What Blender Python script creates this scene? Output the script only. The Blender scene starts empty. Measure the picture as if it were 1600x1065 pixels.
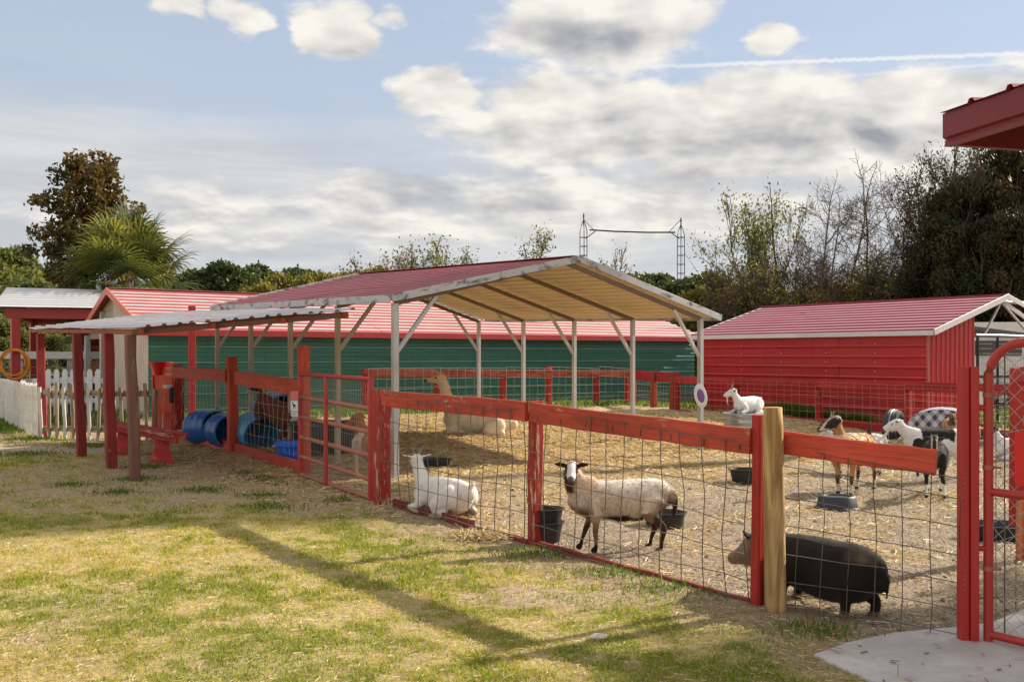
import bpy, bmesh, math, random
import numpy as np
from mathutils import Vector, Matrix, Quaternion, noise as mnoise

random.seed(7)
SC = bpy.context.scene
COL = SC.collection
R = math.radians

# ------------------------------------------------------------------ camera, light, sky
F, CX, HY, EYE = 1500.0, 800.0, 555.0, 1.6
cam_d = bpy.data.cameras.new('camera')
cam_d.sensor_width = 36.0
cam_d.lens = F / 1600.0 * 36.0
cam_d.shift_y = (HY - 532.5) / 1600.0
cam_d.clip_start, cam_d.clip_end = 0.1, 2000.0
cam = bpy.data.objects.new('camera', cam_d)
cam.location = (0, 0, EYE)
cam.rotation_euler = (R(90), 0, 0)
COL.objects.link(cam)
SC.camera = cam

SUN_AZ, SUN_EL = R(60), R(31)
SUN_DIR = Vector((math.sin(SUN_AZ) * math.cos(SUN_EL), math.cos(SUN_AZ) * math.cos(SUN_EL), math.sin(SUN_EL)))
sun_d = bpy.data.lights.new('sun', 'SUN')
sun_d.energy = 3.8
sun_d.angle = R(0.9)
sun_d.color = (1.0, 0.89, 0.73)
sun = bpy.data.objects.new('sun', sun_d)
sun.rotation_euler = SUN_DIR.to_track_quat('Z', 'Y').to_euler()
sun.location = (20, 12, 25)
COL.objects.link(sun)

SC.view_settings.view_transform = 'Standard'
SC.view_settings.look = 'None'
SC.view_settings.gamma = 1.0
SC.view_settings.use_curve_mapping = False
SC.view_settings.exposure = 1.12
try:
    SC.cycles.use_denoising = True
    SC.cycles.max_bounces = 6
    SC.cycles.transparent_max_bounces = 8
    SC.cycles.sample_clamp_indirect = 4.0
except Exception:
    pass

world = bpy.data.worlds.new('World')
SC.world = world
world.use_nodes = True


class NG:
    """small helper around a node tree"""
    def __init__(s, tree):
        s.t = tree
        s.n = tree.nodes
        s.l = tree.links

    def node(s, kind, **kw):
        x = s.n.new(kind)
        for k, v in kw.items():
            setattr(x, k, v)
        return x

    def put(s, sock, v):
        if hasattr(v, 'is_output'):
            s.l.new(v, sock)
        else:
            sock.default_value = v

    def m(s, op, a, b=0.0, c=None, clamp=False):
        x = s.node('ShaderNodeMath', operation=op)
        x.use_clamp = clamp
        s.put(x.inputs[0], a)
        s.put(x.inputs[1], b)
        if c is not None:
            s.put(x.inputs[2], c)
        return x.outputs[0]

    def mix(s, fac, a, b, blend='MIX'):
        x = s.node('ShaderNodeMix', data_type='RGBA', blend_type=blend)
        s.put(x.inputs['Factor'], fac)
        for k, v in ((6, a), (7, b)):
            if not hasattr(v, 'is_output') and len(v) == 3:
                v = (*v, 1.0)
            s.put(x.inputs[k], v)
        return x.outputs[2]

    def step(s, v, lo, hi, smooth=True):
        x = s.node('ShaderNodeMapRange')
        x.interpolation_type = 'SMOOTHSTEP' if smooth else 'LINEAR'
        s.put(x.inputs[0], v)
        x.inputs[1].default_value = lo
        x.inputs[2].default_value = hi
        return x.outputs[0]

    def xyz(s, a, b, c):
        x = s.node('ShaderNodeCombineXYZ')
        for i, v in enumerate((a, b, c)):
            s.put(x.inputs[i], v)
        return x.outputs[0]

    def noise(s, vec, scale, detail=4.0, rough=0.55, dist=0.0, dim='3D'):
        x = s.node('ShaderNodeTexNoise', noise_dimensions=dim)
        s.put(x.inputs['Vector'], vec)
        x.inputs['Scale'].default_value = scale
        x.inputs['Detail'].default_value = detail
        x.inputs['Roughness'].default_value = rough
        x.inputs['Distortion'].default_value = dist
        return x.outputs[0]


def build_sky():
    g = NG(world.node_tree)
    g.n.clear()
    out = g.node('ShaderNodeOutputWorld')
    bg = g.node('ShaderNodeBackground')
    bg.inputs['Strength'].default_value = 0.15
    g.l.new(bg.outputs[0], out.inputs['Surface'])
    sky = g.node('ShaderNodeTexSky', sky_type='NISHITA')
    sky.sun_disc = False
    sky.sun_elevation = SUN_EL
    sky.sun_rotation = SUN_AZ
    sky.altitude = 0.0
    sky.air_density = 1.0
    sky.dust_density = 0.6
    sky.ozone_density = 1.2
    tc = g.node('ShaderNodeTexCoord')
    sep = g.node('ShaderNodeSeparateXYZ')
    g.l.new(tc.outputs['Generated'], sep.inputs[0])
    x, y, z = sep.outputs
    az = g.m('ARCTAN2', x, y)
    el = g.m('ARCSINE', z)
    # clouds: noise in bearing and height, higher ones larger
    def P(px, py):
        a_ = math.atan((px - CX) / F)
        return a_, math.atan((HY - py) / F * math.cos(a_))
    wob_n = g.node('ShaderNodeTexNoise', noise_dimensions='3D')
    pv = g.xyz(g.m('MULTIPLY', az, 9.0), g.m('MULTIPLY', el, 15.0), 0.0)
    g.put(wob_n.inputs['Vector'], pv)
    wob_n.inputs['Scale'].default_value = 1.6
    wob_n.inputs['Detail'].default_value = 5
    wsub = g.node('ShaderNodeVectorMath', operation='SUBTRACT')
    g.l.new(wob_n.outputs['Color'], wsub.inputs[0])
    wsub.inputs[1].default_value = (.5, .5, .5)
    wsep = g.node('ShaderNodeSeparateXYZ')
    g.l.new(wsub.outputs[0], wsep.inputs[0])
    azw = g.m('ADD', az, g.m('MULTIPLY', wsep.outputs[0], 0.075))
    elw = g.m('ADD', el, g.m('MULTIPLY', wsep.outputs[1], 0.045))

    def blob(px, py, rx, ry, rot=0.0, src=None):
        a0, e0 = P(px, py)
        A, E = (azw, elw) if src is None else src
        da = g.m('SUBTRACT', A, a0)
        de = g.m('SUBTRACT', E, e0)
        if rot:
            c, s_ = math.cos(rot), math.sin(rot)
            da2 = g.m('ADD', g.m('MULTIPLY', da, c), g.m('MULTIPLY', de, s_))
            de = g.m('SUBTRACT', g.m('MULTIPLY', de, c), g.m('MULTIPLY', da, s_))
            da = da2
        da = g.m('DIVIDE', da, rx / F)
        de = g.m('DIVIDE', de, ry / F)
        d = g.m('SQRT', g.m('ADD', g.m('MULTIPLY', da, da), g.m('MULTIPLY', de, de)))
        return g.step(d, 1.0, 0.25)

    def total(lst):
        t = None
        for amp, b in lst:
            v = g.m('MULTIPLY', b, amp)
            t = v if t is None else g.m('MAXIMUM', t, v)
        return t

    # cloud deck seen in perspective: bands crowd together towards the horizon
    zz_ = g.m('ADD', g.m('MAXIMUM', z, 0.0), 0.24)
    cu = g.m('DIVIDE', x, zz_)
    cv = g.m('DIVIDE', y, zz_)
    def cloudnoise(dx, dy, scale, det, rough=.6):
        v = g.xyz(g.m('ADD', cu, dx), g.m('ADD', cv, dy), 3.7)
        return g.noise(v, scale, det, rough, 0.12)

    n0 = cloudnoise(0, 0, 4.6, 10, .64)
    s0 = cloudnoise(0, 0, 4.6, 2.5)
    n1 = cloudnoise(0.035, -0.075, 4.6, 2.5)
    f1 = cloudnoise(0.011, -0.024, 4.6, 9, .64)
    big = cloudnoise(4.4, 2.2, 1.2, 3)
    # heaps of cumulus: where they stand
    heaps = total([
        (1.0, blob(930, 45, 300, 120)), (0.95, blob(525, 50, 130, 80, -0.4)), (0.8, blob(385, 22, 70, 60)),
        (0.8, blob(285, 5, 90, 40)), (0.75, blob(1215, 62, 70, 45)), (0.5, blob(1385, 35, 55, 40)),
        (0.6, blob(610, 28, 70, 30)),
        (0.95, blob(690, 150, 150, 70)), (1.0, blob(880, 195, 360, 150)), (1.0, blob(1130, 200, 420, 130)),
        (1.0, blob(1450, 200, 330, 130)), (0.9, blob(900, 320, 420, 110)), (0.85, blob(620, 320, 330, 100)),
        (0.75, blob(330, 340, 260, 90)), (0.6, blob(1080, 330, 330, 90)), (0.75, blob(1560, 300, 260, 120)),
        (0.55, blob(60, 330, 130, 60)),
        (0.72, g.step(g.m('ABSOLUTE', az), .56, .85)), (0.72, g.step(el, .44, .62)),
    ])
    inside = g.m('ADD', g.m('MULTIPLY', heaps, 0.62), g.m('MULTIPLY', g.m('SUBTRACT', big, 0.5), 0.5))
    d_in = g.m('ADD', n0, inside)
    high = g.step(el, .15, .23)
    dens = g.m('ADD', g.m('MULTIPLY', g.step(d_in, .74, .98), high), g.m('MULTIPLY', g.step(d_in, .62, 1.12), g.m('SUBTRACT', 1.0, high)))
    # broad white veil below the blue
    vA = blob(150, 350, 1150, 235, -.02, (az, elw))
    vB = blob(1150, 400, 1500, 330, 0, (az, elw))
    vC = blob(620, 210, 330, 40, 0.13)
    streak = g.noise(g.xyz(g.m('MULTIPLY', az, 3.0), g.m('MULTIPLY', el, 22.0), 1.0), 1.3, 5, .6, .4)
    veil = g.m('MAXIMUM', g.m('MAXIMUM', g.m('MULTIPLY', vA, 1.25), g.m('MULTIPLY', vB, 1.0)), g.m('MULTIPLY', vC, .6))
    veil = g.m('MULTIPLY', veil, g.m('ADD', g.m('MULTIPLY', streak, .4), .8), clamp=True)
    low = g.step(el, 0.42, 0.04)
    veil = g.m('MAXIMUM', veil, g.m('MULTIPLY', low, g.m('MULTIPLY', streak, 0.55)))
    veil = g.m('MINIMUM', veil, 0.93)
    # light and dark sides of the heaps
    grad = g.m('ADD', g.m('MULTIPLY', g.m('SUBTRACT', s0, n1), 1.5), g.m('MULTIPLY', g.m('SUBTRACT', n0, f1), 1.1))
    lit = g.m('ADD', 0.80, grad)
    thick = g.step(g.m('ADD', s0, inside), 1.0, 1.4)
    lit = g.m('SUBTRACT', lit, g.m('MULTIPLY', thick, 0.18))
    dark = total([(1.0, blob(905, 62, 120, 48)), (1.0, blob(1385, 222, 80, 38, -0.3)), (1.0, blob(650, 290, 130, 46, -0.25)), (.55, blob(960, 215, 130, 40)), (.5, blob(400, 385, 160, 26)), (.55, blob(860, 385, 300, 30)),
                  (.9, blob(810, 318, 95, 30)), (.85, blob(1180, 225, 180, 55)), (.65, blob(560, 330, 80, 24)),
                  (.8, blob(450, 332, 45, 16)), (.6, blob(1150, 270, 230, 60))])
    lit = g.m('SUBTRACT', lit, g.m('MULTIPLY', dark, 0.50), clamp=True)
    K = 1.0 / 0.15 / 2.07
    def kc(r, g_, b):
        return (r * K, g_ * K, b * K)
    cloud = g.mix(lit, kc(.33, .345, .385), kc(.94, .895, .82))
    veilc = g.mix(g.step(streak, .3, .75), kc(.54, .56, .60), kc(.72, .72, .715))
    # clear sky, tamed a little so that both halves stay in range
    base = g.mix(1.0, sky.outputs[0], (0.86, 0.95, 1.12), 'MULTIPLY')
    base = g.mix(0.88, base, kc(.44, .50, .575))
    c = g.mix(veil, base, veilc)
    c = g.mix(g.m('MULTIPLY', dens, 0.96), c, cloud)
    # two contrails, their undersides curling
    ysafe = g.m('MAXIMUM', y, 0.05)
    gx, gy = g.m('DIVIDE', x, ysafe), g.m('DIVIDE', z, ysafe)

    def trail(p0, p1, w, freq, amp):
        # a straight trail: straight in x/y, z/y
        a0, e0 = (p0[0] - CX) / F, (HY - p0[1]) / F
        a1, e1 = (p1[0] - CX) / F, (HY - p1[1]) / F
        sl = (e1 - e0) / (a1 - a0)
        line = g.m('ADD', g.m('MULTIPLY', g.m('SUBTRACT', gx, a0), sl), e0)
        d = g.m('SUBTRACT', gy, line)
        ripple = g.noise(g.xyz(g.m('MULTIPLY', az, freq), g.m('MULTIPLY', el, 40.0), 0.0), 1.0, 2, .5, .6)
        d = g.m('ADD', d, g.m('MULTIPLY', g.m('SUBTRACT', ripple, .5), amp))
        core = g.step(g.m('ABSOLUTE', d), w, w * .15)
        grow = g.step(gx, a0, a0 + .20)
        fade = g.step(y, .1, .4)
        return g.m('MULTIPLY', g.m('MULTIPLY', core, grow), fade)
    t1 = trail((870, 110), (1600, 84), .0034, 150.0, .0045)
    t2 = trail((1200, 130), (1600, 97), .0028, 120.0, .003)
    t3 = trail((430, 205), (720, 160), .0035, 60.0, .006)
    tr = g.m('MAXIMUM', g.m('MULTIPLY', t1, .6), g.m('MAXIMUM', g.m('MULTIPLY', t2, .35), g.m('MULTIPLY', t3, .0)))
    c = g.mix(tr, c, kc(.98, .95, .91))
    g.l.new(c, bg.inputs['Color'])


build_sky()

# ------------------------------------------------------------------ helpers
def W(px, py, Y):
    """world point seen at photo pixel (px, py) at depth Y"""
    return Vector(((px - CX) / F * Y, Y, EYE + (HY - py) / F * Y))


def G(px, py, lift=0.0):
    """ground point seen at photo pixel (px, py)"""
    Y = F * EYE / (py - HY)
    return Vector(((px - CX) / F * Y, Y, lift))


D1 = Vector((-.595, .804, 0))     # along the pen fence, away to the left
D2 = Vector((.804, .595, 0))      # across it, away to the right
FA = Vector((-1.40, 10.34, 0))
FB = Vector((.175, 8.19, 0))
FC = Vector((1.62, 6.15, 0))
FD = Vector((2.54, 5.36, 0))
FT = Vector((-2.81, 13.0, 0))     # tall gate post
FS = Vector((-4.50, 15.5, 0))
FQ = Vector((-6.20, 17.8, 0))
FENCE = [FQ, FS, FT, FA, FB, FC, FD]


def smooth(a, b, x):
    t = np.clip((np.asarray(x, float) - a) / (b - a), 0, 1)
    return t * t * (3 - 2 * t)


_rs = np.random.RandomState(11)
_LAT = _rs.rand(256, 256)


def vnoise(x, y):
    x = np.asarray(x, float); y = np.asarray(y, float)
    xi = np.floor(x).astype(int); yi = np.floor(y).astype(int)
    fx = x - xi; fy = y - yi
    fx = fx * fx * (3 - 2 * fx); fy = fy * fy * (3 - 2 * fy)
    a = _LAT[xi % 256, yi % 256]; b = _LAT[(xi + 1) % 256, yi % 256]
    c = _LAT[xi % 256, (yi + 1) % 256]; d = _LAT[(xi + 1) % 256, (yi + 1) % 256]
    return (a * (1 - fx) + b * fx) * (1 - fy) + (c * (1 - fx) + d * fx) * fy


def fbm(x, y, o=4):
    s = 0; a = .5; t = 0
    for i in range(o):
        s = s + a * vnoise(x * 2 ** i + 17.3 * i, y * 2 ** i + 5.1 * i)
        t += a; a *= .5
    return s / t


def pen_s(x, y):
    """distance inside the pen from the front fence (negative outside)"""
    x = np.asarray(x, float); y = np.asarray(y, float)
    return (x - FB.x) * D2.x + (y - FB.y) * D2.y


def pen_t(x, y):
    return (np.asarray(x, float) - FB.x) * D1.x + (np.asarray(y, float) - FB.y) * D1.y


def in_poly(x, y, poly):
    ins = np.zeros(np.shape(x), bool)
    n = len(poly)
    for i in range(n):
        x0, y0 = poly[i]; x1, y1 = poly[(i + 1) % n]
        c = ((y0 > y) != (y1 > y)) & (x < (x1 - x0) * (y - y0) / (y1 - y0 + 1e-12) + x0)
        ins ^= c
    return ins


SLAB = [(1.60, 5.10), (1.86, 5.32), (2.18, 5.50), (2.60, 5.62), (2.86, 5.72), (3.30, 6.10), (4.6, 7.4), (5.6, 6.4),
        (4.4, 4.6), (3.6, 3.2), (2.6, 2.6), (2.05, 3.6), (1.78, 4.62)]


SLAB_IN = [(3.2 + (px - 3.2) * .90, 4.9 + (py - 4.9) * .90) for px, py in SLAB]


def gz(x, y):
    """height of the ground"""
    x = np.asarray(x, float); y = np.asarray(y, float)
    s, t = pen_s(x, y), pen_t(x, y)
    und = (fbm(x * .7, y * .7, 3) - .5) * .07 + (fbm(x * 3.1, y * 3.1, 3) - .5) * (.03 + .05 * smooth(.2, .8, s))
    und = und * np.clip(1.2 - np.hypot(x, y) / 120, 0, 1)
    rise = .20 * smooth(.1, 1.6, s) * smooth(4.2, 8.0, t) * smooth(18, 13, s)
    far = 1.2 * smooth(60, 220, y)
    near_slab = smooth(3.4, 2.4, np.hypot(x - 3.3, y - 4.9))
    und = und * (1 - .85 * near_slab)
    return und + rise + far - .05 * in_poly(x, y, SLAB_IN)


def gv(x, y, up=0.0):
    return Vector((x, y, float(gz(x, y)) + up))


def tag(o, label=None, cat=None, group=None, kind=None):
    if label: o['label'] = label
    if cat: o['category'] = cat
    if group: o['group'] = group
    if kind: o['kind'] = kind
    return o


_MW = {}


def empty(name, loc, rotz=0.0, label=None, cat=None, group=None):
    o = bpy.data.objects.new(name, None)
    o.empty_display_size = .2
    COL.objects.link(o)
    o.location = loc
    o.rotation_euler = (0, 0, rotz)
    _MW[o.name] = Matrix.Translation(Vector(loc)) @ Matrix.Rotation(rotz, 4, 'Z')
    return tag(o, label, cat, group)


def link(name, mesh, parent=None, M=None):
    o = bpy.data.objects.new(name, mesh)
    COL.objects.link(o)
    M = M.copy() if M is not None else Matrix.Identity(4)
    if parent is not None:
        o.parent = parent
        o.matrix_parent_inverse = _MW[parent.name].inverted()
    o.matrix_basis = M
    _MW[o.name] = M
    return o


def kids(o):
    return [c for c in COL.objects if c.parent == o]


def dup(root, loc, rotz=0.0, scale=1.0, label=None, group=None):
    ch = {}
    for c in COL.objects:
        if c.parent is not None:
            ch.setdefault(c.parent, []).append(c)
    r = root.copy(); COL.objects.link(r)
    r.location = loc; r.rotation_euler = (0, 0, rotz)
    r.scale = (scale,) * 3 if not hasattr(scale, '__len__') else scale
    if label: r['label'] = label
    if group: r['group'] = group
    for c in ch.get(root, []):
        k = c.copy(); COL.objects.link(k); k.parent = r
        for d in ch.get(c, []):
            q = d.copy(); COL.objects.link(q); q.parent = k
    return r


class MB:
    """collects shapes, then links them as one mesh"""
    def __init__(s):
        s.v = []; s.f = []

    def add(s, vs, fs):
        b = len(s.v)
        s.v.extend([tuple(p) for p in vs])
        s.f.extend([tuple(i + b for i in f) for f in fs])
        return s

    def box(s, c, size, M=None):
        x, y, z = [k / 2 for k in size]
        vs = [Vector((i * x, j * y, k * z)) for i in (-1, 1) for j in (-1, 1) for k in (-1, 1)]
        if M is not None: vs = [M.to_3x3() @ p for p in vs]
        c = Vector(c)
        return s.add([p + c for p in vs], [(0, 1, 3, 2), (4, 6, 7, 5), (0, 4, 5, 1), (2, 3, 7, 6), (0, 2, 6, 4), (1, 5, 7, 3)])

    def tube(s, pts, r, n=6, cap=True):
        pts = [Vector(p) for p in pts]
        rr = r if hasattr(r, '__len__') else [r] * len(pts)
        rings = []
        up = Vector((0, 0, 1))
        for i, p in enumerate(pts):
            t = (pts[min(i + 1, len(pts) - 1)] - pts[max(i - 1, 0)])
            if t.length < 1e-9: t = Vector((0, 0, 1))
            t.normalize()
            a = t.cross(up if abs(t.z) < .95 else Vector((1, 0, 0))).normalized()
            b = t.cross(a)
            rings.append([p + (a * math.cos(2 * math.pi * k / n) + b * math.sin(2 * math.pi * k / n)) * rr[i] for k in range(n)])
        vs = [q for ring in rings for q in ring]
        fs = []
        for i in range(len(pts) - 1):
            for k in range(n):
                fs.append((i * n + k, i * n + (k + 1) % n, (i + 1) * n + (k + 1) % n, (i + 1) * n + k))
        if cap:
            fs.append(tuple(range(n))[::-1]); fs.append(tuple((len(pts) - 1) * n + k for k in range(n)))
        return s.add(vs, fs)

    def lathe(s, prof, n=24, c=(0, 0, 0), sx=1.0, sy=1.0, M=None):
        c = Vector(c)
        vs = []
        for r, z in prof:
            for k in range(n):
                a = 2 * math.pi * k / n
                p = Vector((r * math.cos(a) * sx, r * math.sin(a) * sy, z))
                if M is not None: p = M.to_3x3() @ p
                vs.append(p + c)
        fs = []
        for i in range(len(prof) - 1):
            for k in range(n):
                fs.append((i * n + k, i * n + (k + 1) % n, (i + 1) * n + (k + 1) % n, (i + 1) * n + k))
        return s.add(vs, fs)

    def prism(s, poly, off):
        """poly: list of points, extruded by vector off"""
        n = len(poly); off = Vector(off)
        vs = [Vector(p) for p in poly] + [Vector(p) + off for p in poly]
        fs = [tuple(range(n))[::-1], tuple(range(n, 2 * n))]
        for i in range(n):
            fs.append((i, (i + 1) % n, n + (i + 1) % n, n + i))
        return s.add(vs, fs)

    def mesh(s, name, mat, smooth_=False):
        me = bpy.data.meshes.new(name)
        me.from_pydata(s.v, [], s.f)
        if mat: me.materials.append(mat)
        if smooth_:
            me.polygons.foreach_set('use_smooth', [True] * len(me.polygons))
        me.update()
        return me

    def build(s, name, mat, parent=None, smooth_=False, fix=True):
        me = s.mesh(name, mat, smooth_)
        if fix:
            b = bmesh.new(); b.from_mesh(me)
            bmesh.ops.recalc_face_normals(b, faces=b.faces)
            b.to_mesh(me); b.free()
        if smooth_ is True and hasattr(me, 'set_sharp_from_angle'):
            me.set_sharp_from_angle(angle=R(50))
        return link(name, me, parent)


def frame_from(p0, p1, up=Vector((0, 0, 1))):
    x = (p1 - p0).normalized()
    if abs(x.dot(up)) > .97: up = Vector((D1.x, D1.y, 0))
    y = up.cross(x).normalized()
    z = x.cross(y)
    M = Matrix((x, y, z)).transposed().to_4x4()
    M.translation = p0
    return M


def beam(name, p0, p1, w, h, mat, parent=None, up=None, rough=.003, ch=.006, seg=None, rnd=None):
    """squared timber or tube from p0 to p1; w sideways, h along up; edges chamfered, a little uneven"""
    p0, p1 = Vector(p0), Vector(p1)
    L = (p1 - p0).length
    n = seg or max(2, min(14, int(L / .35) + 1))
    rng = rnd or random
    c = min(ch, w * .3, h * .3)
    a, b = w / 2, h / 2
    prof = [(-a, -b + c), (-a, b - c), (-a + c, b), (a - c, b), (a, b - c), (a, -b + c), (a - c, -b), (-a + c, -b)]
    vs = []
    for i in range(n + 1):
        dx, dy = rng.uniform(-rough, rough), rng.uniform(-rough, rough)
        k = 1 + rng.uniform(-rough, rough) * 4
        for (py, pz) in prof:
            vs.append((L * i / n, py * k + dx, pz * k + dy))
    fs = []
    for i in range(n):
        for k in range(8):
            fs.append((i * 8 + k, i * 8 + (k + 1) % 8, (i + 1) * 8 + (k + 1) % 8, (i + 1) * 8 + k))
    fs.append(tuple(range(8))); fs.append(tuple(n * 8 + k for k in range(8))[::-1])
    me = bpy.data.meshes.new(name)
    me.from_pydata(vs, [], [f[::-1] for f in fs])
    me.materials.append(mat)
    me.update()
    return link(name, me, parent, frame_from(p0, p1, up or Vector((0, 0, 1))))


def pole(name, p0, p1, r0, r1, mat, parent=None, n=14, rough=.03):
    p0, p1 = Vector(p0), Vector(p1)
    L = (p1 - p0).length
    m = max(3, int(L / .12))
    vs = []; ph = random.random() * 9
    for i in range(m + 1):
        u = i / m
        for k in range(n):
            a = 2 * math.pi * k / n
            q = r0 + (r1 - r0) * u
            q *= 1 + rough * (mnoise.noise((math.cos(a) * 1.5 + ph, math.sin(a) * 1.5, u * L * 2.2)))
            if i == m: q *= .93
            vs.append((L * u, q * math.cos(a), q * math.sin(a)))
    fs = []
    for i in range(m):
        for k in range(n):
            fs.append((i * n + k, i * n + (k + 1) % n, (i + 1) * n + (k + 1) % n, (i + 1) * n + k))
    fs.append(tuple(range(n))[::-1]); fs.append(tuple(m * n + k for k in range(n)))
    me = bpy.data.meshes.new(name)
    me.from_pydata(vs, [], fs); me.materials.append(mat)
    me.polygons.foreach_set('use_smooth', [len(p.vertices) == 4 for p in me.polygons])
    me.update()
    return link(name, me, parent, frame_from(p0, p1))


def ribbed(name, A, B, C, D, mat, parent=None, pitch=.22, rib=.022, ribw=.05, minor=0.0, seg=8, dent=.003, flip=False, ribmat=None, edge=False):
    """profiled sheet on the quad A-B-C-D; ribs run A to B, A to D is across them"""
    A, B, C, D = [Vector(p) for p in (A, B, C, D)]
    nrm = (B - A).cross(D - A).normalized()
    if flip: nrm = -nrm
    Wd = ((D - A).length + (C - B).length) / 2
    n = max(1, round(Wd / pitch))
    prof = []
    pw = Wd / n
    for i in range(n):
        o = i * pw
        prof += [(o, 0.0)]
        if minor:
            free = pw - ribw
            for q in (1 / 3, 2 / 3):
                cx = o + free * q
                prof += [(cx - .012, 0), (cx, minor), (cx + .012, 0)]
        prof += [(o + pw - ribw, 0), (o + pw - ribw * .72, rib), (o + pw - ribw * .28, rib)]
    prof += [(Wd, 0.0)]
    vs = []
    m = len(prof)
    sd = random.random() * 50
    for j in range(seg + 1):
        u = j / seg
        for (w, h) in prof:
            v = w / Wd
            p = A.lerp(B, u).lerp(D.lerp(C, u), v)
            d = dent * mnoise.noise((p.x * .9 + sd, p.y * .9, p.z * 1.7)) * 2
            vs.append(p + nrm * (h + d))
    fs = []
    for j in range(seg):
        for k in range(m - 1):
            fs.append((j * m + k, (j + 1) * m + k, (j + 1) * m + k + 1, j * m + k + 1))
    me = bpy.data.meshes.new(name)
    me.from_pydata(vs, [], fs); me.materials.append(mat)
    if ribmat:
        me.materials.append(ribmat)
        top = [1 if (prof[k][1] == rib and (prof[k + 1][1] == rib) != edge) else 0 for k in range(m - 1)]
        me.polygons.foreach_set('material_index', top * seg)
    me.update()
    return link(name, me, parent)


def sheet_rows(name, A, B, C, D, nacross, nalong, mat, parent, gap=.004, lift=.0012, **kw):
    """a slope or wall of several ribbed sheets, each an object; neighbours lap a little"""
    A, B, C, D = [Vector(p) for p in (A, B, C, D)]
    nrm = (B - A).cross(D - A).normalized()
    if kw.get('flip'): nrm = -nrm
    for i in range(nacross):
        for j in range(nalong):
            v0, v1 = i / nacross, (i + 1) / nacross
            u0, u1 = j / nalong, (j + 1) / nalong
            def Q(u, v): return A.lerp(B, u).lerp(D.lerp(C, u), v)
            off = nrm * ((i % 2) * lift * 2 + (j % 2) * lift * 3 + random.uniform(0, .001))
            e = .004 / max((B - A).length, .1)
            o = ribbed(name, Q(u0 + e * (j > 0), v0) + off, Q(u1, v0) + off, Q(u1, v1) + off, Q(u0 + e * (j > 0), v1) + off, mat, parent, **kw)


def wire_panel(name, a, b, za, zb, mat, parent, dv=.2, hs=(.06, .2, .35, .5, .66, .84, 1.02), r=.0028, wob=.008, nside=3, zt=1.0, off=Vector((0, 0, 0)), rnd=random):
    """welded wire between ground points a and b; za, zb = (bottom, top) heights at the two ends"""
    a, b = Vector(a) + off, Vector(b) + off
    L = (b - a).length
    mb = MB()
    nv = max(2, round(L / dv))
    d = (b - a).normalized(); nn = Vector((-d.y, d.x, 0))
    def zz(u, k): return (za[0] + (zb[0] - za[0]) * u) + k * ((za[1] - za[0]) + ((zb[1] - zb[0]) - (za[1] - za[0])) * u)
    ph = rnd.random() * 20
    def bow(u, k):
        q = mnoise.noise((u * L * 1.3 + ph, k * 2.2, ph)) * wob * 2.2
        w = mnoise.noise((u * L * 2.1 + ph, k * 3.0, 7 + ph)) * wob
        return nn * q + Vector((0, 0, w)) + d * (mnoise.noise((u * L * 1.7, k * 2.5, 13 + ph)) * wob)
    for i in range(nv + 1):
        u = i / nv
        pts = [a.lerp(b, u) + Vector((0, 0, zz(u, k))) + bow(u, k) for k in (0, .2, .4, .6, .8, 1.0)]
        mb.tube(pts, r, nside, cap=False)
    for h in hs:
        k = h
        m = max(3, int(L / .2))
        pts = [a.lerp(b, j / m) + Vector((0, 0, zz(j / m, k))) + bow(j / m, k) for j in range(m + 1)]
        mb.tube(pts, r, nside, cap=False)
    return mb.build(name, mat, parent, fix=False, smooth_='yes')
# ------------------------------------------------------------------ materials
MATS = {}


def new_mat(name):
    m = bpy.data.materials.new(name)
    m.use_nodes = True
    g = NG(m.node_tree)
    g.n.clear()
    out = g.node('ShaderNodeOutputMaterial')
    MATS[name] = m
    return m, g, out


def bsdf(g, out, color, rough=.6, metal=0.0, spec=.5, bump=None, bump_s=.2, bump_d=.01):
    b = g.node('ShaderNodeBsdfPrincipled')
    g.put(b.inputs['Base Color'], color if hasattr(color, 'is_output') else (*color, 1))
    g.put(b.inputs['Roughness'], rough)
    b.inputs['Metallic'].default_value = metal
    b.inputs['Specular IOR Level'].default_value = spec
    if bump is not None:
        bn = g.node('ShaderNodeBump')
        bn.inputs['Strength'].default_value = bump_s
        bn.inputs['Distance'].default_value = bump_d
        g.l.new(bump, bn.inputs['Height'])
        g.l.new(bn.outputs[0], b.inputs['Normal'])
    g.l.new(b.outputs[0], out.inputs['Surface'])
    return b


def coords(g, stretch=(1, 1, 1), rnd=True):
    tc = g.node('ShaderNodeTexCoord')
    mp = g.node('ShaderNodeMapping')
    mp.inputs['Scale'].default_value = stretch
    g.l.new(tc.outputs['Object'], mp.inputs['Vector'])
    if not rnd:
        return mp.outputs[0]
    oi = g.node('ShaderNodeObjectInfo')
    ad = g.node('ShaderNodeVectorMath', operation='ADD')
    g.l.new(mp.outputs[0], ad.inputs[0])
    r = g.m('MULTIPLY', oi.outputs['Random'], 37.0)
    g.l.new(g.xyz(r, r, r), ad.inputs[1])
    return ad.outputs[0]


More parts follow.
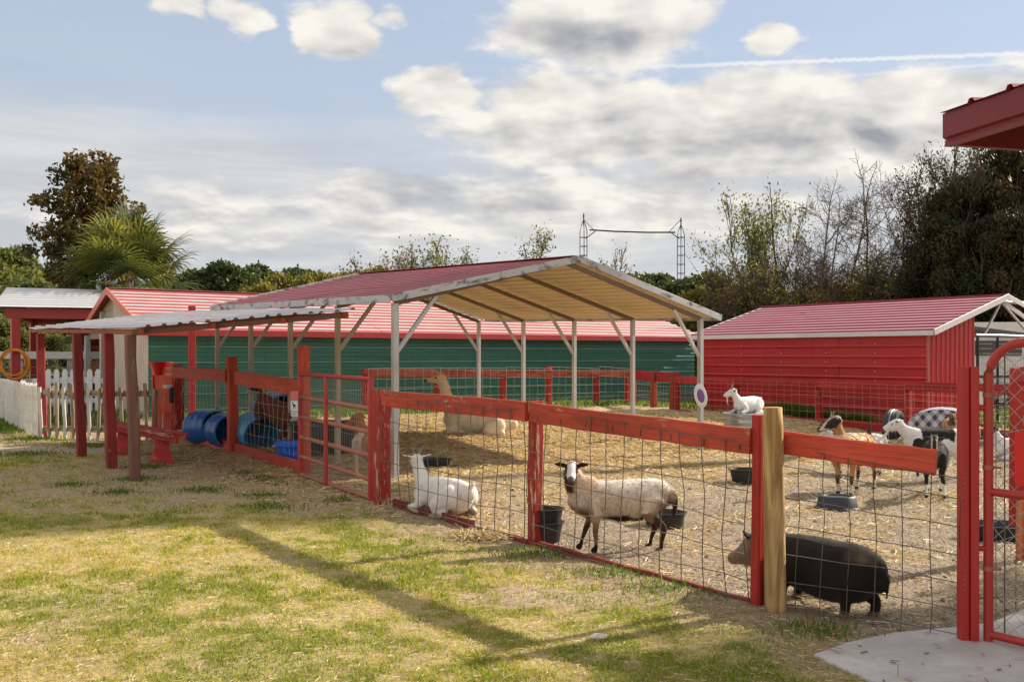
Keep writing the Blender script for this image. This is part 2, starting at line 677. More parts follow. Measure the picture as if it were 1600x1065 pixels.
def painted_wood(name, col, wood=(.22, .15, .09), chip=.25, dirt=(.10, .05, .04), grain=(2.0, 26, 26), rough=.62, var=.3):
    m, g, out = new_mat(name)
    n1 = g.noise(coords(g, grain), 1.6, 6, .62, .3)
    n4 = g.noise(coords(g, (.9, 40, 40)), 1.5, 4, .6, .2)
    n2 = g.noise(coords(g, (3.2, 9, 9)), 1.0, 5, .6, .6)
    n3 = g.noise(coords(g, (.8, 2.2, 2.2)), 1.0, 4, .55)
    oi = g.node('ShaderNodeObjectInfo')
    # knots: small round cells stretched along the board
    kn = g.node('ShaderNodeTexVoronoi')
    g.put(kn.inputs['Vector'], coords(g, (1.3, 5.5, 5.5)))
    kn.inputs['Scale'].default_value = 1.2
    knot = g.step(kn.outputs['Distance'], .16, .05)
    shade = g.m('ADD', g.m('MULTIPLY', n3, var * 2.4), 1.0 - var * 1.2)
    shade = g.m('MULTIPLY', shade, g.m('ADD', g.m('MULTIPLY', n4, .7), .65))
    shade = g.m('MULTIPLY', shade, g.m('ADD', g.m('MULTIPLY', oi.outputs['Random'], var * .8), 1 - var * .4))
    c = g.mix(1.0, col, g.xyz(shade, shade, shade), 'MULTIPLY')
    c = g.mix(g.m('MULTIPLY', g.step(n1, .46, .72), .55), c, dirt)
    c = g.mix(g.m('MULTIPLY', g.step(n3, .52, .75), .35), c, [min(1, k * 1.5 + .03) for k in col])
    c = g.mix(g.m('MULTIPLY', knot, .6), c, dirt)
    if chip:
        k = g.step(g.m('ADD', g.m('MULTIPLY', n2, .7), g.m('MULTIPLY', n1, .45)), .77 - chip * .3, .84 - chip * .3)
        c = g.mix(k, c, wood)
    bsdf(g, out, c, rough, 0, .35, g.m('ADD', g.m('ADD', n1, n2), n4), .6, .008)
    return m


def raw_wood(name, c1, c2, grain=(1.6, 22, 22), rough=.8):
    m, g, out = new_mat(name)
    n1 = g.noise(coords(g, grain), 1.2, 6, .65, .5)
    n2 = g.noise(coords(g, (1.2, 2.5, 2.5)), 1.3, 3, .5)
    c = g.mix(g.step(n1, .32, .68), c1, c2)
    c = g.mix(g.m('MULTIPLY', g.step(n2, .52, .72), .5), c, [k * .55 for k in c1])
    bsdf(g, out, c, rough, 0, .25, n1, .4, .006)
    return m


def coat_metal(name, col, rough=.42, dirt=(.12, .08, .07), amt=.35, metal=0.0, spec=.5, streak=(1, 1, 1), var=.2, fine=8.0, lo=.48, hi=.78, splash=0.0):
    m, g, out = new_mat(name)
    n1 = g.noise(coords(g, streak, True), 1.4, 6, .62, .4)
    n2 = g.noise(coords(g, (1, 1, 1), True), fine, 4, .6)
    oi = g.node('ShaderNodeObjectInfo')
    sh = g.m('ADD', g.m('MULTIPLY', oi.outputs['Random'], var), 1 - var / 2)
    sh = g.m('MULTIPLY', sh, g.m('ADD', g.m('MULTIPLY', n2, .25), .87))
    c = g.mix(1.0, col, g.xyz(sh, sh, sh), 'MULTIPLY')
    c = g.mix(g.m('MULTIPLY', g.step(n1, lo, hi), amt), c, dirt)
    if splash:
        # rain runs, and soil splashed up from the ground
        tcs = g.node('ShaderNodeTexCoord'); ss = g.node('ShaderNodeSeparateXYZ'); g.l.new(tcs.outputs['Object'], ss.inputs[0])
        run = g.noise(coords(g, (3.5, 3.5, .35), False), 2.2, 5, .65)
        c = g.mix(g.m('MULTIPLY', g.step(run, .52, .74), .45), c, [k * .45 for k in col])
        c = g.mix(g.m('MULTIPLY', g.step(run, .40, .25), .35), c, [min(.8, k * 1.3 + .04) for k in col])
        spl = g.step(g.m('ADD', ss.outputs[2], g.m('MULTIPLY', n2, .55)), .85, .25)
        c = g.mix(g.m('MULTIPLY', spl, splash), c, (.30, .22, .15))
    rr = g.m('ADD', g.m('MULTIPLY', n1, .3), rough - .13)
    bsdf(g, out, c, rr, metal, spec, n2, .06, .004)
    return m


def plain(name, col, rough=.5, spec=.5, metal=0.0, var=.12, scale=5.0, bump=.08):
    m, g, out = new_mat(name)
    n = g.noise(coords(g), scale, 5, .6)
    s_ = g.m('ADD', g.m('MULTIPLY', n, var * 2), 1 - var)
    c = g.mix(1.0, col, g.xyz(s_, s_, s_), 'MULTIPLY')
    n2 = g.noise(coords(g), scale * 9, 3, .6)
    bsdf(g, out, c, rough, metal, spec, n2, bump, .004)
    return m


def leaf_mat(name, cols, trans=.45, rough=.55):
    """leaf colours picked by the 'tint' attribute stored on each leaf"""
    m, g, out = new_mat(name)
    at = g.node('ShaderNodeAttribute', attribute_name='tint')
    sp = g.node('ShaderNodeSeparateColor')
    g.l.new(at.outputs['Color'], sp.inputs[0])
    rp = g.node('ShaderNodeValToRGB')
    e = rp.color_ramp.elements
    while len(e) < len(cols): e.new(.5)
    for i, c in enumerate(cols):
        e[i].position = i / (len(cols) - 1)
        e[i].color = (*c, 1)
    g.l.new(sp.outputs[0], rp.inputs[0])
    b = g.node('ShaderNodeBsdfPrincipled')
    g.l.new(rp.outputs[0], b.inputs['Base Color'])
    b.inputs['Roughness'].default_value = rough
    b.inputs['Specular IOR Level'].default_value = .3
    t = g.node('ShaderNodeBsdfTranslucent')
    br = g.mix(1.0, rp.outputs[0], (1.5, 1.35, .7), 'MULTIPLY')
    g.l.new(br, t.inputs['Color'])
    mx = g.node('ShaderNodeMixShader')
    mx.inputs[0].default_value = trans
    g.l.new(b.outputs[0], mx.inputs[1]); g.l.new(t.outputs[0], mx.inputs[2])
    g.l.new(mx.outputs[0], out.inputs['Surface'])
    return m


def coat_mat(name, rough=.9, bump=.5, scale=60):
    m, g, out = new_mat(name)
    at = g.node('ShaderNodeAttribute', attribute_name='coat')
    n = g.noise(coords(g, (1, 1, 1), False), scale, 5, .65)
    n2 = g.noise(coords(g, (1, 1, 1), False), scale * .14, 4, .6)
    s_ = g.m('ADD', g.m('MULTIPLY', n, .55), g.m('ADD', g.m('MULTIPLY', n2, .35), .55))
    c = g.mix(1.0, at.outputs['Color'], g.xyz(s_, s_, s_), 'MULTIPLY')
    b = bsdf(g, out, c, rough, 0, .25, n, bump, .01)
    b.inputs['Sheen Weight'].default_value = .08
    b.inputs['Sheen Roughness'].default_value = .5
    return m


RED = (.40, .028, .022)
M_rail = painted_wood('red painted rail', (.50, .064, .034), wood=(.46, .27, .15), chip=.34, dirt=(.15, .03, .025), var=.46)
M_post = painted_wood('red painted post', (.41, .028, .020), wood=(.34, .22, .13), chip=.28, dirt=(.10, .018, .015))
M_maroon = painted_wood('maroon weathered post', (.25, .026, .022), wood=(.30, .20, .13), chip=.25, dirt=(.08, .018, .016))
M_peel = painted_wood('peeling red post', (.36, .025, .018), wood=(.50, .33, .22), chip=.52, dirt=(.09, .02, .016))
M_brown = painted_wood('brown weathered post', (.19, .085, .06), wood=(.26, .17, .11), chip=.3, dirt=(.07, .035, .03))
M_back = painted_wood('brown red back rail', (.28, .050, .022), wood=(.30, .16, .07), chip=.3, dirt=(.12, .03, .02))
M_crimson = painted_wood('crimson board', (.40, .022, .024), wood=(.30, .12, .08), chip=.06, dirt=(.18, .014, .016))
M_log = raw_wood('pine log', (.27, .15, .055), (.64, .43, .20), (1.2, 15, 15))
M_oldwood = raw_wood('grey picket wood', (.22, .15, .10), (.52, .43, .33))
M_tanpost = coat_metal('tan galvanised post', (.40, .33, .26), .5, (.24, .16, .10), .5, .25, .5)
M_greypost = coat_metal('pale galvanised post', (.50, .50, .50), .42, (.28, .24, .20), .35, .35, .5)
M_fascia = coat_metal('white trim with black mould', (.47, .48, .50), .5, (.05, .05, .05), .9, 0, .4, (2.4, 2.4, 5), .2, 3.0, .50, .66)
M_whitetrim = coat_metal('white trim', (.66, .66, .67), .45, (.35, .32, .30), .3, 0, .4)
M_tin = coat_metal('tin sheet', (.50, .475, .50), .42, (.30, .20, .17), .5, .25, .5, (.8, .8, .8), .15)
M_roof = coat_metal('weathered red roof', (.25, .030, .045), .46, (.045, .016, .018), .9, 0, .5, (.45, .9, .9), .15, 2.0)
M_roof2 = coat_metal('red roof', (.30, .030, .055), .36, (.22, .035, .04), .4, 0, .55, (.6, .6, .6), .12, 2.0)
M_roof3 = coat_metal('pale red roof', (.38, .095, .10), .34, (.30, .06, .07), .4, 0, .6, (.6, .6, .6), .12, 2.0)
M_rib3 = coat_metal('sky glint rib', (.72, .61, .61), .45, (.60, .30, .30), .5, 0, .5, (.6, .6, .6), .1, 2.0)  # shed roof rib tops painted pale as if catching skylight
M_ribg = coat_metal('green rib sky glint', (.16, .33, .28), .4, (.05, .12, .09), .6)  # sky reflection along the green siding ribs, painted as a lighter colour
M_ribr = coat_metal('red rib sky glint', (.62, .12, .11), .4, (.3, .03, .03), .6)  # upper rib faces of the barn wall coloured lighter for the sky's reflection
M_rib2 = coat_metal('pink glint rib', (.66, .32, .37), .4, (.5, .12, .14), .5, 0, .5, (.6, .6, .6), .1, 2.0)  # barn roof highlights painted onto the rib tops
M_rib1 = coat_metal('red glint rib', (.42, .10, .12), .45, (.12, .03, .035), .7, 0, .5, (.45, .9, .9), .12, 2.0)  # sheen on the carport ribs, put in as a lighter red
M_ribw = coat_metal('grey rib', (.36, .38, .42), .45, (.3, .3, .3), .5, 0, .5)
M_roofw = coat_metal('grey white roof', (.55, .57, .60), .35, (.25, .28, .30), .3, 0, .5, (.6, .6, .6), .1)
M_under = coat_metal('tan roof underside', (.66, .53, .36), .6, (.40, .28, .17), .45, 0, .3, (.5, .5, .5), .08)
M_truss = coat_metal('brown truss', (.17, .12, .08), .6, (.12, .08, .05), .4, 0, .4)
M_green = coat_metal('green siding', (.030, .150, .115), .32, (.022, .06, .05), .7, 0, .5, (.5, .5, 2.5), .24, 2.0, splash=.6)
M_barn = coat_metal('red siding', (.46, .014, .020), .36, (.33, .012, .016), .45, 0, .5, (.5, .5, 2.0), .16, 2.0, splash=.5)
M_cream = coat_metal('cream siding', (.55, .47, .40), .5, (.34, .27, .20), .35, 0, .4)
M_drab = coat_metal('drab siding', (.36, .32, .24), .6, (.14, .11, .08), .4, 0, .4)
M_redtrim = coat_metal('red trim', (.40, .035, .035), .45, (.30, .06, .05), .3)
M_pinktrim = coat_metal('faded red trim', (.66, .19, .13), .5, (.45, .25, .2), .3)
M_darkred = coat_metal('dark red fascia', (.17, .016, .022), .42, (.10, .012, .014), .3, 0, .4)
M_gate = coat_metal('red tube gate', (.42, .030, .026), .42, (.26, .10, .06), .5, 0, .5, (2, 2, 2), .1)
M_rusty = coat_metal('rusty red tube', (.36, .13, .09), .55, (.42, .27, .17), .85, 0, .4, (4, 4, 4), .1)
M_steelred = coat_metal('red steel post', (.44, .024, .022), .38, (.28, .022, .02), .4, 0, .5)
M_wire = plain('grey wire', (.17, .14, .12), .5, .5, .55, .3, 30)
M_wire_lt = plain('bright wire', (.42, .40, .36), .5, .4, .3, .2, 30)
M_rustwire = plain('rusty wire', (.22, .12, .08), .7, .4, .3, .3, 30)
M_barnwire = plain('red coated wire', (.55, .30, .27), .55, .4, .3, .2, 30)
M_blue = plain('blue plastic', (.012, .11, .40), .28, .5, 0, .2, 2.0, .03)
M_blue2 = plain('pale blue plastic', (.05, .30, .50), .34, .5, 0, .2, 2.0, .03)
M_bucket = plain('bright blue plastic', (.006, .13, .66), .38, .5, 0, .08, 2.0, .03)
M_rubber = plain('black rubber', (.018, .018, .020), .55, .5, 0, .3, 8, .2)
M_rubber2 = plain('blue black rubber', (.024, .03, .042), .5, .5, 0, .3, 8, .2)
M_tyre = plain('tyre', (.03, .036, .042), .6, .5, 0, .3, 8, .2)
M_galv = coat_metal('galvanised tub', (.42, .44, .46), .34, (.25, .26, .28), .4, .7, .5)
M_redplastic = plain('red plastic', (.62, .008, .014), .35, .5, 0, .06, 2, .02)
M_white = plain('white paint', (.72, .72, .74), .5, .4, 0, .1, 4, .1)
M_whitewood = painted_wood('white painted picket', (.68, .66, .62), wood=(.34, .27, .2), chip=.14, dirt=(.36, .31, .26))
M_black = plain('black', (.012, .012, .013), .5, .4)
M_mast = plain('dark steel', (.035, .04, .05), .5, .5, .4)
M_orange = plain('orange hose', (.65, .24, .03), .5, .5)
M_orangewood = painted_wood('orange boards', (.62, .20, .08), chip=.2)
M_purple = plain('purple disc', (.20, .09, .30), .4, .5)
M_sill = painted_wood('dark red sill', (.20, .03, .022), wood=(.20, .13, .09), chip=.35, dirt=(.06, .03, .025))
M_hornm = plain('horn', (.33, .26, .18), .5, .4, 0, .3, 20)
M_eye = plain('eye', (.008, .006, .005), .12, .6)
M_glassdark = plain('dark window', (.02, .025, .03), .08, .6)
M_bark = raw_wood('bark', (.07, .05, .035), (.17, .13, .10), (6, 6, 1.5), .9)
M_bark2 = raw_wood('pale bark', (.16, .13, .10), (.32, .27, .22), (6, 6, 1.5), .9)
M_fruit = plain('salt block', (.6, .55, .5), .6)

M_coat = coat_mat('coat')
M_wool = coat_mat('wool', .95, .9, 42)


def fur_mat():
    m, g, out = new_mat('hair')
    at = g.node('ShaderNodeAttribute', attribute_name='coat')
    b = bsdf(g, out, at.outputs['Color'], .7, 0, .25)
    t = g.node('ShaderNodeBsdfTranslucent')
    g.l.new(at.outputs['Color'], t.inputs['Color'])
    mx = g.node('ShaderNodeMixShader')
    mx.inputs[0].default_value = .3
    g.l.new(b.outputs[0], mx.inputs[1]); g.l.new(t.outputs[0], mx.inputs[2])
    g.l.new(mx.outputs[0], out.inputs['Surface'])
    return m


M_fur = fur_mat()


def plaid_mat():
    m, g, out = new_mat('checked cloth')
    tc = g.node('ShaderNodeTexCoord')
    sp = g.node('ShaderNodeSeparateXYZ')
    g.l.new(tc.outputs['UV'], sp.inputs[0])
    def band(v):
        return g.step(g.m('ABSOLUTE', g.m('SUBTRACT', g.m('FRACT', v), .5)), .19, .29)
    u_, v_ = g.m('MULTIPLY', sp.outputs[0], 6.0), g.m('MULTIPLY', sp.outputs[1], 4.5)
    a, b = band(g.m('ADD', g.m('ADD', u_, v_), 40.0)), band(g.m('ADD', g.m('SUBTRACT', u_, v_), 40.0))
    k = g.m('ADD', g.m('MULTIPLY', a, .5), g.m('MULTIPLY', b, .5))
    c = g.mix(k, (.07, .065, .12), (.60, .58, .62))
    n = g.noise(coords(g), 90, 3, .6)
    bsdf(g, out, c, .9, 0, .2, n, .3, .004)
    return m


M_plaid = plaid_mat()


def ground_mat():
    m, g, out = new_mat('ground')
    at = g.node('ShaderNodeAttribute', attribute_name='zone')
    sp = g.node('ShaderNodeSeparateColor')
    g.l.new(at.outputs['Color'], sp.inputs[0])
    grass, straw, sand = sp.outputs
    v = coords(g, (1, 1, 1), False)
    n1 = g.noise(v, 1.3, 6, .6, .3)
    n2 = g.noise(v, 9.0, 6, .65, .4)
    n3 = g.noise(v, 55.0, 5, .7)
    n4 = g.noise(v, 190.0, 3, .7)
    soil = g.mix(g.step(n2, .35, .7), (.27, .19, .13), (.44, .335, .24))
    soil = g.mix(g.m('MULTIPLY', g.step(n3, .5, .72), .6), soil, (.17, .12, .09))
    sandc = g.mix(n3, (.39, .30, .22), (.52, .42, .32))
    turf = g.mix(g.step(g.m('ADD', g.m('MULTIPLY', n2, .6), g.m('MULTIPLY', n3, .4)), .40, .60), (.52, .40, .25), (.36, .34, .12))
    strawc = g.mix(g.step(n3, .36, .66), (.28, .20, .11), (.60, .46, .26))
    strawc = g.mix(g.m('MULTIPLY', g.step(n2, .48, .7), .5), strawc, (.30, .215, .12))
    chipc = g.mix(g.step(n4, .35, .68), (.20, .16, .125), (.46, .385, .295))
    chipc = g.mix(g.m('MULTIPLY', g.step(n2, .5, .7), .6), chipc, (.21, .165, .13))
    damp = g.step(g.noise(v, .9, 4, .6), .56, .72)
    chipc = g.mix(g.m('MULTIPLY', damp, .7), chipc, (.17, .135, .11))
    tram = g.step(g.noise(v, 3.6, 5, .65, .8), .55, .66)
    chipc = g.mix(g.m('MULTIPLY', tram, .45), chipc, (.16, .12, .095))
    fleck = g.step(g.noise(v, 75, 2, .5), .66, .70)
    chipc = g.mix(g.m('MULTIPLY', fleck, .75), chipc, (.055, .042, .035))
    c = g.mix(grass, soil, turf)
    c = g.mix(g.step(sand, .05, .95, False), c, sandc)
    al = at.outputs['Alpha']
    c = g.mix(al, c, chipc)
    c = g.mix(straw, c, strawc)
    h = g.m('ADD', g.m('MULTIPLY', n2, .6), g.m('ADD', g.m('MULTIPLY', n3, .35), g.m('MULTIPLY', n4, .18)))
    bsdf(g, out, c, .95, 0, .12, h, .9, .035)
    return m


M_ground = ground_mat()


def concrete_mat():
    m, g, out = new_mat('concrete')
    v = coords(g, (1, 1, 1), False)
    n1 = g.noise(v, 2.2, 6, .62, .3)
    n2 = g.noise(v, 26, 6, .7)
    n3 = g.noise(v, 120, 4, .7)
    c = g.mix(g.step(n1, .35, .7), (.41, .39, .395), (.57, .545, .535))
    c = g.mix(g.m('MULTIPLY', g.step(n2, .52, .72), .45), c, (.30, .27, .255))
    c = g.mix(g.m('MULTIPLY', g.step(n3, .6, .75), .3), c, (.16, .13, .11))
    bsdf(g, out, c, .88, 0, .25, g.m('ADD', n2, g.m('MULTIPLY', n3, .5)), .5, .01)
    return m


M_concrete = concrete_mat()
LF_magnolia = leaf_mat('magnolia leaf', [(.035, .042, .014), (.07, .07, .022), (.12, .08, .026), (.19, .10, .032)], .3, .3)
LF_oak = leaf_mat('dark oak leaf', [(.014, .02, .008), (.028, .036, .012), (.05, .04, .015), (.10, .06, .02)], .22, .5)
LF_pine = leaf_mat('pine needle', [(.035, .055, .022), (.06, .08, .028), (.10, .115, .04)], .3)
LF_mid = leaf_mat('mid green leaf', [(.06, .085, .03), (.12, .15, .05), (.22, .22, .09)], .45)
LF_yellow = leaf_mat('yellow green leaf', [(.09, .10, .025), (.16, .16, .04), (.23, .20, .055)], .5)
LF_brown = leaf_mat('brown thicket leaf', [(.07, .06, .022), (.13, .095, .04), (.18, .13, .045), (.11, .13, .03)], .35)
LF_palm = leaf_mat('palm leaf', [(.045, .07, .026), (.11, .145, .045), (.25, .24, .075), (.42, .32, .11)], .35, .4)
LF_dead = leaf_mat('dead palm leaf', [(.10, .055, .025), (.20, .11, .045), (.28, .17, .07)], .3, .7)
LF_grass = leaf_mat('grass blade', [(.11, .18, .02), (.21, .28, .03), (.34, .36, .055), (.50, .42, .16), (.62, .50, .29)], .45, .6)
LF_straw = leaf_mat('straw', [(.20, .135, .07), (.41, .315, .18), (.59, .48, .30), (.70, .60, .42)], .25, .6)
LF_chip = leaf_mat('litter', [(.10, .075, .06), (.33, .26, .19), (.50, .405, .295), (.62, .52, .40)], .1, .8)
LF_weed = leaf_mat('weed leaf', [(.05, .11, .018), (.09, .17, .028), (.16, .24, .04)], .45)
# ------------------------------------------------------------------ ground
def axis(lo, hi, core_lo, core_hi, step, grow=1.16):
    xs = list(np.arange(core_lo, core_hi + step / 2, step))
    d = step; x = core_hi
    while x < hi:
        d = min(d * grow, 60); x += d; xs.append(x)
    d = step; x = core_lo
    while x > lo:
        d = min(d * grow, 60); x -= d; xs.insert(0, x)
    return np.array(xs)


def zones(x, y):
    """where grass, straw, pale sand and trodden litter lie"""
    x = np.asarray(x, float); y = np.asarray(y, float)
    s, t = pen_s(x, y), pen_t(x, y)
    inside = smooth(-.08, .12, s) * smooth(-6.0, -5.0, t) * smooth(17.5, 15.0, s)
    inside = inside * np.where(t > 13, 0, 1)
    big, mid = fbm(x * .55, y * .55, 4), fbm(x * 1.9 + 9, y * 1.9, 4)
    grass = smooth(.32, .54, big * .55 + mid * .5) * .85 + .12
    # bare strip by the fence, bare yard by the shelter
    strip = smooth(-1.0, -.25, s + (mid - .5) * .8)
    grass = grass * (1 - strip)
    bare = smooth(2.8, 1.0, np.hypot((x + 4.0) / 1.5, (y - 12.3) / 1.25) + (mid - .5) * 1.6)
    grass = grass * (1 - bare * .85)
    bare2 = smooth(1.2, .4, np.hypot((x + 9.5) / 5, (y - 16.2) / .9) + (mid - .5) * .8)
    grass = grass * (1 - bare2)
    bare3 = smooth(1.2, .3, np.hypot((x - .25) / .9, (y - 6.35) / .35) + (mid - .5) * 1.2)
    grass = grass * (1 - .8 * bare3)
    sand = np.clip(np.maximum(np.maximum(bare2 * .95, bare3 * .7), bare * .40), 0, 1) * (1 - inside)
    gold = inside * np.clip(smooth(3.0, 5.5, t + (big - .5) * 3) * .9 + smooth(.2, 1.5, t - .15 * s + (mid - .5) * 2) * .45, 0, 1)
    litter = inside
    spill = smooth(-1.1, .0, s + (mid - .5) * .6) * smooth(1.5, 3, t) * smooth(13.5, 11, t) * (1 - inside)
    gold = np.maximum(gold, spill * .55)
    gold = np.maximum(gold, inside * (.04 + .22 * smooth(.44, .64, fbm(x * 1.3 + 3, y * 1.3, 4))))
    return grass * (1 - inside), gold, sand, litter


def build_ground():
    xs = axis(-420, 420, -13, 9, .13)
    ys = axis(-60, 700, 2.6, 26, .13)
    X, Y = np.meshgrid(xs, ys)
    Z = gz(X, Y)
    nx, ny = len(xs), len(ys)
    co = np.stack([X, Y, Z], -1).reshape(-1, 3)
    i = np.arange(nx * ny).reshape(ny, nx)
    f = np.stack([i[:-1, :-1], i[:-1, 1:], i[1:, 1:], i[1:, :-1]], -1).reshape(-1, 4)
    me = np_mesh('ground', co, f, M_ground, smooth_=True)
    gr, st, sa, li = zones(X, Y)
    col = np.stack([gr, st, sa, li], -1).reshape(-1, 4)
    a = me.color_attributes.new('zone', 'FLOAT_COLOR', 'POINT')
    a.data.foreach_set('color', col.astype(np.float32).ravel())
    o = link('ground', me)
    tag(o, kind='structure')


def np_mesh(name, co, faces, mat, smooth_=False):
    """faces: (n,3) or (n,4) int array"""
    me = bpy.data.meshes.new(name)
    co = np.asarray(co, np.float32); faces = np.asarray(faces, np.int32)
    k = faces.shape[1]
    me.vertices.add(len(co)); me.vertices.foreach_set('co', co.ravel())
    me.loops.add(faces.size); me.loops.foreach_set('vertex_index', faces.ravel())
    me.polygons.add(len(faces))
    me.polygons.foreach_set('loop_start', np.arange(0, faces.size, k, dtype=np.int32))
    me.polygons.foreach_set('loop_total', np.full(len(faces), k, np.int32))
    if smooth_:
        me.polygons.foreach_set('use_smooth', np.ones(len(faces), bool))
    me.materials.append(mat)
    me.update(calc_edges=True)
    return me


def tint(me, vals):
    a = me.color_attributes.new('tint', 'FLOAT_COLOR', 'POINT')
    v = np.asarray(vals, np.float32)
    a.data.foreach_set('color', np.stack([v, v, v, np.ones_like(v)], -1).ravel())


build_ground()

RN = np.random.RandomState(5)


def blades(name, x, y, h, w, lean, t, mat, z0=None):
    """one bent two-triangle blade per point"""
    n = len(x)
    a = RN.rand(n) * 2 * np.pi
    la = RN.rand(n) * 2 * np.pi
    z = (gz(x, y) if z0 is None else z0) - .004
    dx, dy = np.cos(a) * w / 2, np.sin(a) * w / 2
    lx, ly = np.cos(la) * lean * h, np.sin(la) * lean * h
    hz = h * np.sqrt(np.clip(1 - np.minimum(lean, .98) ** 2, .02, 1))
    p = np.empty((n, 5, 3))
    p[:, 0] = np.stack([x - dx, y - dy, z], -1)
    p[:, 1] = np.stack([x + dx, y + dy, z], -1)
    p[:, 2] = np.stack([x + dx * .8 + lx * .35, y + dy * .8 + ly * .35, z + hz * .6], -1)
    p[:, 3] = np.stack([x - dx * .8 + lx * .35, y - dy * .8 + ly * .35, z + hz * .6], -1)
    p[:, 4] = np.stack([x + lx, y + ly, z + hz], -1)
    b = np.arange(n)[:, None] * 5
    f = np.concatenate([b + [0, 1, 2], b + [0, 2, 3], b + [3, 2, 4]], 0)
    me = np_mesh(name, p.reshape(-1, 3), f, mat)
    tint(me, np.repeat(t, 5))
    return me


def straws(name, x, y, L, w, t, mat, up=.10, lift=.006):
    n = len(x)
    a = RN.rand(n) * 2 * np.pi
    ux, uy = np.cos(a) * L / 2, np.sin(a) * L / 2
    vx, vy = -np.sin(a) * w / 2, np.cos(a) * w / 2
    z = gz(x, y) + lift + RN.rand(n) * .012
    tz = (RN.rand(n) - .5) * 2 * up * L
    ro = (RN.rand(n) - .5) * w
    p = np.empty((n, 4, 3))
    p[:, 0] = np.stack([x - ux - vx, y - uy - vy, z - np.abs(tz) * .2 - ro], -1)
    p[:, 1] = np.stack([x - ux + vx, y - uy + vy, z - np.abs(tz) * .2 + ro], -1)
    p[:, 2] = np.stack([x + ux + vx, y + uy + vy, z + np.abs(tz) + ro], -1)
    p[:, 3] = np.stack([x + ux - vx, y + uy - vy, z + np.abs(tz) - ro], -1)
    f = np.arange(n * 4).reshape(n, 4)
    me = np_mesh(name, p.reshape(-1, 3), f, mat)
    tint(me, np.repeat(t, 4))
    return me


def build_grass():
    X, Y, H_, W_, L_, T = [], [], [], [], [], []
    for (y0, y1, n, hs, ws) in ((3.9, 6.2, 210000, .034, .0040), (6.2, 9.5, 230000, .038, .0058), (9.5, 15.5, 150000, .045, .010), (15.5, 24, 40000, .06, .018)):
        yy = y0 + (y1 - y0) * RN.rand(n)
        lim = .60 * yy
        xx = (RN.rand(n) * 2 - 1) * lim
        gr, st, sa, li = zones(xx, yy)
        fine = fbm(xx * 6.5, yy * 6.5, 3)
        dens = np.clip(gr * (.30 + 1.05 * smooth(.40, .66, fine)) + .07 * (1 - li), 0, 1)
        s = pen_s(xx, yy)
        keep = (RN.rand(n) < dens) & (s < -.1) & ~in_poly(xx, yy, SLAB)
        xx, yy, fine, gr = xx[keep], yy[keep], fine[keep], gr[keep]
        m = len(xx)
        big = fbm(xx * .8 + 40, yy * .8, 3)
        green = smooth(.34, .66, big * .55 + fine * .45)
        t = np.clip(.76 - .52 * green + RN.randn(m) * .21, 0, 1)
        X.append(xx); Y.append(yy)
        H_.append(hs * (.45 + RN.rand(m) * .8) * (.8 + .35 * green))
        W_.append(np.full(m, ws) * (.7 + .6 * RN.rand(m)))
        L_.append(np.clip(.35 + RN.rand(m) * .6, 0, .97)); T.append(t)
    c = [np.concatenate(k) for k in (X, Y, H_, W_, L_, T)]
    o = link('grass', blades('grass', *c, LF_grass))
    tag(o, 'short patchy lawn grass, part green and part straw coloured', 'grass', kind='stuff')
    # dead stems lying in the turf
    n = 60000
    yy = 4.0 + 12 * RN.rand(n) ** 1.5
    xx = (RN.rand(n) * 2 - 1) * .6 * yy
    s = pen_s(xx, yy)
    k = (s < -.15) & ~in_poly(xx, yy, SLAB)
    xx, yy = xx[k], yy[k]
    t = np.clip(.55 + RN.randn(len(xx)) * .25, 0, 1)
    o = link('dead_grass', straws('dead_grass', xx, yy, .018 + .035 * RN.rand(len(xx)), .0016 + .00032 * yy, t, LF_straw, .15, .003))
    tag(o, 'dry dead grass stems lying over the lawn', 'dead grass', kind='stuff')
    # clumps of taller green weed
    cl = [(-4.9, 12.5, .22), (-5.25, 13.8, .25), (-2.6, 12.2, .28), (-3.2, 12.6, .3), (-3.55, 13.3, .25), (-1.95, 10.7, .16), (-12.0, 21.6, .7), (-11.3, 20.6, .6), (-12.6, 22.6, .7), (-10.9, 20.1, .5), (-9.1, 18.3, .35),
          (-3.7, 11.4, .22), (-2.6, 10.2, .25), (-4.6, 11.2, .2), (-5.4, 11.8, .2), (-2.9, 11.0, .2), (-7.4, 16.9, .35), (-7.9, 15.6, .4), (1.05, 6.6, .25), (.75, 7.1, .22), (.2, 7.75, .25), (1.8, 5.55, .2)]
    X, Y, S = [], [], []
    for (cx, cy, r) in cl:
        n = int(330 * (r / .25))
        X.append(cx + RN.randn(n) * r * .75); Y.append(cy + RN.randn(n) * r * .55); S.append(np.full(n, r))
    X, Y, S = map(np.concatenate, (X, Y, S))
    n = len(X)
    k = pen_s(X, Y) < -.05
    X, Y = X[k], Y[k]; n = len(X)
    o = link('weeds', blades('weeds', X, Y, .025 + .06 * RN.rand(n), .005 + .0005 * Y, .3 + .6 * RN.rand(n), RN.rand(n), LF_weed))
    tag(o, 'bright green weed tufts at posts and in bare soil', 'weeds', kind='stuff')


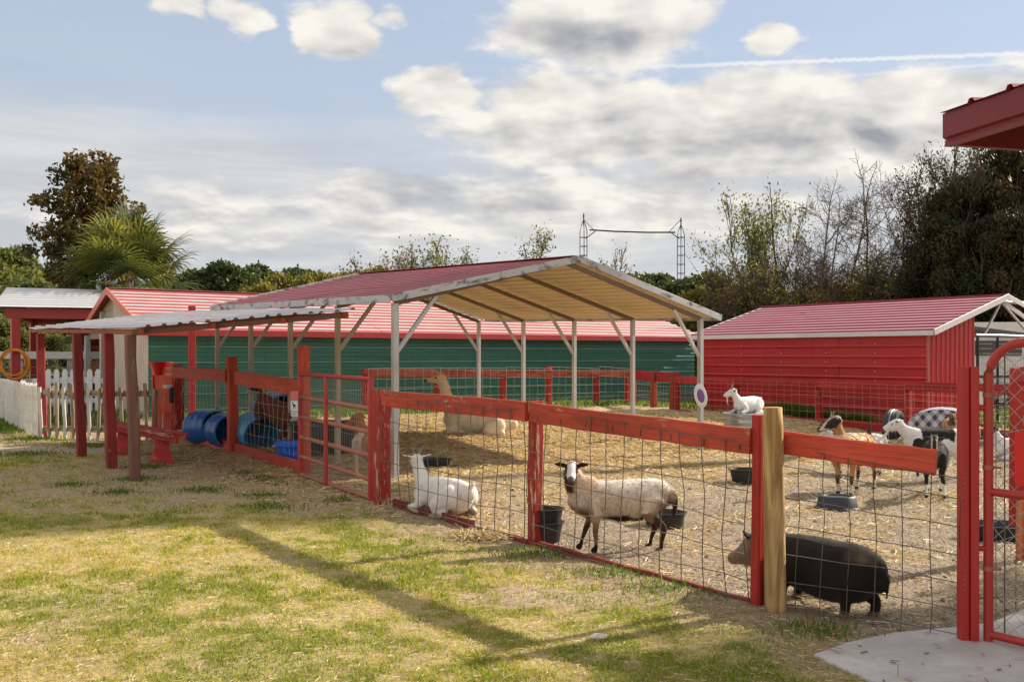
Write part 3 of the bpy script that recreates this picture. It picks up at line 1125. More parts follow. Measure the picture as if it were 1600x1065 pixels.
def build_straw():
    n = 330000
    yy = 4.9 + 19 * RN.rand(n) ** 1.25
    xx = -7 + (.62 * yy + 7) * RN.rand(n)
    gr, st, sa, li = zones(xx, yy)
    fine = fbm(xx * 2.3, yy * 2.3, 3)
    k = (RN.rand(n) < st * (.25 + 1.2 * smooth(.35, .65, fine))) & ~in_poly(xx, yy, SLAB)
    x1, y1 = xx[k], yy[k]; m = len(x1)
    t = np.clip(.62 + .28 * RN.randn(m), 0, 1)
    o = link('straw', straws('straw', x1, y1, .04 + .10 * RN.rand(m), .003 + .00036 * y1, t, LF_straw, .22, .006))
    tag(o, 'golden straw strewn under and around the carport', 'straw', kind='stuff')
    k2 = (RN.rand(n) < li * (1 - st) * .95) & ~k & ~in_poly(xx, yy, SLAB)
    x2, y2 = xx[k2], yy[k2]; m = len(x2)
    t = np.clip(.5 + .3 * RN.randn(m), 0, 1)
    o = link('trodden_litter', straws('trodden_litter', x2, y2, .008 + .02 * RN.rand(m), .003 + .00030 * y2, t, LF_chip, .3, .002))
    tag(o, 'trodden wood chips and droppings on the pen floor', 'litter', kind='stuff')
    # droppings and clods trodden into the floor
    m = 1500
    cy = 5.5 + 13 * RN.rand(m) ** 1.2; cx = -2.5 + (.6 * cy + 2.5) * RN.rand(m)
    k = (pen_s(cx, cy) > .15) & ~in_poly(cx, cy, SLAB)
    cx, cy = cx[k], cy[k]; m = len(cx)
    r = .008 + .022 * RN.rand(m) ** 2
    base = np.array([[1, 0, 0], [0, 1, 0], [-1, 0, 0], [0, -1, 0], [0, 0, .7]])
    P = np.stack([cx, cy, gz(cx, cy) + .002], -1)[:, None] + base[None] * r[:, None, None] * (1 + .3 * RN.randn(m, 5, 1))
    f = (np.arange(m)[:, None, None] * 5 + np.array([[0, 1, 4], [1, 2, 4], [2, 3, 4], [3, 0, 4]])[None]).reshape(-1, 3)
    me = np_mesh('droppings', P.reshape(-1, 3), f, LF_chip); tint(me, np.repeat(.12 * RN.rand(m), 5))
    o = link('droppings', me)
    tag(o, 'small dark droppings and clods on the pen floor', 'droppings', kind='stuff')
    # far yard grass beyond the pen
    n = 70000
    yy = 21 + 16 * RN.rand(n)
    xx = -16 + 36 * RN.rand(n)
    s = pen_s(xx, yy)
    k = (s > 13.6) | (pen_t(xx, yy) > 13)
    xx, yy = xx[k], yy[k]; n = len(xx)
    o = link('yard_grass', blades('yard_grass', xx, yy, .08 + .12 * RN.rand(n), np.full(n, .03), .3 + .5 * RN.rand(n), RN.rand(n), LF_weed))
    tag(o, 'green grass growing along the green shed and behind the pickets', 'grass', kind='stuff')


build_grass()
build_straw()

# concrete slab at the gate
mb = MB()
mb.prism([(x, y, -.10) for x, y in SLAB], (0, 0, .118))
slab = mb.build('concrete_path', M_concrete)
bv = slab.modifiers.new('bevel', 'BEVEL'); bv.width = .012; bv.segments = 2
tag(slab, kind='structure')
# litter on the slab
n = 220
xs_ = 1.6 + 2.6 * RN.rand(n); ys_ = 3.4 + 2.6 * RN.rand(n)
k = in_poly(xs_, ys_, SLAB)
xs_, ys_ = xs_[k], ys_[k]
me = straws('dead_leaves', xs_, ys_, .015 + .045 * RN.rand(len(xs_)), .008, RN.rand(len(xs_)) * .5, LF_chip, .1, 0)
for v in me.vertices: v.co.z = v.co.z - float(gz(v.co.x, v.co.y)) + .021
tag(link('dead_leaves', me), 'dry leaf scraps scattered on the concrete', 'leaves', kind='stuff')
# ------------------------------------------------------------------ buildings
def lerp(a, b, u): return Vector(a).lerp(Vector(b), u)


def slab_quad(name, A, B, C, D, t, mat, parent):
    A, B, C, D = map(Vector, (A, B, C, D))
    n = (B - A).cross(D - A).normalized()
    mb = MB(); mb.prism([A, B, C, D], n * t)
    return mb.build(name, mat, parent)


def carport():
    e = empty('carport', (1.0, 14.0, 0), 0, 'open gabled carport with faded red roof and tan underside standing over straw', 'carport')
    L = [lerp((-1.51, 12.4, 0), (-5.45, 17.75, 0), i / 4) for i in range(5)]
    Rr = [lerp((3.09, 15.75, 0), (-.72, 20.8, 0), i / 4) for i in range(5)]
    apF, apB = Vector((.98, 14.15, 3.04)), Vector((-3.1, 19.8, 3.27))
    eL0, eL1 = Vector((-1.55, 12.28, 2.35)), Vector((-5.63, 17.95, 2.50))
    eR0, eR1 = Vector((3.45, 15.92, 2.24)), Vector((-.62, 21.6, 2.42))
    for row, name in ((L, 0), (Rr, 1)):
        for i, p in enumerate(row):
            u = i / 4
            ztop = ((2.33 + .12 * u) if name == 0 else (2.26 + .13 * u)) - .06
            g0 = float(gz(p.x, p.y))
            tan = (name == 0 and i >= 1)
            mt = M_tanpost if tan else M_greypost
            q = Vector((p.x, p.y, g0 - .05)); top = Vector((p.x, p.y, ztop))
            w = .068 if i else .078
            b = beam('post', q, top, w, w, mt, e, up=D1, rough=.0008, ch=.004)
            # knee brace towards the middle
            o = Rr[i] if name == 0 else L[i]
            inw = (Vector((o.x, o.y, 0)) - Vector((p.x, p.y, 0))).normalized()
            mid = (Vector((L[i].x + Rr[i].x, L[i].y + Rr[i].y, 0)) / 2)
            span = (mid - Vector((p.x, p.y, 0))).length
            ridge_z = apF.z + (apB.z - apF.z) * u - .07
            z1 = ztop + (ridge_z - ztop) * (.62 / span)
            beam('brace', Vector((p.x, p.y, ztop - .62)) + inw * .03, Vector((p.x, p.y, 0)) + inw * .62 + Vector((0, 0, z1 - .03)), .05, .05, mt, e, up=D1, rough=.0005, ch=.003)
            if name == 0:
                pass
    for i in range(5):
        u = i / 4
        p, o = L[i], Rr[i]
        mid = (p + o) / 2
        zl, zr = 2.33 + .12 * u - .06, 2.26 + .13 * u - .06
        rz = apF.z + (apB.z - apF.z) * u - .085
        # keep the rafters just under the sheeting
        beam('rafter', Vector((p.x, p.y, zl)), Vector((mid.x, mid.y, rz)), .06, .06, M_truss, e, rough=.0005, ch=.003)
        beam('rafter', Vector((o.x, o.y, zr)), Vector((mid.x, mid.y, rz)), .06, .06, M_truss, e, rough=.0005, ch=.003)
    # roof sheets, ribs along the ridge; tan sheets of the underside below them
    dn = Vector((0, 0, -.018))
    for (E0, E1, fl) in ((eL0, eL1, True), (eR0, eR1, False)):
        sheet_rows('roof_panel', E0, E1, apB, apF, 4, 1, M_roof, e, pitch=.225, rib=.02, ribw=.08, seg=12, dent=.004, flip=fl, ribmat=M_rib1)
        sheet_rows('ceiling_panel', E0 + dn, E1 + dn, apB + dn, apF + dn, 4, 2, M_under, e, pitch=.225, rib=.016, ribw=.05, seg=4, dent=.002, flip=fl)
    beam('ridge_cap', apF + Vector((0, 0, .02)), apB + Vector((0, 0, .02)), .22, .014, M_roof, e, rough=.001)
    # trim: gable boards and eave boards
    dd = -D1 * .03
    for a, b in ((eL0, apF), (eR0, apF)):
        n = 2
        v = (b - a)
        for k in range(n):
            q0, q1 = a + v * (k / n) + dd, a + v * ((k + 1) / n) + dd
            beam('fascia_board', q0 + Vector((0, 0, -.02)), q1 + Vector((0, 0, -.02)), .02, .10, M_fascia, e, rough=.001 + .001 * k, ch=.003, seg=8)
    for a, b in ((eL1, apB), (eR1, apB)):
        beam('fascia_board', a - dd, b - dd, .02, .09, M_fascia, e, ch=.003)
    out = -D2 * .015
    for k in range(3):
        beam('eave_board', lerp(eL0, eL1, k / 3) + out + Vector((0, 0, -.025)), lerp(eL0, eL1, (k + 1) / 3 - .002) + out + Vector((0, 0, -.025)), .022, .10, M_fascia, e, rough=.002, ch=.003, seg=7)
    beam('eave_board', eR0 - out + Vector((0, 0, -.02)), eR1 - out + Vector((0, 0, -.02)), .022, .09, M_fascia, e, rough=.001, ch=.003)
    return L, Rr


CL, CR = carport()
# salt toy hung on the right front post
mb = MB()
Md = Matrix.Rotation(R(90), 3, 'X') @ Matrix.Identity(3)
pp = Vector((3.09 - .01, 15.75 - .075, EYE + (HY - 618) / F * 15.7))
e = empty('hanging_disc', pp, 0, 'purple patterned disc hanging on the front right carport post', 'toy')
mb.lathe([(0, .012), (.03, .018), (.085, .016), (.105, 0), (.085, -.016), (.03, -.018), (0, -.012)], 20, pp, 1.0, 1.9, Matrix.Rotation(R(90), 3, 'X') @ Matrix.Rotation(R(12), 3, 'Z'))
mb.build('disc', M_white, e, True)
mb = MB()
mb.lathe([(0, .024), (.055, .022), (.062, .016)], 14, pp, 1, 1.9, Matrix.Rotation(R(90), 3, 'X') @ Matrix.Rotation(R(12), 3, 'Z'))
mb.build('picture', M_purple, e, True)


def lean_to():
    e = empty('lean_to', (-5.7, 13.7, 0), 0, 'low tin roofed lean-to on leaning red posts left of the pen', 'shelter')
    bases = [(-9.02, 18.46), (-6.8, 15.19), (-5.71, 13.7), (-4.88, 12.43)]
    tops = [(63, 521, 18.4), (120, 521, 15.2), (168, 521, 13.7), (203, 523, 12.43)]
    for i, ((x, y), t) in enumerate(zip(bases, tops)):
        p = gv(x, y, -.05)
        q = W(*t)
        beam('post', p, q, .135 if i < 3 else .125, .135 if i < 3 else .125, M_maroon if i < 3 else M_brown, e, up=D2, rough=.007, ch=.014)
    # two tall back posts
    b = W(300, 478, 19.2)
    beam('post', gv(b.x, b.y, -.05), b, .12, .12, M_crimson, e, up=D2, rough=.003, ch=.008)
    NL, FL = W(212, 513, 12.2), W(44, 513, 18.9)
    NR, FR = W(552, 486, 12.25), W(272, 489, 18.6)
    # purlins
    for v in (.03, .36, .68, .97):
        a, b2 = lerp(NL, NR, v), lerp(FL, FR, v)
        beam('purlin', a + Vector((0, 0, -.05)), b2 + Vector((0, 0, -.05)), .045, .07, M_back, e, rough=.004)
    a, b2 = NL + (FL - NL) * .02, NR + (FR - NR) * .02
    beam('end_beam', a + Vector((0, 0, -.05)), b2 + Vector((0, 0, -.045)), .05, .075, M_brown, e, rough=.004)
    # tin sheets side by side, each slightly askew
    n = 5
    for k in range(n):
        v0, v1 = k / n, (k + 1) / n
        j0, j1 = random.uniform(-.05, .05), random.uniform(-.05, .05)
        d = (FL - NL).normalized()
        up = Vector((0, 0, .010 + .006 * (k % 2)))
        A, D_ = lerp(NL, NR, v0) + d * j0 + up, lerp(NL, NR, v1 + .02) + d * j0 + up
        B, C = lerp(FL, FR, v0) + d * j1 + up, lerp(FL, FR, v1 + .02) + d * j1 + up
        ribbed('tin_sheet', A, B, C, D_, M_tin, e, pitch=.24, rib=.028, ribw=.08, seg=10, dent=.012, flip=True)
    for k in range(6):
        p = lerp(lerp(NL, FL, .12 * k + .08), lerp(NR, FR, .12 * k + .08), .2 + .1 * (k % 4))
    return e


lean_to()


def green_shed():
    e1 = Vector((.82, .57, 0)).normalized(); e2 = Vector((-e1.y, e1.x, 0))
    c = Vector((-8.26, 21.8, 0))
    Lg, half = 17.4, 3.4
    ze, zr = 2.20, 3.23
    t = empty('green_shed', c, 0, 'long low green metal shed with pale red ribbed roof behind the carport', 'shed')
    # long front wall: courses of ribbed sheets
    z0 = .0
    A, B = c + Vector((0, 0, z0)), c + e1 * Lg + Vector((0, 0, z0))
    up = Vector((0, 0, ze))
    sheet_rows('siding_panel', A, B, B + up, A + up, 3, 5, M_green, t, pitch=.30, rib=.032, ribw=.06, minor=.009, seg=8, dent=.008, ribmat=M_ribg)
    # gable end: cream upright sheets on the right half, drab boards high on the left half
    def zroof(v): return ze + (zr - ze) * (1 - abs(v - half) / half)
    npan = 4
    wgb = half * 1.02
    for k in range(npan):
        v0, v1 = wgb * k / npan, wgb * (k + 1) / npan
        p0, p1 = c + e2 * v0, c + e2 * v1
        ribbed('gable_panel', p1 + Vector((0, 0, 0)), p1 + Vector((0, 0, zroof(v1) - .02)), p0 + Vector((0, 0, zroof(v0) - .02)), p0, M_cream, t, pitch=.24, rib=.022, ribw=.07, seg=4, dent=.003)
    back = e1 * .02
    nb = 5
    for k in range(nb):
        zA, zB = 2.05 + (zr - 2.05) * k / nb, 2.05 + (zr - 2.05) * (k + 1) / nb - .006
        def vend(z): return 2 * half - .1 if z < ze else half + (zr - z) / (zr - ze) * half
        mb = MB()
        mb.prism([c + back + e2 * wgb + Vector((0, 0, zA)), c + back + e2 * wgb + Vector((0, 0, zB)), c + back + e2 * max(vend(zB), wgb + .02) + Vector((0, 0, zB)), c + back + e2 * max(vend(zA), wgb + .02) + Vector((0, 0, zA))], e1 * .03 + Vector((0, 0, 0)))
        mb.build('gable_board', M_drab, t)
    # inner wall far back under the open half
    mb = MB(); mb.prism([c + e1 * 3.5 + e2 * wgb, c + e1 * 3.5 + e2 * (2 * half), c + e1 * 3.5 + e2 * (2 * half) + Vector((0, 0, 2.1)), c + e1 * 3.5 + e2 * wgb + Vector((0, 0, 2.4))], e1 * .05)
    mb.build('inner_wall', M_drab, t)
    for v in (wgb + 1.2, 2 * half - .15):
        beam('porch_post', c + e2 * v + Vector((0, 0, 0)), c + e2 * v + Vector((0, 0, zroof(v) - .08)), .14, .14, M_greypost, t)
    mb = MB(); mb.box(c + e1 * Lg / 2 + e2 * half * 1.0 + Vector((0, 0, .9)), (Lg - .3, 2 * half - .2 - 3.8, 1.7), frame_from(Vector((0, 0, 0)), e1))
    mb.build('core', M_drab, t)
    # roof
    oh = .28
    def RP(u, v, dz=0):
        z = ze + .06 + (zr - ze) * (1 - abs(v - half) / half)
        return c + e1 * u + e2 * v + Vector((0, 0, z + dz))
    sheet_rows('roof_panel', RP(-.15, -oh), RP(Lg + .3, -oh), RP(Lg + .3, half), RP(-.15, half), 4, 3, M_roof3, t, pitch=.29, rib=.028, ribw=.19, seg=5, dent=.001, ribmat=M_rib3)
    sheet_rows('roof_panel', RP(-.15, 2 * half + 1.2), RP(Lg + .3, 2 * half + 1.2), RP(Lg + .3, half), RP(-.15, half), 2, 2, M_roof3, t, pitch=.25, rib=.028, ribw=.09, seg=3, dent=.004, flip=True)
    beam('ridge_cap', RP(-.15, half, .03), RP(Lg + .3, half, .03), .3, .02, M_roof3, t, rough=.001)
    for k in range(4):
        beam('eave_board', RP(-.35 + (Lg + .65) * k / 4, -oh - .02, -.05), RP(-.35 + (Lg + .65) * (k + 1) / 4 - .005, -oh - .02, -.05), .025, .15, M_redtrim, t, rough=.002)
    beam('rake_board', RP(-.18, -oh, -.04), RP(-.18, half, -.04), .03, .17, M_pinktrim, t, rough=.001)
    beam('rake_board', RP(-.18, 2 * half + 1.2, -.04), RP(-.18, half, -.04), .03, .17, M_pinktrim, t, rough=.001)
    for k in range(10):
        pass
    return c, e1, e2


GS, GE1, GE2 = green_shed()


def red_barn():
    c = Vector((8.66, 20.0, 0))
    Lb, half = 6.35, 2.95
    ze, zr = 2.06, 2.88
    t = empty('red_barn', c, 0, 'red metal barn with ribbed red roof and white eave trim behind the pen', 'barn')
    A, B = c.copy(), c + D1 * Lb
    up = Vector((0, 0, ze))
    # long wall of lapped sheets
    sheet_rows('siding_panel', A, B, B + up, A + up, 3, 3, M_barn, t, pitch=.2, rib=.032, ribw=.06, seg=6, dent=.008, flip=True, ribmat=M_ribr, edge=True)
    def zroof(v): return ze + (zr - ze) * (1 - abs(v - half) / half)
    w = 1.86
    for k in range(2):
        v0, v1 = w * k / 2, w * (k + 1) / 2
        p0, p1 = c + D2 * v0, c + D2 * v1
        ribbed('gable_panel', p0, p0 + Vector((0, 0, zroof(v0) - .01)), p1 + Vector((0, 0, zroof(v1) - .01)), p1, M_barn, t, pitch=.21, rib=.02, ribw=.05, seg=3, dent=.003, flip=True)
    beam('corner_trim', c + Vector((0, 0, 0)) - D2 * .012 - D1 * .012, c - D2 * .012 - D1 * .012 + Vector((0, 0, ze)), .05, .05, M_barn, t, rough=.001)
    mb = MB(); mb.prism([c + D2 * w + D1 * .02, c + D2 * w + D1 * Lb, c + D2 * w + D1 * Lb + Vector((0, 0, 2.2)), c + D2 * w + D1 * .02 + Vector((0, 0, 2.45))], D2 * .04)
    mb.build('inner_wall', M_barn, t)
    mb = MB(); mb.prism([c + D1 * Lb, c + D1 * Lb + D2 * 2 * half, c + D1 * Lb + D2 * 2 * half + Vector((0, 0, ze)), c + D1 * Lb + D2 * half + Vector((0, 0, zr)), c + D1 * Lb + Vector((0, 0, ze))], -D1 * .04)
    mb.build('end_wall', M_barn, t)
    oh = .12
    def RP(u, v, dz=0):
        return c + D1 * u + D2 * v + Vector((0, 0, ze + .07 + (zr - ze) * (1 - abs(v - half) / half) + dz))
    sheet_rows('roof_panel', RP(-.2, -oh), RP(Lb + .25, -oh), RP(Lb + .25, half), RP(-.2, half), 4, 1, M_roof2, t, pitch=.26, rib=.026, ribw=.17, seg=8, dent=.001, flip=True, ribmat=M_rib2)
    # far slope over the cage: netting only beyond the ridge, so a bare frame shows
    beam('ridge_cap', RP(-.2, half, .02), RP(Lb + .25, half, .02), .25, .02, M_roof2, t, rough=.001)
    for k in range(2):
        beam('eave_board', RP(-.2 + (Lb + .45) * k / 2, -oh - .015, -.03), RP(-.2 + (Lb + .45) * (k + 1) / 2 - .004, -oh - .015, -.03), .02, .10, M_whitetrim, t, rough=.001)
    beam('rake_board', RP(-.22, -oh, -.02), RP(-.22, half + .02, -.02), .022, .13, M_whitetrim, t, rough=.001)
    beam('rake_board', RP(Lb + .27, -oh, -.02), RP(Lb + .27, half + .02, -.02), .022, .10, M_whitetrim, t, rough=.001)
    beam('rake_board', RP(-.22, 2 * half + oh, .09), RP(-.22, half - .02, -.02), .022, .11, M_whitetrim, t, rough=.001)
    # screws on the long wall
    mb = MB()
    for u in (1.2, 2.45, 3.7, 4.9):
        for k in range(5):
            p = c + D1 * u - D2 * .03 + Vector((0, 0, 1.05 + .2 * k))
            mb.box(p, (.016, .016, .016))
    tag(mb.build('screws', M_whitetrim, t), kind='stuff')
    # open cage half: posts, truss, netting
    k = empty('aviary_frame', c + D2 * 1.9, 0, 'white pipe truss cage covered with dark netting at the barn end', 'cage')
    g0 = c + D2 * 1.95
    g1 = c + D2 * (2 * half + .6)
    def tb(a, b, r=.028, m=M_greypost): 
        mb = MB(); mb.tube([a, b], r, 8); return mb.build('pipe', m, k, True)
    zt = 2.05
    tb(g0 + Vector((0, 0, zt)), g1 + Vector((0, 0, zt)))
    apex = c + D2 * (half + .1) + Vector((0, 0, zr - .06))
    tb(g0 + Vector((0, 0, zt)) + D2 * .35, apex)
    tb(apex, c + D2 * (half + 1.5) + Vector((0, 0, zt)))
    tb(apex, apex + D2 * 3.2 + Vector((0, 0, .0)), .04)
    beam('top_board', apex + D2 * .1, c + D2 * (half + 2.2) + Vector((0, 0, zt + .12)), .03, .10, M_whitetrim, k)
    for v in (2.02, 2.9, 4.3, 6.4):
        tb(c + D2 * v, c + D2 * v + Vector((0, 0, zt)), .03, M_mast)
    mb = MB()
    q0, q1 = c + D2 * 1.9 + D1 * 1.2, c + D2 * 6.6 + D1 * 1.2
    # roof netting: two families of cord sloping under the far roof
    for i in range(46):
        u = i / 45
        a = lerp(q0, q1, u) + Vector((0, 0, 2.05)); b = lerp(q0, q1, u) + D1 * 3.0 + Vector((0, 0, 2.62))
        mb.tube([a, b], .008, 3, False)
    for i in range(26):
        u = i / 25
        a = q0 + D1 * 3.0 * u + Vector((0, 0, 2.05 + .57 * u)); b = q1 + D1 * 3.0 * u + Vector((0, 0, 2.05 + .57 * u))
        mb.tube([a, b], .008, 3, False)
    mb.build('roof_netting', M_mast, k, fix=False)
    mb = MB()
    for i in range(60):
        p = lerp(g0, g1, i / 59)
        mb.tube([p, p + Vector((0, 0, 2.05))], .003, 3, False)
    for i in range(18):
        z = .1 + i * .11
        mb.tube([g0 + Vector((0, 0, z)), g1 + Vector((0, 0, z))], .003, 3, False)
    mb.build('front_netting', M_wire, k, fix=False)
    mb = MB()
    z0 = 2.04
    mb.prism([c + D2 * 1.9 + D1 * .3 + Vector((0, 0, z0)), c + D2 * 6.6 + D1 * .3 + Vector((0, 0, z0)), c + D2 * 6.6 + D1 * 4.6 + Vector((0, 0, z0 + .66)), c + D2 * 1.9 + D1 * 4.6 + Vector((0, 0, z0 + .66))], Vector((0, 0, .012)))
    mb.build('shade_cloth', shade_mat(), k)
    return c


def shade_mat():
    m, g, out = new_mat('shade cloth')
    tc = g.node('ShaderNodeTexCoord')
    w1 = g.noise(coords(g, (1, 1, 1), False), 30, 3, .6)
    d = g.node('ShaderNodeBsdfDiffuse'); d.inputs['Color'].default_value = (.028, .028, .03, 1)
    t = g.node('ShaderNodeBsdfTransparent')
    mx = g.node('ShaderNodeMixShader')
    g.put(mx.inputs[0], g.m('ADD', .55, g.m('MULTIPLY', w1, .35)))
    g.l.new(t.outputs[0], mx.inputs[1]); g.l.new(d.outputs[0], mx.inputs[2])
    g.l.new(mx.outputs[0], out.inputs['Surface'])
    return m


BC = red_barn()


def pavilion():
    c = Vector((-13.72, 26.2, 0))
    e1 = Vector((.93, .36, 0)).normalized(); e2 = Vector((-e1.y, e1.x, 0))
    t = empty('pavilion', c, 0, 'open pavilion with grey white ribbed roof and red beams at far left', 'pavilion')
    ze = 2.92
    Lp, dp, rise = 7.5, 2.4, .66
    def P(u, v, z): return c + e1 * u + e2 * v + Vector((0, 0, z))
    for (u, v) in ((.15, 0), (Lp, 0), (.15, 2 * dp), (Lp, 2 * dp), (3.9, 2 * dp)):
        beam('post', P(u, v, -.05), P(u, v, ze - .3), .22, .22, M_redtrim, t, rough=.003)
    for v in (0, 2 * dp):
        beam('beam', P(-.1, v, ze - .17), P(Lp + .2, v, ze - .17), .09, .28, M_redtrim, t, rough=.003)
    beam('beam', P(.1, .05, ze - .16), P(.1, 2 * dp, ze - .16), .09, .26, M_redtrim, t, rough=.003)
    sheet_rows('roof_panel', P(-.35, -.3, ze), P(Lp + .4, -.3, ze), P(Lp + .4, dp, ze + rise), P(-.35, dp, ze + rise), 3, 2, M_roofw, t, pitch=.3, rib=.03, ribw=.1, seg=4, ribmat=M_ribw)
    sheet_rows('roof_panel', P(-.35, 2 * dp + .3, ze), P(Lp + .4, 2 * dp + .3, ze), P(Lp + .4, dp, ze + rise), P(-.35, dp, ze + rise), 2, 1, M_roofw, t, pitch=.3, rib=.03, ribw=.1, seg=3, flip=True)
    mb = MB()
    mb.prism([P(.02, 0, ze - .03), P(.02, 2 * dp, ze - .03), P(.02, dp, ze + rise - .06)], -e1 * .04)
    mb.build('gable_board', M_redtrim, t)
    # yellow hose coil hung on the front post
    h = empty('hose_coil', P(.15, -.14, 1.35), 0, 'orange yellow hose coiled on the red pavilion post', 'hose')
    mb = MB()
    for k in range(5):
        r = .36 + .03 * (k % 3); cx, cz = random.uniform(-.05, .05), 1.37 + random.uniform(-.06, .06)
        pts = [P(.15, -.16 - .02 * k, cz) + e1 * (cx + r * math.cos(a) * .85) + Vector((0, 0, r * math.sin(a))) for a in [2 * math.pi * i / 26 for i in range(27)]]
        mb.tube(pts, .022, 6, False)
    mb.build('coil', M_orange, h, True)
    return t


pavilion()


def porch_corner():
    c = Vector((2.18, 4.86, 0))
    u = Vector((.26, -.966, 0)).normalized()    # towards the viewer's right
    v = Vector((.966, .26, 0)).normalized()     # away to the right
    t = empty('porch_roof', c + v * 2.6, 0, 'dark red metal roof corner jutting in above the pipe gate', 'roof')
    zb, zt = 2.655, 2.82
    def P(a, b, z): return c + u * a + v * b + Vector((0, 0, z))
    L1, L2 = 3.2, 3.6
    # eave fascia: upright face, then a small step in and a drip lip
    prof = [(0, zt), (0, zb + .045), (.018, zb + .035), (.018, zb + .03), (.008, zb), (.045, zb), (.045, zt)]
    mb = MB()
    mb.prism([P(0, b, z) for b, z in prof], u * L1)
    mb.build('fascia_board', M_darkred, t)
    mb = MB()
    mb.prism([P(a, .048, z) for a, z in [(0, zt - .001), (0, zb + .045), (.018, zb + .03), (.008, zb + .002), (.045, zb + .002), (.045, zt - .001)]], v * L2)
    mb.build('gable_fascia', M_darkred, t)
    for k in range(5):
        b0, b1 = .07 + .64 * k, .07 + .64 * (k + 1) - .004
        mb = MB()
        mb.prism([P(.22, b0, zt - .07 + .02 * k), P(L1, b0, zt - .07 + .02 * k), P(L1, b1, zt - .05 + .02 * k), P(.22, b1, zt - .05 + .02 * k)], (0, 0, .012))
        mb.build('soffit_board', M_log, t)
    ribbed('roof_panel', P(0, -.02, zt + .004), P(0, L2, zt + .22), P(L1, L2, zt + .22), P(L1, -.02, zt + .004), M_roof2, t, pitch=.25, rib=.02, flip=True)
    beam('beam', P(.55, .3, zt - .2), P(.55, L2, zt - .02), .09, .14, M_brown, t)
    for (a, b) in ((.6, 2.9), (3.0, 2.9)):
        beam('post', P(a, b, -.05), P(a, b, zt - .04), .14, .14, M_post, t)
    return t


porch_corner()


def camper():
    c = Vector((15.2, 30.5, 0))
    x = Vector((.95, .1, 0)).normalized()
    M = frame_from(c, c + x)
    t = empty('camper_trailer', c, 0, 'white camper trailer with dark windows parked beyond the barn cage', 'trailer')
    def Q(a, b, z): return M @ Vector((a, b, z))
    body = [(-3.2, .55), (-3.2, 2.05), (-2.7, 2.6), (3.2, 2.65), (3.4, 2.2), (3.4, .55)]
    mb = MB(); mb.prism([Q(a, -1.1, z) for a, z in body], M.to_3x3() @ Vector((0, 2.2, 0)))
    b = mb.build('body', M_white, t)
    for (a0, a1, z0, z1) in ((-2.6, -1.5, 1.55, 2.1), (-1.2, .3, 1.6, 2.05), (.9, 2.2, 1.55, 2.1)):
        mb = MB(); mb.box(Q((a0 + a1) / 2, -1.115, (z0 + z1) / 2), (a1 - a0, .04, z1 - z0), M)
        mb.build('window', M_glassdark, t)
    mb = MB(); mb.box(Q(.1, -1.12, .95), (6.4, .03, .07), M); mb.build('stripe', M_black, t)
    for a in (-1.2, -.35, 1.7):
        mb = MB()
        mb.lathe([(0, -.1), (.22, -.1), (.33, -.08), (.35, 0), (.33, .08), (.22, .1), (0, .1)], 18, Q(a, -1.0, .35), 1, 1, M.to_3x3() @ Matrix.Rotation(R(90), 3, 'X'))
        w = mb.build('wheel', M_tyre, t, True)
        mb = MB(); mb.lathe([(.0, .102), (.16, .11), (.2, .1)], 14, Q(a, -1.0, .35), 1, 1, M.to_3x3() @ Matrix.Rotation(R(90), 3, 'X'))
        mb.build('rim', M_greypost, w, True)
        mb = MB()
        pts = [Q(a + .46 * math.cos(q), -1.13, .35 + .46 * math.sin(q)) for q in [math.pi * k / 12 for k in range(13)]]
        mb.tube(pts, .05, 6); mb.build('wheel_arch', M_whitetrim, t, True)


camper()
# ------------------------------------------------------------------ fences and gates
GROUND_UP = Vector((0, 0, 0))


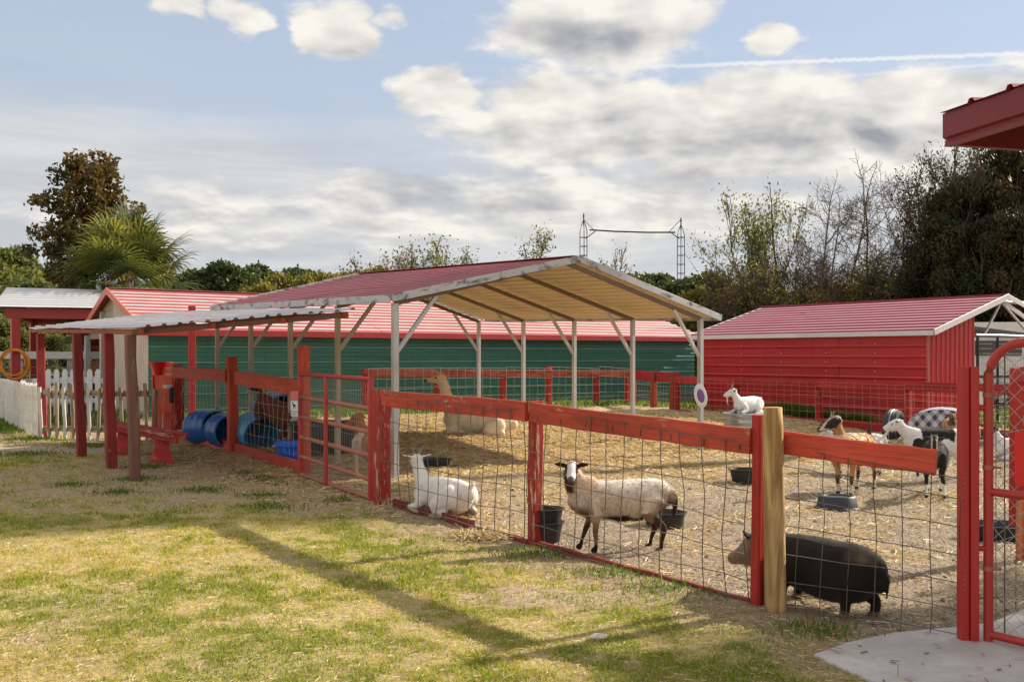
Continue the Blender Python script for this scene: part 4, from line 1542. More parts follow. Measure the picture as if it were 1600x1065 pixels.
def front_fence():
    t = empty('pen_fence', FB, 0, 'red board and welded wire fence along the front of the animal pen', 'fence')
    # posts
    def P(px, top, p, w, mat, lean=0, name='post', d=None):
        z = EYE + (HY - top) / F * p.y
        b = gv(p.x, p.y, -.06)
        return beam(name, b, Vector((p.x + lean, p.y, z)), w, d or w, mat, t, up=D2, rough=.005, ch=.012)
    P(277, 573, FQ, .19, M_peel)
    P(363, 557, FS, .15, M_rail, -.03)
    P(476, 540, FT, .135, M_rail, -.01)
    P(590, 608, FA, .145, M_peel, 0)
    P(832, 626, FB + D2 * .03, .10, M_peel, 0)
    pc = FC - Vector((.038, -.03, 0))
    P(1187, 648, pc, .075, M_post, .01)
    pw = Vector((1.655, 6.02, 0))
    pole('log_post', gv(pw.x, pw.y, -.06), Vector((pw.x - .02, pw.y, EYE + (HY - 636) / F * pw.y)), .068, .062, M_log, t, 16)
    # top rails on the outer face
    o = -D2 * .075
    def rail(a, b, za, zb, h, mat, off=o, wd=.04, name='rail'):
        a, b = Vector(a) + off, Vector(b) + off
        return beam(name, Vector((a.x, a.y, za)), Vector((b.x, b.y, zb)), wd, h, mat, t, rough=.005, ch=.006, seg=12)
    rail(lerp(FQ, FS, .0), lerp(FQ, FS, .98), 1.29, 1.27, .20, M_rail, -D2 * .10)
    rail(lerp(FS, FT, .03), lerp(FS, FT, 1.0), 1.25, 1.15, .22, M_rail, -D2 * .02)
    rail(lerp(FA, FB, -.01), lerp(FA, FB, .985), 1.145, 1.125, .17, M_rail, -D2 * .035)
    rail(lerp(FB, FC, .02), lerp(FB, FC, .97), 1.12, 1.045, .165, M_rail, -D2 * .045)
    rail(lerp(FC, FD, .05), lerp(FC, FD, .865), 1.055, .99, .145, M_rail, D2 * .0)
    # bottom boards
    rail(lerp(FQ, FS, .04), lerp(FQ, FS, .97), .16, .12, .17, M_rail, -D2 * .02, name='bottom_board')
    rail(lerp(FS, FT, .03), lerp(FS, FT, .985), .11, .065, .18, M_rail, -D2 * .0, name='bottom_board')
    rail(lerp(FA, FB, .10), lerp(FA, FB, .66), .03, .0, .13, M_sill, D2 * .0, name='bottom_board')
    rail(lerp(FA, FB, .68), lerp(FA, FB, .98), -.005, -.01, .06, M_sill, D2 * .0, name='bottom_board')
    rail(lerp(FB, FC, .04), lerp(FB, FC, .97), .0, -.01, .06, M_sill, D2 * .0, name='bottom_board')
    # wire
    h6 = (0.03, .2, .38, .56, .74, .9, 1.0)
    wire_panel('wire_panel', lerp(FQ, FS, .06), lerp(FQ, FS, .96), (.2, 1.2), (.2, 1.18), M_wire_lt, t, dv=.2, hs=h6, off=D2 * .03, wob=.02, r=.003)
    wire_panel('wire_panel', lerp(FS, FT, .05), lerp(FS, FT, .97), (.2, 1.16), (.18, 1.08), M_wire_lt, t, dv=.2, hs=h6, off=D2 * .03, wob=.025, r=.003)
    wire_panel('wire_panel', lerp(FA, FB, .03), lerp(FA, FB, .98), (.02, 1.17), (.0, 1.14), M_wire, t, dv=.19, hs=(.04, .22, .40, .58, .76, .99), off=-D2 * .065, wob=.028, r=.0046)
    wire_panel('wire_panel', lerp(FB, FC, .03), lerp(FB, FC, .965), (.0, 1.14), (-.02, 1.07), M_wire, t, dv=.19, hs=(.02, .16, .32, .50, .69, .99), off=-D2 * .075, wob=.028, r=.0040)
    wire_panel('wire_panel', lerp(FC, FD, .07), lerp(FC, FD, .985), (-.02, 1.04), (.0, .93), M_wire, t, dv=.165, hs=(.05, .2, .36, .52, .69, .87, .99), off=-D2 * .03, wob=.026, r=.0034)
    # nails and knot hardware
    mb = MB()
    for (a, b, za, zb, n) in ((FA, FB, 1.1, 1.08, 6), (FB, FC, 1.08, 1.0, 8)):
        for i in range(n):
            u = (i + .5) / n
            p = lerp(a, b, u) - D2 * .07
            mb.tube([Vector((p.x, p.y, za + (zb - za) * u + .02)), Vector((p.x, p.y, za + (zb - za) * u - .02))], .006, 5)
    tag(mb.build('staples', M_rustwire, t), kind='stuff')
    return t


front_fence()


def small_gate():
    t = empty('tube_gate', Vector((-2.7, 12.7, 0)), 0, 'rusty red tube gate with wire backing between two pen posts', 'gate')
    a, b = Vector((-2.80, 12.72, 0)), Vector((-1.57, 10.68, 0))
    za = [1.355, 1.05, .79, .52, .265, .03]
    zb = [1.335, 1.005, .745, .48, .22, .015]
    def tube(p, q, r, mat, name='rail'):
        mb = MB(); n = 6
        mb.tube([lerp(p, q, i / n) + Vector((0, 0, random.uniform(-.002, .002))) for i in range(n + 1)], r, 10)
        return mb.build(name, mat, t, True)
    for i in range(6):
        tube(Vector((a.x, a.y, za[i])), Vector((b.x, b.y, zb[i])), .026 if i in (0, 5) else .027, M_gate if i in (0,) else M_rusty)
    tube(Vector((a.x, a.y, -.01)), Vector((a.x, a.y, 1.37)), .032, M_gate, 'stile')
    tube(Vector((b.x, b.y, -.02)), Vector((b.x, b.y, 1.35)), .032, M_gate, 'stile')
    m = lerp(a, b, .435)
    beam('upright', Vector((m.x, m.y, .0)) - D2 * .035, Vector((m.x, m.y, 1.33)) - D2 * .035, .07, .03, M_gate, t, up=D2)
    wire_panel('wire_panel', a, b, (.05, 1.33), (.03, 1.31), M_wire_lt, t, dv=.055, hs=[k / 8 for k in range(9)], off=D2 * .035, wob=.006, r=.0018)
    mb = MB()
    for z in (.3, 1.05):
        mb = MB(); mb.tube([Vector((a.x, a.y, z)), Vector((a.x - .12, a.y + .12, z))], .014, 6); mb.build('hinge', M_rustwire, t)
    # signs on the gate stile, facing the visitor
    s0 = Vector((-2.845, 12.60, 0))
    fx = Vector((.92, -.39, 0)).normalized()
    fn = Vector((-.39, -.92, 0))
    def plate(name, label, cat, cz, w, h, mat, tilt=.03):
        e = empty(name, s0 + Vector((0, 0, cz)), 0, label, cat)
        M = frame_from(s0 + fn * .02 + Vector((0, 0, cz)), s0 + fn * .02 + fx + Vector((0, 0, cz + tilt)))
        mb = MB(); mb.box(M.translation, (w, .006, h), M); mb.build('plate', mat, e)
        return e, M
    plate('warning_sign', 'small faded red sign on the gate stile above the white one', 'sign', 1.07, .115, .12, coat_metal('faded red sign', (.62, .13, .12), .5, (.75, .4, .38), .5))
    e, M = plate('gate_sign', 'white sign with black animal silhouette and lettering on the tube gate', 'sign', .905, .108, .20, M_white, .02)
    # silhouette: standing goat-like animal, flat print
    sil = [(-.026, .082), (-.018, .086), (-.012, .075), (-.010, .055), (.016, .052), (.026, .060), (.024, .044), (.020, .034), (.024, .0), (.017, .0), (.013, .026), (-.008, .024), (-.006, -.004), (-.013, -.004), (-.018, .03), (-.021, .058), (-.030, .070)]
    mb = MB(); mb.prism([M @ Vector((x, -.0045, z)) for x, z in sil], M.to_3x3() @ Vector((0, -.001, 0)))
    mb.build('silhouette', M_black, e)
    for txt, z, size in (('PETTING', -.052, .028), ('ZOO', -.086, .036)):
        cu = bpy.data.curves.new('lettering', 'FONT'); cu.body = txt; cu.size = size; cu.align_x = 'CENTER'; cu.extrude = .0005
        cu.resolution_u = 2
        tmp = bpy.data.objects.new('lettering_source', cu)
        COL.objects.link(tmp)
        bpy.context.view_layer.update()
        me = bpy.data.meshes.new_from_object(tmp.evaluated_get(bpy.context.evaluated_depsgraph_get()))
        bpy.data.objects.remove(tmp)
        me.materials.clear(); me.materials.append(M_black)
        T = M @ Matrix.Translation((0, -.0042, z)) @ Matrix.Rotation(R(90), 4, 'X')
        link('lettering', me, e, T)


small_gate()


def back_fences():
    # along the green shed
    t = empty('back_fence', GS - GE2 * 1.4 + GE1 * 9, 0, 'brown red rail and wire fence in front of the green shed', 'fence')
    a = GS + GE1 * 4.6 - GE2 * 1.7
    b = GS + GE1 * 12.9 - GE2 * 1.75
    us = [0.0, .24, .48, .66, .86, 1.0]
    za, zb = 1.27, 1.16
    for i, u in enumerate(us):
        p = lerp(a, b, u)
        z = za + (zb - za) * u
        beam('post', Vector((p.x, p.y, .0)), Vector((p.x, p.y, z + (.10 if i == 3 else .0))), .13, .13, M_post, t, up=D2, rough=.005)
        if i:
            p0 = lerp(a, b, us[i - 1])
            beam('rail', Vector((p0.x, p0.y, za + (zb - za) * us[i - 1] - .09)) - GE2 * .1, Vector((p.x, p.y, z - .09)) - GE2 * .1, .04, .19, M_back, t, rough=.004)
            wire_panel('wire_panel', p0, p, (.1, za + .02), (.1, z + .05), M_wire_lt, t, dv=.24, hs=(.02, .2, .4, .6, .78, 1.0), off=-GE2 * .14, r=.0038, wob=.014)
    t = empty('short_fence', GS - GE2 * 1.4 + GE1 * 15, 0, 'bright red rail fence between the back fence and the red barn', 'fence')
    c, d = b + GE1 * .05 - GE2 * .05, BC + D1 * 6.35 - D2 * .85
    for i, u in enumerate((.08, .55, .95)):
        p = lerp(c, d, u)
        beam('post', Vector((p.x, p.y, 0)), Vector((p.x, p.y, 1.08)), .15, .15, M_crimson if i == 0 else M_back, t, up=D2)
    for k in range(2):
        p, q = lerp(c, d, k / 2), lerp(c, d, (k + 1) / 2 - .005)
        beam('rail', Vector((p.x, p.y, 1.04)) - GE2 * .12, Vector((q.x, q.y, 1.02)) - GE2 * .12, .04, .26, M_crimson, t, rough=.003)
    wire_panel('wire_panel', c, d, (.1, .95), (.1, .95), M_wire_lt, t, dv=.22, hs=(.0, .2, .4, .6, .8, 1.0), off=-GE2 * .16, r=.0038)
    # along the barn
    t = empty('barn_fence', BC + D1 * 3 - D2 * .8, 0, 'red board and red wire fence running along the barn wall', 'fence')
    a, b = BC + D1 * 6.3 - D2 * .85, BC - D1 * 2.2 - D2 * .85
    us = [0, .23, .50, .75, 1.0]
    for i, u in enumerate(us):
        p = lerp(a, b, u)
        beam('post', Vector((p.x, p.y, -.05)), Vector((p.x, p.y, 1.06 if i != 2 else 1.02)), .12, .12, M_post, t, up=D2)
        if i:
            q = lerp(a, b, us[i - 1])
            beam('rail', Vector((q.x, q.y, .98)) - D2 * .085, Vector((p.x, p.y, .965)) - D2 * .085, .035, .19, M_crimson, t, rough=.003)
            beam('bottom_board', Vector((q.x, q.y, .12)) - D2 * .085, Vector((p.x, p.y, .10)) - D2 * .085, .035, .22, M_crimson, t, rough=.003)
            wire_panel('wire_panel', q, p, (.2, 1.02), (.18, 1.0), M_barnwire, t, dv=.2, hs=(.0, .22, .42, .60, .76, .9, 1.0), off=-D2 * .12, r=.0036, wob=.010)
    # planter weeds behind the board
    n = 1500
    u = RN.rand(n)
    cl = np.array([.38, .43, .47, .55, .62])[RN.randint(0, 5, n)] + RN.randn(n) * .03
    x = a.x + (b.x - a.x) * cl + D2.x * .15; y = a.y + (b.y - a.y) * cl + D2.y * .15
    o = link('weeds', blades('weeds', x, y, .22 + .2 * RN.rand(n), np.full(n, .03), .2 + .5 * RN.rand(n), RN.rand(n), LF_weed))
    tag(o, 'green weeds growing between the barn and its fence', 'weeds', kind='stuff')
    # far right fence beyond the gate
    t = empty('far_fence', Vector((9.0, 18.0, 0)), 0, 'red post and rail fence seen through the pipe gate', 'fence')
    a, b = BC - D1 * 2.25 - D2 * .85, Vector((13.6, 17.6, 0))
    for i, u in enumerate((.12, .42, .72, 1.0)):
        p = lerp(a, b, u)
        beam('post', Vector((p.x, p.y, -.05)), Vector((p.x, p.y, 1.22)), .14, .14, M_crimson, t, up=D2)
    beam('rail', Vector((a.x, a.y, 1.0)), Vector((b.x, b.y, .98)) - D2 * .06, .04, .24, M_crimson, t)
    beam('bottom_board', Vector((a.x, a.y, .12)) - D2 * .09, Vector((b.x, b.y, .12)) - D2 * .09, .04, .24, M_crimson, t)
    # inner red post with wood foot, right of the pipe gate
    p = Vector((4.03, 7.62, 0))
    t = empty('marker_post', p, 0, 'red post on a wooden stub with a round topped dark red plate', 'post')
    beam('post', Vector((p.x, p.y, .25)), Vector((p.x + .01, p.y, 1.50)), .12, .12, M_post, t, up=D2)
    beam('stub', Vector((p.x + .02, p.y - .09, -.05)), Vector((p.x + .02, p.y - .09, .50)), .10, .06, M_log, t, up=D2, rough=.006)
    beam('stub', Vector((p.x - .05, p.y - .1, -.05)), Vector((p.x - .05, p.y - .1, .46)), .05, .05, M_orangewood, t, up=D2, rough=.006)
    pts = [(-.12, -.055), (-.14, -.03), (-.10, .04), (-.05, .062), (.2, .07), (.22, -.055)]
    mb = MB(); mb.prism([p + Vector((x + .03, -.08, 1.45 + z)) for x, z in pts], (0, .03, 0)); mb.build('top_plate', M_redtrim, t)
    # white wires from the gate post across to the marker post
    t = empty('wire_fence', Vector((3.3, 6.5, 0)), 0, 'bright horizontal wires with chain-link behind the pipe gate', 'fence')
    a, b = Vector((2.60, 5.46, 0)), Vector((4.0, 7.55, 0))
    b2 = Vector((3.9, 6.6, 0))
    for k in range(9):
        z = .12 + k * .128
        mb = MB(); mb.tube([Vector((a.x, a.y, z - .02)), lerp(a, b2, .5) + Vector((0, 0, z - .004)), Vector((b2.x, b2.y, z + .02))], .0016, 4, False)
        mb.build('wire', M_wire_lt, t, fix=False)
    for k in range(6):
        q = lerp(a, b2, .04 + .17 * k)
        mb = MB(); mb.tube([q + Vector((0, 0, .04)), q + Vector((0, 0, 1.2))], .0026, 4, False)
        mb.build('stay', M_wire, t, fix=False)


back_fences()


def pipe_gate():
    # steel gate post: two channels side by side
    e = empty('gate_post', FD, 0, 'square red steel gate post standing on the concrete', 'post')
    z = EYE + (HY - 573) / F * 5.3
    beam('channel', Vector((2.518, 5.36, .02)), Vector((2.518, 5.36, z)), .046, .06, M_steelred, e, up=Vector((0, 1, 0)), rough=.0006, ch=.004)
    beam('channel', Vector((2.566, 5.35, .0)), Vector((2.566, 5.35, z)), .044, .075, M_steelred, e, up=Vector((0, 1, 0)), rough=.0006, ch=.004)
    mb = MB()
    for k in range(14):
        mb.box((2.513, 5.36 - .0315, .30 + .028 * (k % 7) + (.48 if k > 6 else .0)), (.007, .006, .010))
    mb.build('bolt_holes', M_rusty, e)
    mb = MB()
    for zz in (.53, 1.31):
        mb = MB(); mb.tube([Vector((2.59, 5.335, zz)), Vector((2.655, 5.33, zz))], .016, 8); mb.build('hinge', M_steelred, e, True)
    t = empty('pipe_gate', Vector((2.64, 5.33, 0)), 0, 'red pipe gate with rounded corner and chain-link at the right', 'gate')
    g0 = Vector((2.645, 5.33, 0)); d = Vector((.595, -.804, 0)); Wg = 1.15
    top, r = 1.67, .20
    def P(u, z): return g0 + d * u + Vector((0, 0, z))
    pts = [P(0, -.005), P(0, .6), P(0, 1.1), P(0, top - r)]
    pts += [P(r - r * math.cos(a), top - r + r * math.sin(a)) for a in [math.pi / 2 * k / 9 for k in range(1, 10)]]
    pts += [P(Wg - r, top)]
    pts += [P(Wg - r + r * math.sin(a), top - r + r * math.cos(a)) for a in [math.pi / 2 * k / 9 for k in range(1, 10)]]
    pts += [P(Wg, .03)]
    mb = MB(); mb.tube(pts, .026, 12); mb.build('frame', M_gate, t, True)
    for z in (.055, .845):
        mb = MB(); mb.tube([P(0, z), P(Wg, z)], .023, 10); mb.build('rail', M_gate, t, True)
    # chain-link: zigzag wires
    mb = MB(); s = .085; nn = Vector((-d.y, d.x, 0)) * .03
    nx = int(Wg / s) + 1; nz = int((top - .1) / s)
    for i in range(-nz, nx + 1):
        for sgn in (1, -1):
            seg = []
            for k in range(nz + 1):
                u = i * s + k * s if sgn > 0 else (i + nz) * s - k * s
                if -.001 <= u <= Wg + .001:
                    zz = .06 + k * s
                    if zz > top - .03: continue
                    seg.append(P(u, zz) + nn + nn * .12 * (1 if k % 2 else -1))
            if len(seg) > 1: mb.tube(seg, .0019, 4, False)
    mb.build('chain_link', M_wire_lt, t, fix=False)
    mb = MB()
    for z in (.42, .98, 1.38):
        mb = MB()
        mb.tube([P(-.012, z), P(.07, z + .004)], .008, 6)
        mb.tube([P(0, z - .012), P(0, z + .012)], .030, 10)
        mb.build('tension_band', M_rusty, t, True)
    mb = MB(); mb.tube([P(.075, .06) + nn, P(.075, top - .06) + nn], .004, 5); mb.build('tension_bar', M_wire, t)
    # red plastic board hung on the gate
    q = P(.17, 0)
    e = empty('red_board', q + Vector((0, 0, 1.0)), 0, 'bright red rounded plastic board hanging on the pipe gate', 'board')
    w, h, rr = .30, .29, .03
    prof = []
    for (cx, cz, a0) in ((w - rr, h - rr, 0), (rr, h - rr, 90), (rr, rr, 180), (w - rr, rr, 270)):
        for k in range(5):
            a = R(a0 + 22.5 * k); prof.append((cx + rr * math.cos(a), cz + rr * math.sin(a)))
    mb = MB(); mb.prism([P(.160 + x, .90 + z) - nn * .95 for x, z in prof], -nn * .3)
    mb.build('panel', M_redplastic, e)


pipe_gate()


def pickets():
    # white picket fence at far left
    t = empty('white_picket_fence', Vector((-11, 21, 0)), 0, 'white picket fence with pointed tops at the left edge', 'fence')
    a, b = Vector((-14.2, 26.0, 0)), Vector((-9.22, 18.72, 0))
    L = (b - a).length
    n = int(L / .135)
    pr = [(-.045, 0), (.045, 0), (.045, .97), (.0, 1.03), (-.045, .97)]
    d = (b - a).normalized(); nn = Vector((-d.y, d.x, 0))
    mb = MB(); mb.prism([(x, 0, z) for x, z in pr], (0, .02, 0))
    me = mb.mesh('picket', M_whitewood)
    for i in range(n + 1):
        p = a + d * (L * i / n)
        M = frame_from(p, p + d)
        M.translation = Vector((p.x, p.y, float(gz(p.x, p.y)) + .02 + random.uniform(-.02, .02)))
        M = M @ Matrix.Rotation(random.uniform(-.02, .02), 4, 'Y')
        link('picket', me, t, M)
    for z in (.25, .78):
        beam('rail', a + nn * .05 + Vector((0, 0, z)), b + nn * .05 + Vector((0, 0, z)), .035, .08, M_whitewood, t)
    p = b + d * .12
    beam('post', gv(p.x, p.y), Vector((p.x, p.y, .95)), .1, .1, M_whitewood, t, up=D2)
    # rough stake fence
    t = empty('stake_fence', Vector((-7.9, 18.2, 0)), 0, 'rough weathered stake fence behind the lean-to posts', 'fence')
    a, b = Vector((-9.0, 18.4, 0)), Vector((-6.35, 18.0, 0))
    n = 17
    for i in range(n):
        p = lerp(a, b, i / (n - 1))
        h = 1.03 + random.uniform(-.06, .06)
        q = p + Vector((random.uniform(-.05, .05), 0, h))
        o = beam('stake', gv(p.x, p.y - .05, -.03), q + Vector((0, -.05, 0)), .062, .03, M_oldwood if i % 3 else M_whitewood, t, up=Vector((0, 1, 0)), rough=.008)
    for z in (.2, .88):
        beam('rail', a + Vector((0, 0, z)), b + Vector((0, 0, z)), .035, .11, M_oldwood, t, rough=.004)
    # white board fence with wire, farther back
    t = empty('white_board_fence', Vector((-13, 27.0, 0)), 0, 'white board topped wire fence in the yard behind the pickets', 'fence')
    y = 26.9
    a, b = Vector((-15.5, y, 0)), Vector((-10.4, y + 1.2, 0))
    us = [0, .3, .55, .8, 1]
    for i, u in enumerate(us):
        p = lerp(a, b, u)
        beam('post', gv(p.x, p.y, -.02), Vector((p.x, p.y, 1.66)), .12, .12, M_whitewood, t)
        if i:
            q = lerp(a, b, us[i - 1])
            beam('rail', Vector((q.x, q.y - .08, 1.60)), Vector((p.x, p.y - .08, 1.60)), .04, .22, M_white, t)
            beam('rail', Vector((q.x, q.y - .08, .86)), Vector((p.x, p.y - .08, .86)), .04, .15, M_white, t)
            beam('rail', Vector((q.x, q.y - .08, .22)), Vector((p.x, p.y - .08, .22)), .04, .15, M_white, t)
            wire_panel('wire_panel', q, p, (.1, 1.5), (.1, 1.5), M_wire_lt, t, dv=.24, hs=(0, .17, .33, .5, .67, .83, 1), off=Vector((0, -.12, 0)), r=.010, wob=.006)
    # white wooden playhouse fence panel with arched back
    t = empty('white_pickets', Vector((-11, 24.4, 0)), 0, 'second row of white pickets in front of the orange wagon', 'fence')
    mb = MB(); mb.prism([(-.07, 0, 0), (.07, 0, 0), (.07, 0, 1.12), (.035, 0, 1.2), (-.035, 0, 1.2), (-.07, 0, 1.12)], (0, .025, 0))
    me = mb.mesh('picket', M_white)
    for i in range(11):
        p = Vector((-12.0 + .21 * i, 24.4, 0))
        big = 1.0 if i != 8 else 1.18
        link('picket', me, t, Matrix.Translation((p.x, p.y, .05)) @ Matrix.Diagonal((big, 1, big, 1)))
    for z in (.45, .95):
        beam('rail', Vector((-12.2, 24.45, z)), Vector((-9.7, 24.45, z)), .04, .12, M_white, t)
    # orange and red wagon
    c = Vector((-12.4, 29.3, 0))
    t = empty('hay_wagon', c, 0, 'red wagon with orange deck standing behind the white fences', 'wagon')
    mb = MB(); mb.box(c + Vector((.9, 0, 1.25)), (3.4, 1.5, .34)); mb.build('deck', M_orangewood, t)
    mb = MB(); mb.box(c + Vector((.9, -.78, 1.58)), (3.3, .04, .2)); mb.build('side_board', M_orangewood, t)
    for k in range(7):
        beam('stake', c + Vector((-.2 + .32 * k, -.72, 1.4)), c + Vector((-.2 + .32 * k, -.72, 2.15)), .09, .05, M_redtrim, t)
    for z in (1.85, 2.1):
        beam('rail', c + Vector((-.3, -.76, z)), c + Vector((1.9, -.76, z)), .04, .1, M_redtrim, t)
    for a in (-.3, 2.1):
        mb = MB(); mb.lathe([(0, -.1), (.3, -.09), (.42, -.05), (.42, .05), (.3, .09), (0, .1)], 18, c + Vector((a, -.75, .45)), 1, 1, Matrix.Rotation(R(90), 3, 'X'))
        mb.build('wheel', M_tyre, t, True)
    mb = MB(); mb.box(c + Vector((.9, -.1, .85)), (3.0, 1.1, .3)); mb.build('chassis', M_white, t)
    # white bench table in the yard
    c = Vector((-11.6, 26.0, 0))
    t = empty('white_table', c, 0, 'white yard table between the two white fences', 'table')
    mb = MB(); mb.box(c + Vector((.5, 0, .98)), (2.2, .8, .06)); mb.build('top', M_white, t)
    for sx in (-.4, 1.4):
        for sy in (-.3, .3):
            beam('leg', c + Vector((sx, sy, 0)), c + Vector((sx, sy, .95)), .08, .08, M_white, t)


pickets()


def pen_corner():
    # plank wall and feed dispenser at the left end of the pen
    t = empty('plank_wall', FQ, 0, 'red plank wall at the left end of the pen fence', 'wall')
    a = Vector((-6.86, 18.3, 0)); b = Vector((-6.26, 17.72, 0))
    d = (b - a).normalized()
    for k in range(3):
        p, q = lerp(a, b, k / 3), lerp(a, b, (k + 1) / 3 - .02)
        beam('plank', (p + q) / 2 + Vector((0, 0, -.02)), (p + q) / 2 + Vector((0, 0, 1.36)), .025, (q - p).length, M_rail, t, up=d, rough=.002)
    for px, top in ((241, 585), (250, 590)):
        q = W(px, top, 18.25)
        beam('post', gv(q.x, q.y, -.02), q, .09, .08, M_peel if px > 245 else M_post, t, up=D2)
    q = W(262, 640, 17.95)
    beam('batten', W(259, 648, 17.82), W(277, 652, 17.55), .03, .12, M_crimson, t)
    # feed dispenser
    q = W(268, 612, 17.55)
    t = empty('feed_dispenser', q, 0, 'small feed dispenser with white cup fixed to the red plank wall', 'dispenser')
    mb = MB(); mb.lathe([(0, -.28), (.045, -.28), (.05, -.05), (.04, 0), (0, 0)], 12, q + Vector((0, 0, .08))); mb.build('tube', M_black, t, True)
    mb = MB(); mb.lathe([(0, -.03), (.06, -.03), (.09, .03), (.085, .03), (.05, -.01)], 14, q + Vector((-.06, -.03, .10))); mb.build('cup', M_white, t, True)
    q = W(251, 575, 18.1)
    # red tub on top of the posts
    t = empty('red_tub', q, 0, 'red plastic tub sitting on the plank posts beside the wall', 'tub')
    mb = MB(); mb.lathe([(0, -.13), (.13, -.13), (.20, .09), (.215, .11), (.20, .115), (.185, .09), (.12, -.11), (0, -.11)], 18, q); mb.build('bowl', M_redplastic, t, True)
    mb = MB(); mb.lathe([(.2, .1), (.222, .105), (.222, .12), (.2, .12)], 18, q); mb.build('rim', M_redplastic, t, True)
    q = W(272, 577, 17.85)
    t = empty('red_crate', q, 0, 'small ribbed red crate lying on top of the plank wall', 'crate')
    M = frame_from(q, q + d)
    for k in range(4):
        mb = MB(); mb.box(M @ Vector((0, -.09 + .0 * k, -.09 + .06 * k)), (.30, .02, .045), M); mb.build('slat', M_redplastic if k % 2 else M_pinktrim, t)
    mb = MB(); mb.box(q + Vector((0, 0, -.005)), (.29, .16, .2), M); mb.build('body', M_redtrim, t)
    # bench: plank on two flared plank legs
    t = empty('plank_bench', Vector((-5.5, 14.5, 0)), 0, 'red plank bench on flared board legs beneath the lean-to', 'bench')
    p0, p1 = W(279, 678, 13.75), W(176, 656, 15.6)
    p0.z = .46; p1.z = .50
    beam('seat', p0, p1, .30, .05, M_peel, t, rough=.003)
    beam('apron', p0 + Vector((.02, -.12, -.06)), p1 + Vector((0, -.12, -.06)), .03, .09, M_crimson, t, rough=.003)
    dd = (p1 - p0).normalized()
    sd = Vector((-dd.y, dd.x, 0)).normalized()
    for u in (.22, .80):
        c = lerp(p0, p1, u)
        prof = [(-.26, -.46), (.26, -.46), (.17, -.30), (.13, -.12), (.13, .0), (-.13, .0), (-.13, -.12), (-.17, -.30)]
        mb = MB(); mb.prism([c + Vector((.86, -.3, 0)) * x + Vector((0, 0, z - .03)) for x, z in prof], dd * .05)
        mb.build('leg', M_post, t)


pen_corner()
# ------------------------------------------------------------------ tubs, barrels and other loose things
def pan(name, px, py, rx, ry, h, mat, label, cat, rot=0.0, flare=.82, invert=False, sink=.01, n=28, z=None, lug=False):
    p = G(px, py)
    p.z = float(gz(p.x, p.y)) - sink if z is None else z
    e = empty(name, p, 0, label, cat)
    M = Matrix.Rotation(rot, 3, 'Z')
    k = flare
    if not invert:
        prof = [(0, 0), (k, 0), (k + .02, h * .1), (.97, h * .9), (1.04, h * .92), (1.05, h), (.99, h), (.93, h * .88), (k - .05, h * .14), (0, h * .12)]
    else:
        prof = [(1.08, 0), (1.10, h * .10), (1.05, h * .22), (.95, h * .26), (k + .05, h * .92), (k, h), (k - .12, h), (k - .16, h * .9), (0, h * .88)]
    mb = MB(); mb.lathe([(r, z_) for r, z_ in prof], n, p, rx, ry, None)
    if rot:
        c = p
        mb.v = [tuple((M @ (Vector(v) - c)) + c) for v in mb.v]
    mb.build('bowl', mat, e, True)
    if not invert:
        mb = MB(); mb.lathe([(1.03, h * .93), (1.075, h * .96), (1.075, h * 1.0), (1.03, h * 1.02)], n, p, rx, ry)
        if rot: mb.v = [tuple((M @ (Vector(v) - p)) + p) for v in mb.v]
        mb.build('rim', mat, e, True)
    return e


pan('feed_pan', 678, 733, .255, .17, .13, M_rubber2, 'low black rubber feed pan in the straw behind the lying white goat', 'feed pan', -.35)
pan('feed_pan', 1038, 820, .20, .16, .15, M_rubber, 'round black feed pan behind the hind legs of the sheep', 'feed pan', -.2)
pan('feed_pan', 1166, 752, .21, .17, .18, M_rubber, 'deep black feed pan beside the log post, in front of the tub', 'feed pan', 0)
pan('feed_pan', 1308, 794, .24, .19, .15, M_rubber2, 'upturned blue black feed pan at the feet of the tan goat', 'feed pan', .1, .80, True, n=8)
pan('feed_pan', 1566, 838, .30, .20, .14, M_rubber2, 'wide black feed pan behind the pipe gate', 'feed pan', -.3)
# two nested buckets behind a fence post
q = G(858, 850)
for k, (dz, lab) in enumerate(((0.0, 'lower black rubber bucket of two stacked behind the red fence post'), (.115, 'upper black rubber bucket of two stacked behind the red fence post'))):
    e = empty('rubber_bucket', q + Vector((-.01, .15, dz)), 0, lab, 'bucket', 'stacked black buckets')
    mb = MB(); mb.lathe([(0, 0), (.105, 0), (.108, .015), (.135, .155), (.15, .16), (.15, .172), (.128, .172), (.10, .03), (0, .025)], 24, q + Vector((-.01, .15, dz)))
    mb.build('bowl', M_rubber, e, True)
# big black tub behind the tube gate
p = Vector((-2.85, 14.6, float(gz(-2.85, 14.6))))
e = empty('stock_tub', p, 0, 'big black oval stock tub standing in straw behind the tube gate', 'tub')
mb = MB(); mb.lathe([(0, 0), (.42, 0), (.45, .02), (.50, .40), (.54, .42), (.54, .46), (.49, .46), (.43, .06), (0, .05)], 30, p, 1.0, .8); mb.build('bowl', M_rubber, e, True)
mb = MB(); mb.lathe([(.52, .405), (.555, .42), (.555, .45), (.52, .468)], 30, p, 1.0, .8); mb.build('rim', M_rubber2, e, True)
# blue bucket by the gate post
p = Vector((-3.22, 13.98, float(gz(-3.22, 13.98)) + .03))
e = empty('blue_bucket', p, 0, 'bright blue plastic bucket in the pen beside the tall gate post', 'bucket')
mb = MB(); mb.lathe([(0, 0), (.135, 0), (.14, .01), (.175, .26), (.18, .26), (.18, .275), (.166, .275), (.13, .02), (0, .015)], 24, p, 1.18, 1.18); mb.build('body', M_bucket, e, True)
mb = MB(); mb.lathe([(.172, .215), (.195, .22), (.195, .285), (.18, .285)], 24, p, 1.18, 1.18); mb.build('rim', M_bucket, e, True)


